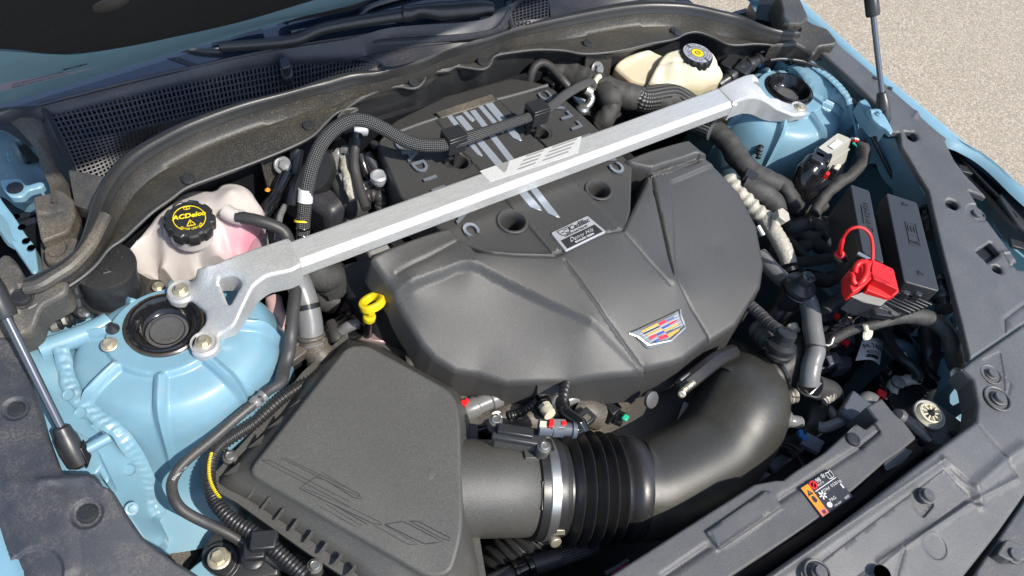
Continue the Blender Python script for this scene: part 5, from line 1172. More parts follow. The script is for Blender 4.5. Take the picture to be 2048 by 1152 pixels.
# ================================================================ coolant tank
ct = thing('coolant_tank', 'milky white coolant tank with pink fluid and black lobed cap', 'tank', W(4, 1100, 300, -.05))
ccap = W(4, 1105, 150, .012)
o_ = (L(4, '748,310,-.03 785,275,-.03 870,190,-.03 990,70,-.03') + L(1, '1080,1100,-.03 1255,1110,-.025 1275,1075,-.02 1330,1058,-.02 1420,1070,-.02 1475,1110,-.02 1500,1160,-.02') + L(4, '1540,95,-.03 1545,160,-.03 1510,240,-.035 1440,330,-.04 1410,400,-.045 1370,420,-.05 1180,450,-.07 1140,560,-.09 1040,570,-.10 930,520,-.10 790,490,-.08 765,380,-.05'))
inn = L(4, '1105,230,-.008 1340,60,-.006 900,400,-.040 1120,440,-.042 1400,200,-.014 950,250,-.020 1260,380,-.034') + L(1, '1350,1110,-.004')
mk('tank_body', patch(rc(o_, .012), inner=inn, base=o_, feats=[Relief(circ(W(4, 1100, 260, -.01), .040), .005, .014), Ridge(L(4, '1250,0 1220,120 1300,200 1345,330'), -.003, .012)], rnd=.010, skirt=.12, res=.006), M['tank'], ct, ang=80)
cw_ = Vector((.02, -.12, 1)).normalized()
fc = fr(W(4, 1108, 168, .008), cw_) @ Matrix.Scale(.87, 4)
mk('filler_neck', lathe([(.032, -.04), (.0305, -.012), (.030, .0)], 40, cap=False), M['tank'], ct, fc)
def lobe(n, d, sharp=.35): return lambda a, k: 1 - d * float(sm(np.array((math.cos(n * a) - (1 - 2 * sharp)) / (2 * sharp)))) if True else 1
cp_ = mk('cap', lathe([(.0335, -.021), (.0355, -.019), (.0362, -.004), (.0345, -.0005), (.031, .0008), (.0300, .0002), (.0285, .0006), (.0005, .0010)], 160, rmod=lambda a, k: (1 - .085 * float(sm(np.array((math.cos(9 * a) - .2) / .5)))) if k < 5 else 1), M['black'], ct, fc, ang=40)
cx, cy = (W(4, 1300, 130, 0) - W(4, 1000, 190, 0)).normalized(), None
cx = (cx - cw_ * cx.dot(cw_)).normalized(); cy = cw_.cross(cx)
cl2 = lambda x, y, z=.0016: fc.translation + (cx * x + cy * y + cw_ * z) * .87
arc = lambda r, a0, a1, n=24: [cl2(r * math.cos(a), r * math.sin(a)) for a in np.linspace(a0, a1, n)]
mk('cap_ring', tube(arc(.0222, -.35 * PI, 1.30 * PI, 44), .0006, 5, .002, False), M['yprint'], cp_)
text('cap_print', 'ACDelco', M['yprint'], cp_, cl2(0, .0045), cx, cy, .0094, .0002, shear=.25, sx=1.12, bold=.0003)
for a_ in ((0, -.0040), (-.0055, -.0125), (.0055, -.0125)):
    pass
tr_ = [cl2(0, -.0035), cl2(-.0062, -.0135), cl2(.0062, -.0135), cl2(0, -.0035)]
mk('warning_triangle', tube(tr_, .0006, 5, .002, False), M['yprint'], cp_); text('cap_print', '!', M['yprint'], cp_, cl2(0, -.0097), cx, cy, .0075, .0002)
bk = lambda x, y: cl2(x, .0185 + y)
for s_ in (-1, 1): mk('book_symbol', tube([bk(0, -.0022), bk(.0042 * s_, -.0016), bk(.0042 * s_, .0028), bk(0, .0022), bk(0, -.0022)], .0005, 5, .002, False), M['yprint'], cp_)
for i, ch in enumerate('DO NOT OPEN HOT'):
    a = -.80 * PI + i * .64 * PI / 14 + .0
    a = (1.26 - .0) * PI + i * .50 * PI / 14
    text('cap_print', ch, M['yprint'], cp_, cl2(.0196 * math.cos(a), .0196 * math.sin(a)), cx * -math.sin(a) + cy * math.cos(a), -(cx * math.cos(a) + cy * math.sin(a)), .0042, .0002)
mk('nipple', tube(L(4, '1320,125,.0 1360,150,.0 1420,165,.0'), .0105, 14), M['tank'], ct)
# hose from the tank down past the brace to the front
def hose(nm, label, pts, r, mat='hose', cat_='hose', group=None, **kw):
    rf = kw.pop('rfun', None); n = kw.pop('n', 14); st = kw.pop('step', .005)
    t = thing(nm, label, cat_, pts[0], group)
    mk('hose_run' if 'hose' in nm or 'pipe' in nm else 'cable_run', tube(pts, r, n, st, rfun=rf), M[mat], t, ang=80); return t
hp_ = (L(4, '1385,160,.002 1440,165,.004 1510,180,.004 1590,205,.0 1650,235,-.006 1685,290,-.014 1710,400,-.02 1730,560,-.025 1715,700,-.028 1700,850,-.035 1690,950,-.05 1660,1040,-.055') + L(7, '1640,20,-.045 1570,70,-.042 1510,125,-.040 1400,215,-.042 1250,345,-.046 1120,450,-.050 1050,520,-.052 1010,590,-.054 1005,650,-.054 1030,720,-.055 1080,775,-.060 1180,830,-.070 1300,885,-.085 1400,940,-.095 1520,1010,-.10 1650,1085,-.105 1790,1165,-.11'))
ov = hose('overflow_hose', 'thin black hose looping from the white tank down over the blue inner wing', hp_, .0056, rfun=lambda s, a, t: .0082 - .0022 * float(sm(np.array((t - .44) / .02))))
mk('hose_joint', tube(L(4, '1668,820,-.033 1700,815,-.033'), .007, 12), M['gloss'], ov)
j0 = L(7, '1470,155,-.041 1545,95,-.041')
mk('hose_coupler', tube([j0[0], j0[1]], .0075, 14, .002, rfun=lambda s, a, t: .0068 + .0012 * (1 if .2 < t < .45 or t > .8 else 0)), M['hose_grey'], ov)
mk('hose_end', tube(L(4, '1380,158,.002 1480,175,.004'), .0072, 12), M['black'], ov)
mk('hose_print', join(*[tube([up(a, .0058), up(b, .0058)], .0010, 5) for a, b in (L(4, '1455,150,.004 1462,166,.004'), L(4, '1470,152,.004 1490,165,.004'), L(4, '1497,160,.004 1492,180,.004'))]), M['wprint'], ov)
for s_, q0, q1, sz in (('SPW6C >Z7394K', (7, 1015, 590, -.049), (7, 1125, 470, -.052), .0046), ('SPW6C >Z7394K', (7, 1375, 925, -.089), (7, 1450, 972, -.094), .0042)):
    a, b = W(*q0), W(*q1); d = (b - a).normalized()
    for i, ch in enumerate(s_):
        if ch == ' ': continue
        p = a.lerp(b, i / (len(s_) - 1))
        # sit on the tube's upper side towards the light
        text('hose_print', ch, M['wprint'], ov, up(p, .0010), d, d.cross(Vector((0, .0, 1))) * -1, sz, .0002)
# corrugated loom with a yellow tracer
lp_ = L(7, '1900,-30,-.092 1830,0,-.086 1750,45,-.082 1650,112,-.078 1560,190,-.074 1480,260,-.072 1380,325,-.070 1300,380,-.070 1250,440,-.072 1225,520,-.075 1222,600,-.078 1245,690,-.082 1300,770,-.076 1380,840,-.074 1480,900,-.073 1580,975,-.073 1690,1070,-.074 1790,1160,-.076')
cl3 = hose('wiring_loom', 'ribbed black conduit with a yellow tracer running along the air box', lp_, .0078, 'rubber', 'wiring', rfun=corr(.0076, .0048, .13), step=.0011, n=14)
tr2 = cat(L(7, '1238,430,-.0640 1226,480,-.0660 1222,540,-.0680 1232,600,-.0700 1255,650,-.0725 1290,700,-.0750'), 6)
for i in range(0, len(tr2) - 1, 1):
    mk('tracer_wire', tube([tr2[i].lerp(tr2[i + 1], .1), tr2[i].lerp(tr2[i + 1], .6)], .0020, 6, .002), M['yprint'], cl3)
cb = W(7, 1545, 955, -.070)
mk('loom_clip', hexa(cb, (.012, -.006, 0), (.005, .009, 0), (0, 0, .010)), M['black'], cl3, bevel=.002)
mk('loom_clip', hexa(W(7, 1490, 1010, -.078), (.010, -.005, 0), (.004, .008, 0), (0, 0, .006)), M['black'], cl3, bevel=.002)
mk('clip_button', lathe([(.0125, 0), (.0125, .003), (.009, .005), (.004, .0052), (.004, .008), (.0005, .0085)], 20), M['black'], cl3, fr(W(7, 1480, 1055, -.112), UPV))
# air box foot with its bolt
ft = thing('air_box_mount', 'black mounting foot with a large pale bolt beside the air box', 'mount', W(7, 1280, 1020, -.13))
mk('foot', patch(rc(L(7, '1170,1020,-.145 1240,890,-.14 1420,880,-.14 1600,960,-.14 1640,1152,-.15 1360,1200,-.15 1200,1110,-.15'), .006), rnd=.004, skirt=.03, res=.008, feats=[Relief(circ(W(7, 1280, 1055, -.14), .021), .004, .004)]), M['black'], ft)
bolt(ft, W(7, 1282, 1050, -.133), UPV, 1.35)
mk('blue_bracket', patch(rc(L(7, '1100,1120,-.16 1190,1050,-.155 1400,1130,-.16 1390,1230,-.165 1120,1220,-.165'), .004), rnd=.002, skirt=.02, res=.008), M['blue'], car)
mk('felt_pad', patch(L(7, '900,790,-.19 1080,760,-.19 1200,800,-.2 1230,900,-.2 1100,1120,-.2 900,1000,-.18'), rnd=0, skirt=.02, res=.01, feats=[Ridge(L(7, '900,850 1050,860 1150,1000'), .012, .02)]), M['soil'], car)
mk('front_strut', box((-.60, -.66, TOP - .3), (-.52, -.40, TOP - .24)), M['dark'], car)

# ================================================================ washer filler
wf = thing('washer_filler', 'black washer filler with flip cap next to the white tank', 'filler', W(4, 640, 450, 0))
wc = W(4, 612, 440, .030)
mk('filler_body', lathe([(.034, -.085), (.034, -.055), (.036, -.054), (.036, -.050), (.0325, -.048), (.0315, -.006), (.030, -.002)], 36, cap=False), M['black'], wf, fr(wc + Vector((0, -.004, 0)), (.06, -.1, 1)))
fcw = fr(wc, (.02, -.12, 1), tuple((W(4, 760, 400, 0) - W(4, 480, 480, 0))))
mk('flip_cap', lathe([(.0335, -.006), (.0340, -.001), (.0328, .0012), (.030, .0018), (.0005, .0022)], 40), M['rubber'], wf, fcw)
mk('cap_tab', xf(box((-.056, -.013, -.005), (-.026, .013, .0008)), fcw), M['rubber'], wf, bevel=.004, seg=3)
wq = lambda x, y: fcw @ Vector((x, y, .0026))
mk('spray_symbol', join(tube([wq(-.004, -.012), wq(-.013, .010), wq(-.002, .0145), wq(.010, .0135), wq(.004, -.012)], .0009, 6, .002), tube([wq(-.004, -.012), wq(.004, -.012)], .0009, 6), *[tube([wq(-.003 + .005 * i, -.004 + .004 * (i % 2)), wq(-.003 + .005 * i, .005 + .004 * (i % 2))], .0007, 5) for i in range(3)]), M['black'], wf)
mk('book_symbol', join(*[tube([wq(-.020 + .004 * s, -.006), wq(-.020 + .004 * s, .004), wq(-.016 + .004 * s, .004), wq(-.016 + .004 * s, -.006), wq(-.020 + .004 * s, -.006)], .0008, 5, .002, False) for s in (-.6, .6)]), M['black'], wf)
mk('cap_pips', join(*[tube([wq(.014 + .004 * math.cos(i), .002 + .009 * math.sin(i * 1.3)), wq(.016 + .005 * math.cos(i), .004 + .009 * math.sin(i * 1.3))], .0009, 5) for i in range(5)]), M['black'], wf)
mk('base_plate', patch(rc(L(4, '240,640,-.035 420,560,-.035 640,470,-.035 800,470,-.03 880,520,-.028 940,515,-.028 970,550,-.028 960,590,-.03 860,610,-.035 640,660,-.04 300,740,-.05'), .006), rnd=.003, skirt=.05, res=.008), M['trim'], wf)
bolt(wf, W(4, 925, 566, -.026), UPV, .78)
mk('washer_line', tube(L(4, '425,500,.03 430,560,.02 445,620,.01 460,690,.0 485,720,-.005 500,750,-.01'), .0055, 10, .003, rfun=lambda s, a, t: .0058 + .0022 * (1 if .42 < t < .52 or .75 < t < .9 else 0)), M['black'], wf)
mk('line_tip', lathe([(.0055, 0), (.005, .008), (.0025, .012), (.0005, .0125)], 14), M['steel'], wf, fr(W(4, 480, 720, -.003), (.3, -.6, .3)))
pg = thing('wiring_plug', 'grey plug and pale hose ends tucked beside the blue strut tower', 'plug', W(4, 350, 770, -.03))
mk('plug_body', tube(L(4, '250,760,-.02 300,780,-.022 360,765,-.02 440,745,-.02'), .0085, 12, .002, rfun=lambda s, a, t: .0085 + .002 * math.sin(s * 700)), M['black'], pg)
mk('plug_tip', tube(L(4, '300,800,-.018 340,790,-.018'), .007, 10), M['hose_grey'], pg)
mk('plug_ring', tube(L(4, '365,750,-.012 385,746,-.012'), .0085, 12), M['greyplug'], pg)

# ================================================================ brake fluid reservoir
bf = thing('brake_fluid_reservoir', 'yellowed brake fluid reservoir with printed black cap', 'reservoir', W(3, 150, 420, 0))
o_ = rc(L(3, '-40,300,.034 20,284,.036 60,268,.036 210,290,.036 235,310,.036 280,400,.022 296,432,.012 270,470,.008 165,512,.006 60,520,.004 -110,500,.004 -150,480,.006 -110,400,.022 -70,330,.032'), .008)
mk('reservoir_body', patch(o_, inner=L(3, '120,390,.034 0,360,.034 210,370,.034 150,450,.020 0,430,.020 -60,430,.016'), rnd=.006, skirt=.028, flare=.001, res=.006, feats=[Ridge(L(3, '-120,440 0,450 160,470 290,420'), -.003, .003)]), M['resv'], bf, ang=70)
mk('reservoir_arm', patch(rc(L(2, '1690,385,.006 1760,330,.010 1900,290,.022 2000,330,.020 2000,470,.0 1900,500,-.004 1790,470,-.002'), .006), rnd=.005, skirt=.035, res=.006, feats=[Ridge(L(2, '1720,390 1880,340'), .004, .008)]), M['resv'], bf, ang=70)
mk('reservoir_rim', tube(L(3, '-150,490,-.012 0,512,-.012 130,520,-.012 270,475,-.008 300,432,-.004'), .0028, 8), M['resv'], bf)
mk('reservoir_foot', patch(rc(L(3, '140,480,-.016 240,470,-.012 250,510,-.02 200,545,-.025 145,545,-.03'), .005), rnd=.004, skirt=.06, res=.006), M['resv'], bf)
bc = W(3, 137, 312, .042); bw = Vector((.0, -.02, 1)).normalized()
fb = fr(bc, bw) @ Matrix.Scale(.94, 4)
mk('reservoir_neck', lathe([(.030, -.045), (.026, -.02), (.026, -.01)], 32, cap=False), M['resv'], bf, fb)
bcap = mk('cap', lathe([(.0295, -.024), (.0310, -.022), (.0312, -.004), (.0300, -.001), (.0286, .0005), (.0005, .0008)], 168, rmod=lambda a, k: (1 - .055 * float(sm(np.array((math.cos(14 * a) - .1) / .5)))) if k < 4 else 1), M['black'], bf, fb, ang=40)
mk('cap_disc', lathe([(.0272, .0010), (.0125, .0012)], 48, cap=False), M['labelslv'], bcap, fb)
mk('cap_ring', lathe([(.0195, .0014), (.0185, .0014)], 48, cap=False), M['labelblk'], bcap, fb)
mk('cap_ring', lathe([(.0133, .0014), (.0120, .0014)], 40, cap=False), M['labelblk'], bcap, fb)
mk('yellow_disc', lathe([(.0118, .0013), (.0003, .0014)], 32, cap=False), M['yellow'], bcap, fb)
bx = Vector((1, 0, 0)); by = bw.cross(bx)
bcl = lambda x, y, z=.0017: bc + (bx * x + by * y + bw * z) * .94
mk('brake_symbol', tube([bcl(.0048 * math.cos(a), .0048 * math.sin(a)) for a in np.linspace(0, 2 * PI, 20)], .0006, 5, .002, False), M['labelblk'], bcap); text('cap_print', '!', M['labelblk'], bcap, bcl(0, 0), bx, by, .006, .0002)
for rad, s_ in ((.0232, 'CLEAN CAP BEFORE REMOVING  USE ONLY DOT 4 FLUID  '), (.0160, 'WARNING  AVERTISSEMENT  ')):
    for i, ch in enumerate(s_):
        if ch == ' ': continue
        a = PI / 2 - i * 2 * PI / len(s_)
        text('cap_print', ch, M['labelblk'], bcap, bcl(rad * math.cos(a), rad * math.sin(a)), bx * math.sin(a) - by * math.cos(a), bx * math.cos(a) + by * math.sin(a), .0036, .0001)
mk('cap_gap', hexa(bcl(-.004, .0225, .0016), (.0012, 0, 0), (0, .0055, 0), (0, 0, .0003)), M['labelblk'], bcap); mk('cap_gap', hexa(bcl(.003, -.0225, .0016), (.0012, 0, 0), (0, .0055, 0), (0, 0, .0003)), M['labelblk'], bcap)

# ================================================================ braided hose over the engine with two clips
bh_ = L(0, '606,470,-.03 607,440,-.01 611,400,.015 617,360,.038 628,320,.056 645,285,.070 672,256,.079 705,240,.083 735,243,.080 765,256,.072 795,273,.064 825,286,.058 860,291,.056 900,287,.056 950,271,.056 1010,250,.056 1075,228,.056 1105,210,.055 1130,190,.053 1160,172,.045 1180,165,.036 1186,175,.026')
bhz = thing('braided_hose', 'thick braided black hose arching over the upper engine cover', 'hose', bh_[0])
mk('sleeve', tube(bh_, .0100, 18, .003, rfun=lambda s, a, t: .0094 - .0018 * float(sm(np.array((s - .36) / .03)))), M['braid'], bhz, ang=80)
wb = L(0, '610,404,.013 612,378,.028')
mk('white_tag', tube(wb, .0100, 18), M['labelwht'], bhz)
mk('hose_end', tube(L(0, '606,478,-.034 606,440,-.010 607,425,.0'), .009, 14, .003, rfun=lambda s, a, t: .0085 + .0015 * math.sin(s * 500)), M['gloss'], bhz)
mk('yellow_band', tube(L(0, '604,444,-.012 604,440,-.010'), .0105, 14), M['yprint'], bhz)
mk('metal_nipple', tube(L(2, '1530,520,.034 1545,545,.028 1560,570,.022 1545,610,.016 1510,640,.010'), .006, 12), M['steel'], bhz)
mk('brass_ring', tube(L(2, '1528,525,.033 1560,545,.03'), .0075, 12), M['zinc'], bhz)
mk('nipple_base', lathe([(.010, 0), (.010, .006), (.007, .010), (.0005, .011)], 16), M['steel'], bhz, fr(W(2, 1505, 650, .008), UPV))
cdir = (W(0, 1075, 228, .056) - W(0, 912, 285, .056)).normalized()
for q, lb_ in ((W(2, 752, 815, .058), 'black hose clip on the upper engine cover nearer the white hose tag'), (W(2, 1238, 655, .058), 'black hose clip on the upper engine cover nearer the brake fluid reservoir')):
    hc_ = thing('hose_clip', lb_, 'clip', q, 'clips holding the braided hose')
    sd = cdir.cross(UPV).normalized()
    hq_ = W(2, 0, 0, 0)
    mk('clip_head', hexa(q + Vector((0, 0, .0085)), cdir * .015, sd * .0125, (0, 0, .0045)), M['black'], hc_, bevel=.001)
    mk('clip_wall', hexa(q + sd * .0115 + Vector((0, 0, -.004)), cdir * .0145, sd * .0016, (0, 0, .012)), M['black'], hc_, bevel=.0008)
    mk('clip_wall', hexa(q - sd * .0115 + Vector((0, 0, -.004)), cdir * .0145, sd * .0016, (0, 0, .012)), M['black'], hc_, bevel=.0008)
    mk('clip_floor', hexa(q + Vector((0, 0, -.0135)), cdir * .0145, sd * .012, (0, 0, .0016)), M['black'], hc_, bevel=.0008)
    b_ = q + Vector((0, 0, -.030)) + sd * .0
    mk('clip_rib', hexa(b_, cdir * .0016, sd * .010, (0, 0, .016)), M['black'], hc_); mk('clip_rib', hexa(b_, cdir * .011, sd * .0016, (0, 0, .016)), M['black'], hc_)
    mk('clip_collar', lathe([(.012, -.003), (.012, .001), (.008, .002), (.0005, .002)], 20), M['black'], hc_, fr(q + Vector((0, 0, -.045)), UPV))
    mk('clip_shelf', hexa(q + Vector((0, 0, -.028)), cdir * .010, sd * .009, (0, 0, .0012)), M['black'], hc_)

# ================================================================ dipstick
dp = thing('dipstick', 'bright yellow oil dipstick ring handle beside the engine cover', 'dipstick', W(5, 262, 760, -.06))
dc = W(10, 945, 335, -.035)
dr = (W(10, 1040, 260, -.035) - W(10, 845, 400, -.035)).normalized()
dn_ = (UPV * .86 + Vector((0.05, .45, 0))).normalized(); dn_ = (dn_ - dr * dn_.dot(dr)).normalized(); dm = dn_.cross(dr).normalized()
V, F = [], []; n1_, n2_ = 40, 4
for i in range(n1_):
    a = 2 * PI * i / n1_; u = dr * math.cos(a) * .0152 + dm * math.sin(a) * .0125; nrm = u.normalized()
    for (e, z) in ((.0030, .0056), (-.0030, .0056), (-.0030, -.0056), (.0030, -.0056)): V.append(dc + u + nrm * e + dn_ * z)
for i in range(n1_):
    for j in range(4): F.append((i * 4 + j, i * 4 + (j + 1) % 4, ((i + 1) % n1_) * 4 + (j + 1) % 4, ((i + 1) % n1_) * 4 + j))
mk('ring_handle', (V, F), M['yellow'], dp, bevel=.0012)
mk('handle_neck', tube([W(10, 930, 425, -.042), W(10, 920, 460, -.050), W(10, 912, 500, -.060)], .011, 16, .001, rfun=lambda s, a, t: .0055 + .0030 * float(sm(np.array((t - .35) / .3)))), M['yellow'], dp)
mk('tube_stem', tube([W(10, 912, 500, -.060), W(10, 905, 560, -.08), W(10, 895, 660, -.11), W(10, 870, 900, -.18)], .0072, 12), M['gloss'], dp)

# ================================================================ gas struts
for side, lbl_, a, b, c2, X in (('l', 'black gas strut standing at the passenger side of the bay', (7, 400, 372), (4, 20, 690), (4, -90, 480), -.685), ('r', 'black gas strut rising past the driver side fender in front of the concrete', (3, 1222, 600), (3, 1165, 95), (3, 1150, -150), W(3, 1222, 600, .062).x)):
    p0, p1, p2 = WX(*a, X), WX(*b, X), None
    if side == 'l': p0 = W(7, 398, 368, .012)
    d = (p1 - p0).normalized()
    if side == 'l':
        p1 = W(4, 38, 745, .105); d = (p1 - p0).normalized()
    print('strut', side, p0, p1, d)
    g = thing('gas_strut', lbl_, 'gas strut', p0, 'gas struts that hold the hood up')
    mk('rod', tube([p0 + d * .012, p1], .0046, 16, .02), M['rod'], g)
    mk('cylinder', xf(lathe([(.004, -.001), (.0100, 0), (.0112, .004), (.0112, .03), (.0104, .034), (.0104, .34)], 28), fr(p1, d)), M['black'], g)
    mk('ball_socket', xf(lathe([(.004, -.03), (.0105, -.026), (.0115, -.012), (.0108, .004), (.0095, .008), (.0085, .016), (.0062, .018)], 22), fr(p0, d)), M['black'], g)
    mk('socket_flat', hexa(p0 + d * -.016 + (Vector((.009, -.004, .002)) if side == 'l' else Vector((-.004, -.010, 0))), d * .010, (.003, .005, 0) if side == 'l' else (.006, 0, 0), (.002, 0, .003)), M['gloss'], g, bevel=.001)
    st = mk('ball_stud', tube([p0 + d * -.016, p0 + d * -.016 + (Vector((.035, .004, 0)) if side == 'l' else Vector((-.03, .01, 0)))], .006, 14), M['blue'], g)
# ================================================================ fuse box with the red jump terminal
def soft(pts, d, mat, nm, par, r=.005, b=.0025, **kw): return mk(nm, prism(rc(pts, r, 4), d), M[mat], par, bevel=b, seg=3, ang=50, **kw)
fx = thing('fuse_box', 'black fuse box with two long lids beside the driver side fender', 'fuse box', W(17, 560, 500, -.05))
la = L(17, '250,32,-.012 408,88,-.012 528,688,-.016 350,592,-.016')
soft(la, .075, 'fuse', 'relay_lid', fx)
lb_ = L(17, '545,102,-.014 802,186,-.014 985,918,-.018 692,836,-.018')
soft(lb_, .032, 'fuse', 'fuse_lid', fx)
soft(L(17, '560,150,-.046 790,220,-.046 960,930,-.050 700,850,-.050', 0), .04, 'black', 'lower_tray', fx)
soft(L(17, '360,1010,-.030 250,960,-.022 390,905,-.020 560,985,-.020 500,1040,-.026'), .03, 'fuse', 'terminal_block', fx, r=.003)
bq = lambda a, b, c, d, u, v: a.lerp(b, u).lerp(d.lerp(c, u), v)
fl_ = lambda u, v: up(bq(*lb_, u, v), .0006)
gx_, gy_ = (lb_[1] - lb_[0]).normalized(), (lb_[0] - lb_[3]).normalized()
for v0, v1, u0, u1 in ((.30, .55, .42, .74),):
    q = [fl_(u0, v0), fl_(u1, v0 - .01), fl_(u1, v1), fl_(u0, v1), fl_(u0, v0)]
    mk('lid_emboss', tube(q, .0005, 5, .004, False), M['fuse'], fx)
    mk('lid_emboss', tube([q[3].lerp(q[0], .45), q[2].lerp(q[1], .45)], .0005, 5, .004, False), M['fuse'], fx)
    for k in range(3): mk('lid_emboss', tube([fl_(u0 + .06 + k * .09, v0 + .03), fl_(u0 + .06 + k * .09, v0 + .10)], .0006, 5, .004, False), M['fuse'], fx)
    text('lid_print', 'FUSE', M['fuse'], fx, fl_((u0 + u1) / 2, v1 - .03), gx_, gy_, .0075, .0006)
for v in (.08, .86): text('lid_print', 'S<', M['fuse'], fx, fl_(.55, v), gx_, gy_, .011, .0006)
la_ = lambda u, v: up(bq(*la, u, v), .0006)
text('lid_print', 'WARNING', M['fuse'], fx, la_(.62, .42), (la[3] - la[0]).normalized(), (la[1] - la[0]).normalized(), .013, .0006)
mk('lid_emboss', tube([la_(.38, .28), la_(.34, .55)], .0008, 5, .004, False), M['fuse'], fx)
# comb connector under the lid
cm0, cm1 = W(17, 520, 1060, -.040), W(17, 790, 960, -.036)
mk('comb_body', hexa(cm0.lerp(cm1, .5) + Vector((0, 0, -.006)), (cm1 - cm0) * .5, (.012, -.018, -.004), (0, 0, .006)), M['black'], fx, bevel=.002)
for i in range(6):
    p = cm0.lerp(cm1, .2 + i * .13); mk('comb_tooth', hexa(p + Vector((.002, -.004, .003)), (.0018, .0004, 0), (.012, -.020, 0), (0, 0, .0035)), M['black'], fx, bevel=.0008)
for q in ('690,950,-.024', '790,960,-.024'): mk('comb_latch', hexa(L(17, q)[0], (.004, .001, 0), (.002, -.004, 0), (0, 0, .008)), M['black'], fx, bevel=.001)
fr0 = L(17, '432,1052,-.036 465,1100,-.036 590,1118,-.036 570,1080,-.036 490,1050,-.036 432,1052,-.036')
mk('socket_rim', tube(fr0, .0022, 6, .004, False), M['black'], fx)
mk('socket_back', prism(fr0[:-1], .01), M['black'], fx)
mk('silver_tab', hexa(W(17, 362, 630, -.013), (.003, .001, 0), (.004, -.009, 0), (0, 0, .0012)), M['steel'], fx)
mk('knob', lathe([(.011, -.004), (.010, .003), (.006, .005), (.0005, .0055)], 18), M['gloss'], fx, fr(W(17, 165, 640, -.040), (-.8, -.2, .5)))
rt = thing('terminal_cover', 'bright red terminal cover with a looped red strap on the black fuse box', 'cover', W(17, 450, 800, -.02))
soft(L(17, '436,652,.004 606,732,.004 650,906,.002 440,812,.002 425,740,.004'), .026, 'red', 'cover_block', rt, r=.003, b=.0022)
soft(L(17, '300,690,.002 392,640,.004 438,655,.004 436,800,.0 372,862,-.002 300,905,-.006 272,925,-.008 238,845,-.004 236,740,.0'), .022, 'red', 'cover_lobe', rt, r=.004, b=.0022)
soft(L(17, '428,806,-.010 655,908,-.010 640,930,-.010 556,972,-.016 385,905,-.012'), .012, 'red', 'cover_ledge', rt, r=.002, b=.0015)
mk('pull_loop', tube(L(17, '285,770,.002 300,705,.006 342,676,.010 378,700,.010 378,770,.008 345,835,.004 318,855,.0'), .0044, 12, .0025), M['red'], rt)
mk('pull_loop', tube(L(17, '236,790,-.002 250,775,.002 268,790,.004 272,830,.002 290,855,.0'), .0038, 12, .0025), M['red'], rt)
mk('strap', tube(L(17, '165,612,-.026 170,560,-.012 190,480,.004 240,410,.020 310,388,.026 370,405,.026 415,460,.022 432,550,.016 432,660,.006'), .0022, 8, .004, rfun=lambda s, a, t: .0024 + .0012 * (1 if s < .03 else 0)), M['red'], rt)
mk('strap_knob', lathe([(.0065, -.003), (.0075, .002), (.0065, .006), (.0005, .008)], 18), M['red'], rt, fr(W(17, 158, 612, -.030), (-.6, -.2, .6)))
mk('cover_mark', hexa(W(17, 490, 805, .0064), (.0006, .0002, 0), (.006, -.014, 0), (0, 0, .0006)), M['red'], rt)
# round bushings between the fuse box and the fender cover
for (q, l_) in (((17, 900, 350), 'upper dark bushing between the fuse box and the fender cover'), ((17, 1010, 930), 'lower dark bushing between the fuse box and the fender cover')):
    bsh = thing('bushing', l_, 'bushing', W(*q, -.06), 'bushings by the fuse box')
    f_ = fr(W(q[0], q[1] - 20, q[2] - 100, -.05), (W(q[0], q[1] + 10, q[2] + 100, -.05) - W(q[0], q[1] - 20, q[2] - 100, -.05)))
    mk('bushing_body', lathe([(.0005, 0), (.014, .0), (.0145, .004), (.0105, .006), (.0105, .016), (.0145, .020), (.016, .034), (.015, .037), (.011, .040), (.010, .052), (.013, .054), (.013, .056), (.0005, .056)], 28), M['rubber'], bsh, f_, ang=40)
# ================================================================ body control module with its harness
md = thing('control_module', 'pale grey module with black lever plug against the blue strut tower', 'module', W(23, 930, 920, -.05))
mo = L(23, '845,862,-.030 958,778,-.030 1040,812,-.032 905,900,-.032')
mk('module_body', prism(rc(mo, .003), Vector((.013, -.019, -.074))), M['greyplug'], md, bevel=.0025, seg=3, ang=50)
for k in (.3, .62): mk('module_rib', prism([a + Vector((.013, -.019, -.074)) * k + Vector((0, 0, .002)) for a in [p + (p - sum(mo, Vector()) / 4) * .02 for p in mo]], Vector((.0005, -.0006, -.0022))), M['greyplug'], md)
mk('module_label', hexa(W(23, 945, 845, -.0290), (mo[1] - mo[0]) * .22, (mo[3] - mo[0]) * .25, (0, 0, .0006)), M['labelwht'], md)
pb = [W(23, 840, 960, -.052), W(23, 790, 1000, -.060), W(23, 760, 1060, -.075), W(23, 780, 1140, -.10)]
mk('plug_body', hexa(W(23, 832, 965, -.058), (.012, .006, 0), (.006, -.014, 0), (0, 0, .026)), M['gloss'], md, bevel=.004, seg=3)
mk('plug_shroud', tube(pb, .021, 14, .004, rfun=lambda s, a, t: .0215 - .004 * t + .0016 * (1 if math.sin(s * 330) > .3 else 0)), M['gloss'], md, ang=50)
mk('plug_latch', hexa(W(23, 838, 925, -.036), (.011, .005, 0), (.004, -.008, 0), (0, 0, .004)), M['black'], md, bevel=.001)
mk('plug_latch', hexa(W(23, 925, 1010, -.062), (.005, .002, 0), (.003, -.006, 0), (0, 0, .012)), M['black'], md, bevel=.001)
mk('red_lock', hexa(W(23, 890, 1025, -.058), (.004, .002, 0), (.002, -.003, 0), (0, 0, .006)), M['red'], md, bevel=.001)
mk('foam_patch', hexa(W(23, 945, 990, -.056), (.008, .003, 0), (.003, -.004, 0), (0, 0, .008)), M['ivory'], md, bevel=.003)
mk('wire', tube(L(23, '1030,820,-.040 1070,825,-.042 1090,850,-.048'), .0028, 8), M['red'], md)
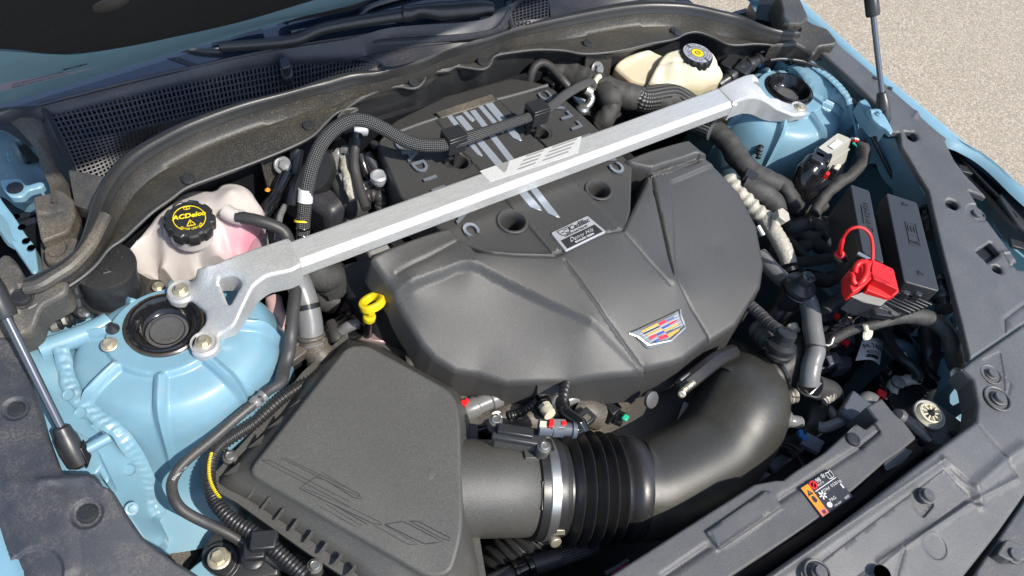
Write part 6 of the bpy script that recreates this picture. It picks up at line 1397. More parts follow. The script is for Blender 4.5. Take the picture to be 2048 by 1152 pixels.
mk('wire', tube(L(23, '1045,835,-.046 1065,848,-.046 1080,865,-.05'), .0022, 8), M['green'], md)
mk('wire', tube(L(23, '1035,810,-.038 1075,815,-.04 1100,845,-.046'), .0022, 8), M['labelwht'], md)
mh = thing('module_harness', 'black cloth taped harness curling round the pale grey module', 'wiring', W(23, 1100, 900, -.06))
mk('loom', tube(L(23, '1085,835,-.045 1110,870,-.048 1115,920,-.055 1090,970,-.062 1030,1030,-.07 960,1075,-.075 880,1150,-.085 820,1250,-.10'), .0095, 14, .003, rfun=wrap(.0095, .2, 60, 2)), M['tape'], mh, ang=60)
# hood release cable
hose('release_cable', 'long thin black cable arcing over the driver side strut tower', L(3, '560,352,.028 640,345,.030 760,362,.030 860,405,.028 950,470,.024 1030,560,.020 1090,660,.016 1140,760,.008 1200,880,-.010 1260,1000,-.030 1330,1140,-.055'), .0036, 'black', 'cable')
# brown-black fir tree clip on the tower
mk('fir_clip', tube(L(3, '490,930,-.06 500,880,-.05 510,850,-.045'), .005, 10, .002, rfun=lambda s, a, t: .0035 + .0022 * (1 if math.sin(s * 900) > 0 else 0)), M['black'], tr)
# ================================================================ plug and wires behind the driver's tower
sp_p = thing('level_sensor_plug', 'black plug with red and white wires behind the driver side strut tower', 'plug', W(3, 420, 400, .0))
mk('plug_chain', tube(L(3, '250,500,-.01 320,455,.0 400,400,.008 460,370,.012 510,340,.014'), .010, 12, .002, rfun=lambda s, a, t: .0105 + .003 * (1 if math.sin(s * 260) > .2 else 0)), M['black'], sp_p, ang=40)
mk('plug_block', hexa(W(3, 410, 400, .010), (.022, .008, .002), (-.004, .012, 0), (0, 0, .009)), M['black'], sp_p, bevel=.002)
mk('plug_block', hexa(W(3, 330, 375, .0), (.024, .008, .0), (-.004, .012, 0), (0, 0, .009)), M['black'], sp_p, bevel=.002)
mk('wire', tube(L(3, '495,345,.018 530,318,.020 570,308,.020'), .0034, 8), M['red'], sp_p); mk('wire', tube(L(3, '490,330,.020 520,303,.022 570,298,.022'), .0030, 8), M['labelwht'], sp_p)
mk('wire', tube(L(3, '500,385,.010 515,355,.012'), .003, 8), M['bluewire'], sp_p)
mk('conduit', tube(L(3, '560,300,.022 610,298,.022 655,325,.02 680,365,.012 680,410,.0'), .0095, 14, .0012, rfun=corr(.0095, .0052, .12)), M['gloss'], sp_p)
# ================================================================ harnesses between the engine cover and the driver's tower
hn = thing('main_harness', 'thick cloth taped black harness running down beside the driver side strut tower', 'wiring', W(3, 300, 850, -.05))
mk('loom', tube(L(3, '40,700,-.04 160,735,-.034 250,770,-.03 320,840,-.034 380,930,-.040 450,1000,-.044 530,1050,-.048 610,1085,-.055 700,1140,-.07'), .0175, 20, .003, rfun=wrap(.0175, .13, 45, 1)), M['tape'], hn, ang=60)
mk('loom', tube(L(11, '560,-60,-.045 680,0,-.045 780,60,-.05 860,140,-.055 900,240,-.06'), .0165, 18, .003, rfun=wrap(.0165, .13, 50, 4)), M['tape'], hn, ang=60)
mk('loom', tube(L(11, '960,-40,-.05 1010,40,-.055 1060,130,-.07 1120,220,-.10'), .0135, 18, .003, rfun=wrap(.0135, .2, 50, 5)), M['tape'], hn, ang=60)
mk('harness_clip', hexa(W(3, 445, 1040, -.035), (.010, .006, 0), (.004, -.010, 0), (0, 0, .008)), M['black'], hn, bevel=.002)
mk('braid_sleeve', tube(L(3, '60,700,-.036 170,738,-.026 225,760,-.022'), .0185, 18, .003), M['braid'], hn)
fs = thing('foil_sleeve_hose', 'pale foil wrapped hose curving along the right edge of the front engine cover', 'hose', W(11, 850, 500, -.06))
mk('wrinkled_sleeve', tube(L(11, '380,-120,-.050 480,10,-.052 570,100,-.056 640,180,-.060 720,250,-.062 790,310,-.064'), .0135, 20, .0022, rfun=lambda s, a, t: .0135 * (1 + .10 * math.sin(s * 420 + 1.5 * math.sin(a)) + .12 * noise.noise((math.cos(a), math.sin(a), s * 60)))), M['silverish'], fs, ang=70)
mk('hose_run', tube(L(11, '740,260,-.064 820,370,-.066 880,460,-.068 940,560,-.072 985,660,-.078 1010,760,-.085'), .0130, 20, .004, rfun=lambda s, a, t: .0135 + .0006 * math.sin(s * 900)), M['silverish'], fs)
mk('hose_tie', tube(L(11, '1005,790,-.085 1020,830,-.088'), .0150, 14, .002), M['tape'], fs); mk('hose_tie', tube(L(11, '1030,845,-.088 1045,880,-.092'), .0145, 14, .002), M['rubber'], fs)
mk('hex_plug', xf(hexv(.0135, .016), fr(W(11, 890, 300, -.052), (.15, -.3, .9))), M['silverish'], fs, bevel=.001)
mk('plug_foot', tube(L(11, '885,300,-.05 868,360,-.056 850,415,-.064'), .0095, 12), M['silverish'], fs)
mk('cover_screw', tube(L(11, '690,370,-.055 745,465,-.062'), .005, 10), M['steel'], fs)
lw = [(11, '950,310,-.10 1030,380,-.095 1130,350,-.09 1230,330,-.10 1320,380,-.11', .013), (11, '1000,460,-.12 1100,440,-.115 1220,480,-.11 1300,560,-.12 1400,620,-.13', .012), (11, '1060,620,-.13 1180,560,-.12 1280,450,-.12 1400,330,-.12', .012), (11, '1250,220,-.11 1300,320,-.115 1380,430,-.12 1440,520,-.13', .011),
      (11, '780,580,-.11 860,640,-.115 930,700,-.12', .014), (11, '1070,740,-.12 1180,735,-.115 1300,720,-.115 1440,690,-.12', .009), (11, '920,400,-.11 1010,500,-.11 1100,600,-.115 1190,690,-.12', .0075), (11, '1180,880,-.14 1300,900,-.14 1400,930,-.14 1550,860,-.14', .012), (11, '1150,250,-.13 1280,200,-.12 1400,150,-.11', .012), (11, '1100,180,-.09 1200,190,-.09 1320,120,-.085 1420,30,-.075', .0085),
      (12, '620,300,-.13 720,240,-.12 820,180,-.115 900,130,-.11', .010), (12, '1080,340,-.12 1160,290,-.11 1260,240,-.10', .009)]
ms = thing('taped_looms', 'tangle of black taped wiring in the dark gap left of the fuse box', 'wiring', W(11, 1200, 500, -.12))
for i, (k, s, r) in enumerate(lw): mk('loom', tube(L(k, s), r, 12, .004, rfun=wrap(r, .2, 55, i)), M['tape'], ms, ang=60)
mk('bare_clip', hexa(W(11, 1430, 535, -.10), (.006, .002, 0), (.002, .005, 0), (0, 0, .003)), M['silverish'], ms, bevel=.0015)
# smooth pipe and quick connectors right of the cover
cp1 = thing('coolant_pipe', 'smooth grey coolant pipe dropping past the intake branch to a wire clamp', 'pipe', W(6, 800, 800, -.06))
mk('upper_pipe', tube(L(6, '500,380,-.085 560,450,-.082 640,530,-.078 720,590,-.072'), .0130, 18), M['hose_grey'], cp1)
mk('down_pipe', tube(L(6, '735,600,-.058 780,650,-.055 800,720,-.056 808,800,-.058 822,880,-.062 826,950,-.066 808,1010,-.072 795,1080,-.08 792,1140,-.09'), .0140, 20, .004, rfun=lambda s, a, t: .0142 + .0010 * math.exp(-((s - .128) / .002) ** 2)), M['hose_grey'], cp1)
mk('pipe_joint', tube(L(6, '822,925,-.066 826,945,-.066'), .0155, 18), M['hose'], cp1)
mk('wire_clamp', tube([W(12, 600, 920, -.095) + Vector((.017 * math.cos(a), .017 * math.sin(a), .004 * math.sin(2 * a))) for a in np.linspace(0, 2 * PI, 26)], .0013, 6, .002, False), M['steel'], cp1)
mk('wire_clamp', tube(L(12, '560,940,-.09 590,975,-.088 640,935,-.085 690,880,-.085'), .0013, 6, .002), M['steel'], cp1)
mk('lower_sleeve', tube(L(12, '610,900,-.098 680,930,-.11 760,960,-.12 770,1010,-.14'), .0185, 18), M['hose'], cp1)
qc = thing('quick_connector', 'black stepped quick connector with crossed end button right of the engine cover', 'connector', W(11, 1150, 980, -.05))
q0, q1 = W(11, 990, 1130, -.080), W(11, 1222, 885, -.014); qd = (q1 - q0).normalized(); ql = (q1 - q0).length
mk('connector_body', xf(lathe([(.0005, 0), (.021, 0), (.022, ql * .42), (.0245, ql * .44), (.0245, ql * .48), (.021, ql * .50), (.021, ql * .55), (.0245, ql * .57), (.0235, ql * .66), (.016, ql * .74), (.0115, ql * .78), (.0105, ql * .98), (.0095, ql), (.0005, ql)], 32), fr(q0, qd)), M['black'], qc, ang=35)
for a in (0.5, 2.07): mk('button_cross', hexa(q1 + qd * .0004, fr(q1, qd).to_3x3() @ Vector((math.cos(a) * .0085, math.sin(a) * .0085, 0)), fr(q1, qd).to_3x3() @ Vector((-math.sin(a) * .0008, math.cos(a) * .0008, 0)), qd * .0004), M['gloss'], qc)
mk('collar', xf(lathe([(.0250, 0), (.0262, .001), (.0262, .004), (.0250, .005)], 32, cap=False), fr(q0 + qd * ql * .44, qd)), M['gloss'], qc)
mk('lower_pipe', tube([q0 + qd * .02, W(6, 690, 640, -.09), W(6, 600, 730, -.11), W(6, 500, 830, -.15)], .0165, 18, .003, rfun=lambda s, a, t: .0175 + .0018 * (1 if .35 < t < .42 else 0)), M['black'], qc)
qc2 = thing('quick_connector', 'smaller black quick connector standing on the intake branch pipe', 'connector', W(12, 370, 520, -.05))
c0, c1 = W(12, 320, 640, -.068), W(12, 408, 445, -.028); cd = (c1 - c0).normalized(); cl__ = (c1 - c0).length
mk('connector_body', xf(lathe([(.019, 0), (.020, .006), (.017, .008), (.018, .014), (.0205, .016), (.0205, .020), (.0135, .024), (.0125, cl__ * .75), (.0135, cl__ * .78), (.0135, cl__ - .001), (.0120, cl__), (.0005, cl__)], 28), fr(c0, cd)), M['black'], qc2, ang=35)
mk('side_hose', tube(L(12, '90,220,-.060 170,290,-.056 250,370,-.050 330,430,-.042 370,460,-.040'), .0088, 14, .0022, rfun=lambda s, a, t: .0088 + .0006 * math.sin(s * 1100)), M['hose'], qc2)
mk('clip_wing', tube(L(12, '240,620,-.066 290,668,-.064 380,650,-.06 430,590,-.056'), .0030, 8), M['gloss'], qc2)
bk_ = thing('ribbed_coupling', 'dusty ribbed coupling between the engine cover and the quick connector', 'coupling', W(12, 220, 480, -.08))
mk('coupling_body', tube(L(12, '160,400,-.085 215,460,-.080 260,530,-.080'), .018, 18, .0015, rfun=lambda s, a, t: .0165 + .0025 * (1 if math.sin(s * 420) > 0 else 0)), M['trim_dusty'], bk_, ang=40)
mk('brass_plug', tube(L(12, '440,395,-.08 460,440,-.08'), .010, 12), M['ivory'], bk_); mk('brass_plug', tube(L(12, '500,800,-.12 520,790,-.12'), .009, 12), M['ivory'], bk_)
mk('green_dot', lathe([(.004, 0), (.0005, .002)], 10), M['green'], bk_, fr(W(12, 248, 520, -.060), UPV))
# ================================================================ deep corner: harness, modules, tag, battery box
ah = thing('arched_harness', 'black taped harness arching from the deep corner to the fender side', 'wiring', W(22, 1400, 330, -.05))
mk('loom', tube(L(22, '690,570,-.105 760,530,-.098 840,480,-.09 950,430,-.08 1060,405,-.072 1180,375,-.066 1320,325,-.060 1470,305,-.056 1610,335,-.056 1720,400,-.058 1790,480,-.062 1810,580,-.07 1830,660,-.08 1850,735,-.09'), .0095, 16, .003, rfun=lambda s, a, t: wrap(.0095, .14, 60, 7)(s, a, t) * (.75 + .5 * float(sm(np.array((s - .09) / .05))))), M['tape'], ah, ang=60)
mk('tape_tail', tube(L(22, '1010,250,-.09 940,320,-.092 880,390,-.094 830,450,-.096 760,520,-.10 700,570,-.105'), .012, 14, .003, rfun=wrap(.012, .4, 80, 3)), M['gloss'], ah, ang=60)
mk('terminal_eye', lathe([(.0105, 0), (.0105, .004), (.006, .006), (.0005, .006)], 18), M['zinc'], ah, fr(W(22, 1855, 800, -.09), (-.6, -.3, .6)))
mk('terminal_lug', hexa(W(22, 1855, 750, -.088), (.007, .002, 0), (.001, -.006, -.003), (0, 0, .003)), M['ivory'], ah, bevel=.001)
iv = thing('harness_clip', 'small ivory fir tree clip hanging from the arched harness', 'clip', W(22, 1085, 450, -.07))
mk('clip_disc', lathe([(.0145, 0), (.0130, .003), (.008, .0045), (.0005, .005)], 22), M['ivory'], iv, fr(W(22, 1085, 460, -.075), (.2, -.6, .7)) @ Matrix.Diagonal((1, .6, 1, 1)))
mk('clip_stem', tube(L(22, '1082,450,-.07 1065,385,-.060'), .003, 8), M['ivory'], iv); mk('clip_stem', tube(L(22, '1095,450,-.07 1078,385,-.060'), .002, 8), M['ivory'], iv)
ecu = thing('control_unit', 'blue grey control unit with plugs deep in the driver side corner', 'module', W(12, 850, 600, -.20))
def blk(par, nm, k, s, d, mat, b=.002): return mk(nm, prism(L(k, s), d), M[mat], par, bevel=b)
blk(ecu, 'unit_case', 12, '560,300,-.22 980,300,-.21 1180,560,-.22 960,830,-.23 640,830,-.23', .05, 'dark')
blk(ecu, 'plug_row', 12, '640,390,-.16 1000,370,-.15 1010,420,-.155 650,440,-.165', .03, 'dkgrey')
blk(ecu, 'plug_block', 12, '830,500,-.165 980,460,-.16 990,580,-.165 850,600,-.17', .03, 'dkgrey')
blk(ecu, 'plug_block', 12, '690,620,-.17 830,610,-.17 850,700,-.172 700,760,-.175', .03, 'dkgrey')
blk(ecu, 'plug_block', 12, '820,640,-.175 960,650,-.175 960,740,-.18 840,760,-.18', .03, 'dkgrey')
blk(ecu, 'plug_block', 12, '660,250,-.16 840,200,-.155 850,330,-.16 670,370,-.165', .03, 'dkgrey')
blk(ecu, 'plug_block', 12, '1020,460,-.18 1230,430,-.18 1230,520,-.185 1030,540,-.185', .03, 'dkgrey')
for q in ('895,535,-.155', '830,318,-.148'): mk('red_lock', hexa(L(12, q)[0], (.005, .002, 0), (.002, -.006, 0), (0, 0, .004)), M['red'], ecu, bevel=.001)
for i in range(6): mk('plug_slot', hexa(W(12, 700 + 45 * i, 400 - 3 * i, -.150), (.0015, .0005, 0), (.001, -.008, 0), (0, 0, .004)), M['dark'], ecu)
for i in range(5): mk('plug_slot', hexa(W(12, 860 + 26 * i, 585 - 6 * i, -.158), (.0012, .0005, 0), (.001, -.006, 0), (0, 0, .003)), M['dark'], ecu)
mk('unit_ridge', hexa(W(12, 790, 690, -.165), (.012, -.004, 0), (.003, .008, 0), (0, 0, .006)), M['dkgrey'], ecu, bevel=.002)
mk('silver_pipe', tube(L(12, '640,425,-.14 720,415,-.14 800,425,-.14'), .005, 10), M['hose_grey'], ecu)
tg = thing('paper_tag', 'white paper tag printed M-7469 wrapped round a dark cable', 'tag', W(12, 1120, 620, -.15))
T = L(12, '1047,508,-.140 1222,540,-.150 1190,728,-.150 985,690,-.140')
rowsT_ = [[T[0].lerp(T[1], u).lerp(T[3].lerp(T[2], u), v) + Vector((0, 0, .010 * math.sin(PI * u))) for u in np.linspace(0, 1, 12)] for v in np.linspace(0, 1, 6)]
mk('tag_sheet', loft(rowsT_, 12, spl=False), M['labelwht'], tg, ang=180)
tw = lambda u, v, z=.0016: T[0].lerp(T[1], u).lerp(T[3].lerp(T[2], u), v) + Vector((0, 0, .010 * math.sin(PI * u) + z))
tgx, tgy = (T[1] - T[0]).normalized(), (T[0] - T[3]).normalized()
def ttext(s, v, sz, a0=.12, a1=.9, mat='labelblk'):
    for i, ch in enumerate(s):
        u = a0 + (a1 - a0) * (i + .5) / len(s); d = (tw(u + .05, v) - tw(u - .05, v)).normalized()
        text('tag_print', ch, M[mat], tg, tw(u, v), d, tgy, sz, .0001)
ttext('M-7469', .40, .0125); ttext('42557217', .66, .0082, .25, .85); 
for i in range(13): mk('bar_code', hexa(tw(.30 + i * .042, .84), tgx * (.0005 + .0004 * (i * 7 % 3)), tgy * .0035, (0, 0, .0002)), M['labelblk'], tg)
for v in (.06, .14): mk('print_line', hexa(tw(.5, v), tgx * .012, tgy * .0005, (0, 0, .0002)), M['gprint'], tg)
btb = thing('battery_box', 'dark ribbed box in the front corner with a braided ground strap on top', 'box', W(12, 1450, 880, -.16))
bb = L(12, '1190,800,-.150 1330,660,-.150 1660,905,-.155 1560,1030,-.155 1400,1120,-.155 1300,1100,-.155')
mk('box_lid', prism(rc(bb, .006), .08), M['black'], btb, bevel=.003)
for i in range(4): mk('lid_rib', tube([bb[1].lerp(bb[0], .2 + .2 * i) + Vector((0, 0, .0006)), bb[2].lerp(bb[3], .2 + .2 * i) + Vector((0, 0, .0006))], .0016, 6, .01, False), M['cowl'], btb)
mk('shrink_film', patch(L(12, '1200,780,-.144 1330,680,-.142 1480,760,-.145 1430,850,-.145 1280,880,-.145'), rnd=0, skirt=.004, res=.006, zf=None, inner=L(12, '1300,760,-.132 1380,800,-.136 1260,820,-.138')), M['gloss'], btb, ang=20)
mk('ground_strap', tube(L(12, '1290,960,-.140 1320,890,-.132 1380,860,-.130 1450,855,-.130 1520,840,-.13'), .0085, 14, .002, rfun=wrap(.0085, .3, 120, 9)), M['silverish'], btb, ang=60)
mk('strap_end', lathe([(.010, 0), (.011, .005), (.006, .008), (.0005, .008)], 16), M['hose_grey'], btb, fr(W(12, 1340, 880, -.126), UPV))
mk('red_lock', hexa(W(12, 1200, 980, -.130), (.006, .003, 0), (.003, -.006, 0), (0, 0, .005)), M['red'], btb, bevel=.001)
mk('clip_nest', tube(L(12, '1190,900,-.135 1240,940,-.130 1280,980,-.132 1230,1010,-.135'), .0035, 8, .002, rfun=wrap(.0035, .3, 200, 3)), M['gloss'], btb)
mk('strap_loop', tube(L(12, '1230,450,-.12 1290,560,-.118 1360,650,-.115 1450,720,-.112 1520,800,-.115 1510,860,-.12'), .0085, 12, .003), M['rubber'], btb)
mk('hook', tube(L(12, '1400,630,-.11 1420,660,-.108 1400,690,-.11'), .003, 8), M['ivory'], btb)
gp_ = thing('grey_plug', 'pale grey plug pointing at the radiator shroud end', 'plug', W(12, 1090, 1030, -.12))
mk('plug_body', tube(L(12, '1000,1090,-.125 1050,1050,-.12 1090,1020,-.118 1140,1050,-.118'), .013, 14, .003), M['hose_grey'], gp_)
mk('plug_shell', hexa(W(12, 960, 1100, -.125), (.022, .008, 0), (-.004, .012, 0), (0, 0, .010)), M['dkgrey'], gp_, bevel=.002)
# vertical black cables and blue steel on the fender side
vc = thing('battery_cable', 'pair of black cables falling along the blue fender side', 'cable', W(12, 1620, 600, -.1))
mk('cable_run', tube(L(12, '1590,350,-.09 1610,480,-.10 1625,620,-.11 1620,760,-.13 1600,900,-.16 1590,1030,-.19'), .0145, 16), M['rubber'], vc)
mk('conduit', tube(L(12, '1610,820,-.14 1600,920,-.16 1588,1040,-.19'), .009, 12, .0016, rfun=corr(.009, .005, .12)), M['rubber'], vc)
mk('cable_clip', tube([W(12, 1665, 785, -.12) + Vector((.012 * math.cos(a), .012 * math.sin(a), 0)) for a in np.linspace(0, 2 * PI, 20)], .004, 8, .003, False), M['black'], vc)
mk('cable_tie', tube(L(12, '1640,660,-.10 1720,645,-.10 1790,640,-.10'), .005, 8), M['black'], vc)
mk('corrugated_duct', tube(L(12, '1540,330,-.12 1480,420,-.13 1430,500,-.14'), .026, 20, .0022, rfun=corr(.026, .010, .08)), M['dark'], vc)
fin = patch(rc(L(12, '1640,280,-.055 1700,230,-.05 1840,215,-.048 1870,330,-.05 1930,640,-.06 1960,760,-.06 2000,1000,-.06 1960,1100,-.08 1820,1090,-.11 1780,980,-.11 1720,720,-.11 1700,420,-.09'), .005), rnd=.003, skirt=.06, res=.01)
fino = mk('fender_flange', fin, M['blue_dk'], car)
bolt(fino, W(12, 1850, 830, -.088), (-.5, -.4, .7), .8); bolt(fino, W(12, 1885, 905, -.082), (-.5, -.4, .7), .55)
mk('flange_hole', lathe([(.005, .001), (.0005, .001)], 12), M['dark'], fino, fr(W(12, 1722, 270, -.050), UPV))
mk('rail_hook', tube(L(12, '1330,560,-.15 1380,560,-.145 1430,600,-.15 1480,650,-.16 1540,690,-.17'), .012, 14), M['blue_dk'], car)
# ================================================================ front edge: cable bundle and pipes
cbn = thing('cable_bundle', 'sheaf of thin black cables curving under the intake elbow with a blue tie', 'cable', W(15, 450, 450, -.14))
for i in range(8):
    o = i * 9
    mk('cable_run', tube(L(15, f'{600 - o*2},{120 + o*.3},-.13 {590 - o*1.9},{230 + o*.4},-.125 {545 - o*1.6},{360 + o*.3},-.125 {450 - o*1.2},{470 + o*.1},-.13 {320 - o*.8},{545 - o*.6},-.135 {180},{575 - o},-.14 {60},{560 - o},-.15'), .0034, 8, .006), M['rubber'], cbn)
mk('cable_run', tube(L(15, '180,560,-.13 280,580,-.125 350,640,-.12 400,720,-.11'), .0022, 8), M['rubber'], cbn); mk('cable_run', tube(L(15, '200,545,-.128 310,560,-.12 390,620,-.112'), .0022, 8), M['rubber'], cbn)
mk('blue_tie', tube(L(15, '370,455,-.115 390,495,-.114 420,530,-.112'), .0042, 8, .002, rfun=wrap(.0042, .3, 150, 2)), M['bluewire'], cbn)
mk('flat_plug', hexa(W(15, 460, 550, -.115), (.011, .004, 0), (.006, -.012, 0), (0, 0, .004)), M['dkgrey'], cbn, bevel=.001)
ct_ = thing('coil_wraps', 'pale braided wrap ends below the intake branch pipe', 'wrap', W(15, 300, 190, -.13))
for k, s in ((15, '268,205,-.125 305,195,-.125 340,185,-.125'), (15, '530,225,-.115 560,200,-.112 600,175,-.112')):
    mk('wrap_end', tube(L(k, s), .0105, 14, .0012, rfun=corr(.0105, .0045, .16)), M['silverish'], ct_)
fp2 = thing('coolant_stub', 'grey metal coolant stubs and bent pipe behind the radiator shroud', 'pipe', W(15, 350, 380, -.12))
mk('stub', tube(L(15, '270,370,-.11 320,385,-.11 365,392,-.115'), .010, 16, .002, rfun=lambda s, a, t: .0095 + .003 * (1 if t < .25 else 0)), M['hose_grey'], fp2)
mk('bent_pipe', tube(L(15, '510,425,-.115 560,430,-.112 620,410,-.11 680,385,-.11'), .0078, 14), M['hose_grey'], fp2)
mk('bent_pipe', tube(L(15, '585,290,-.13 620,330,-.125 650,370,-.12'), .0075, 14), M['hose_grey'], fp2)
mk('bracket', hexa(W(15, 770, 310, -.105), (.024, .008, 0), (.004, -.016, 0), (0, 0, .010)), M['dkgrey'], fp2, bevel=.003)
fsh = thing('fan_shroud', 'dark blue black fan shroud segments below the intake elbow', 'shroud', W(15, 200, 700, -.17))
blk(fsh, 'segment', 15, '-200,830,-.16 60,690,-.155 170,780,-.155 -100,950,-.16', .05, 'cowl', .004)
blk(fsh, 'segment', 15, '100,680,-.155 230,610,-.15 330,660,-.15 180,770,-.155', .05, 'cowl', .004)
blk(fsh, 'shroud_rim', 15, '260,600,-.15 700,250,-.15 760,300,-.15 340,650,-.15', .03, 'dark', .004)
# ================================================================ engine block and what shows round it
eb = thing('engine_block', 'dark engine block with coils and valve covers seen in gaps round the covers', 'engine', (0, -.1, TOP - .2))
mk('block_body', prism(rc([Vector((x, y, TOP - .14)) for x, y in ((-.22, -.28), (.18, -.30), (.20, .12), (-.22, .14))], .02), .35), M['dark'], eb, bevel=.006)
for s, x in ((-1, -.215), (1, .19)):
    mk('valve_cover', hexa((x, .0, TOP - .125), (.05, 0, .02 * s), (0, .15, 0), (0, 0, .035)), M['cast'] if s < 0 else M['black'], eb, bevel=.012, seg=3)
    for i in range(4):
        mk('coil_pack', hexa((x - .012 * s, -.11 + .075 * i, TOP - .085), (.022, 0, .008 * s), (0, .028, 0), (0, 0, .014)), M['black'], eb, bevel=.004)
        mk('red_tab', hexa((x - .030 * s, -.11 + .075 * i, TOP - .077), (.005, 0, 0), (0, .006, 0), (0, 0, .004)), M['red'], eb, bevel=.001)
mk('front_case', prism(rc([Vector((x, y, TOP - .17)) for x, y in ((-.20, -.36), (.10, -.40), (.14, -.28), (-.22, -.26))], .02), .3), M['trim_dusty'], eb, bevel=.006)
# left of the front cover, below the brace
sl_ = thing('heater_hose', 'grey heater hose with clamps dropping under the left end of the brace', 'hose', W(10, 280, 400, -.06))
mk('hose_run', tube(L(10, '150,40,-.02 215,190,-.035 260,320,-.045 290,440,-.055 310,560,-.065 320,680,-.075 350,770,-.085'), .0165, 20, .004), M['hose_grey'], sl_)
mk('hose_clamp', tube(L(10, '312,650,-.070 318,700,-.076 325,740,-.08'), .0185, 18, .0015, rfun=lambda s, a, t: .0178 + .0012 * math.sin(s * 500)), M['trim_dusty'], sl_)
mk('hose_elbow', tube(L(10, '330,770,-.088 390,850,-.095 430,920,-.105 420,1040,-.13'), .0200, 20, .003, rfun=lambda s, a, t: .0195 + .0015 * math.sin(s * 420) * (1 if t < .5 else 0)), M['trim_dusty'], sl_)
mk('dark_band', tube(L(10, '268,350,-.040 278,400,-.044'), .0175, 18), M['gloss'], sl_)
gh = thing('big_hose', 'fat dark hose loop beside the acoustic shield', 'hose', W(10, 480, 220, -.10))
mk('hose_run', tube(L(10, '640,150,-.10 560,170,-.09 470,130,-.085 390,170,-.09 370,240,-.10 440,290,-.11 560,330,-.12'), .018, 18, .004), M['hose'], gh)
mk('hose_sleeve', tube(L(10, '300,-40,-.05 400,40,-.06 500,60,-.07 560,150,-.09'), .024, 18, .004, rfun=wrap(.024, .2, 30, 2)), M['tape'], gh)
hs_ = thing('manifold_guard', 'dull metal heat shield with reddish smears behind the dipstick', 'shield', W(10, 680, 400, -.12))
mk('shield_body', patch(rc(L(10, '560,520,-.13 600,380,-.12 700,190,-.11 760,270,-.10 740,350,-.11 800,470,-.12 830,560,-.13 640,650,-.15 560,640,-.15'), .008), inner=L(10, '680,400,-.095 650,500,-.105'), rnd=.006, skirt=.06, res=.008), simple('dull_reddish_metal', (.20, .14, .14), .4, .5, var=.6, sc=30), hs_)
mk('shield_pipe', tube(L(10, '590,700,-.12 640,620,-.11 720,570,-.10 800,545,-.10'), .008, 12), M['hose_grey'], hs_)
mk('shield_foot', tube(L(10, '530,560,-.12 560,640,-.115 590,720,-.115 600,800,-.13'), .010, 12), M['hose'], hs_)
mk('dark_housing', hexa(W(10, 750, 680, -.14), (.045, .01, 0), (-.01, .03, 0), (0, 0, .03)), M['gloss'], hs_, bevel=.014, seg=4)
mk('lower_shield', hexa(W(10, 980, 720, -.13), (.016, -.012, 0), (.008, .012, 0), (0, 0, .02)), simple('brushed_pink_metal', (.42, .30, .30), .35, .6, var=.4), hs_, bevel=.003)
pk_ = thing('pink_tank_neck', 'pale pinkish hose elbow beside the blue tower', 'hose', W(4, 1640, 720, -.08))
mk('hose_run', tube(L(4, '1600,640,-.075 1615,700,-.075 1640,780,-.085 1650,840,-.10'), .0105, 16, .003, rfun=wrap(.0105, .12, 60, 3)), simple('pinkish_hose', (.55, .36, .36), .45, var=.4, sc=40), pk_)
tb = thing('tower_bracket', 'black bracket with a blue stud beside the left strut tower', 'bracket', W(4, 1600, 900, -.09))
mk('bracket_plate', patch(rc(L(4, '1530,850,-.085 1700,800,-.085 1790,900,-.09 1750,1000,-.095 1530,1000,-.095'), .006), rnd=.004, skirt=.04, res=.008), M['black'], tb)
mk('stud_washer', lathe([(.0115, 0), (.0110, .002), (.005, .0025), (.0005, .0025)], 22), M['steel'], tb, fr(W(4, 1580, 912, -.085), UPV)); mk('blue_stud', tube([W(4, 1578, 905, -.084), W(4, 1568, 850, -.066)], .0042, 12), M['blue'], tb)
for q in ('1740,960,-.085', '1720,900,-.082'): mk('bracket_block', hexa(L(4, q)[0], (.014, .004, 0), (-.004, .008, 0), (0, 0, .008)), M['trim_dusty'], tb, bevel=.002)
# ------------- behind the brace on the passenger side
vh = thing('breather_hose', 'smooth black breather hose dropping from a pale fitting behind the brace', 'hose', W(19, 610, 500, -.02))
mk('hose_run', tube(L(19, '620,220,.020 610,330,.012 595,430,.006 595,560,.0 625,700,-.008 670,860,-.014 730,1030,-.02'), .0070, 14), M['hose'], vh)
mk('fitting', tube(L(19, '600,165,.026 650,165,.026 715,160,.024'), .0088, 16, .002, rfun=lambda s, a, t: .008 + .0016 * (1 if t > .6 else 0)), M['labelslv'], vh); mk('fitting_collar', tube(L(19, '620,190,.024 618,250,.018'), .0088, 14), M['gloss'], vh)
tbx = thing('engine_harness', 'dark cloth covered trunk with foil scraps beside the upper engine cover', 'wiring', W(19, 480, 600, -.05))
mk('loom', tube(L(19, '540,370,-.02 470,420,-.025 430,520,-.03 440,650,-.035 500,800,-.045 590,980,-.06 640,1100,-.08'), .019, 18, .003, rfun=wrap(.019, .12, 30, 1)), M['tape'], tbx, ang=60)
mk('foil_scrap', tube(L(19, '450,385,-.008 400,440,-.012 370,530,-.016 365,610,-.02'), .0075, 10, .003, rfun=wrap(.0075, .35, 90, 5)), M['hose_grey'], tbx, ang=50)
mk('foil_scrap', tube(L(19, '470,380,-.004 520,390,-.002 550,440,-.006'), .0065, 10, .003, rfun=wrap(.0065, .35, 90, 8)), M['hose_grey'], tbx, ang=50)
mk('foil_scrap', tube(L(19, '505,480,-.012 510,600,-.014 540,740,-.018 600,930,-.03'), .0085, 10, .003, rfun=wrap(.0085, .25, 70, 6)), M['silverish'], tbx, ang=50)
mk('pale_band', tube(L(19, '440,705,-.022 520,680,-.020 560,690,-.016'), .0085, 10), M['hose_grey'], tbx)
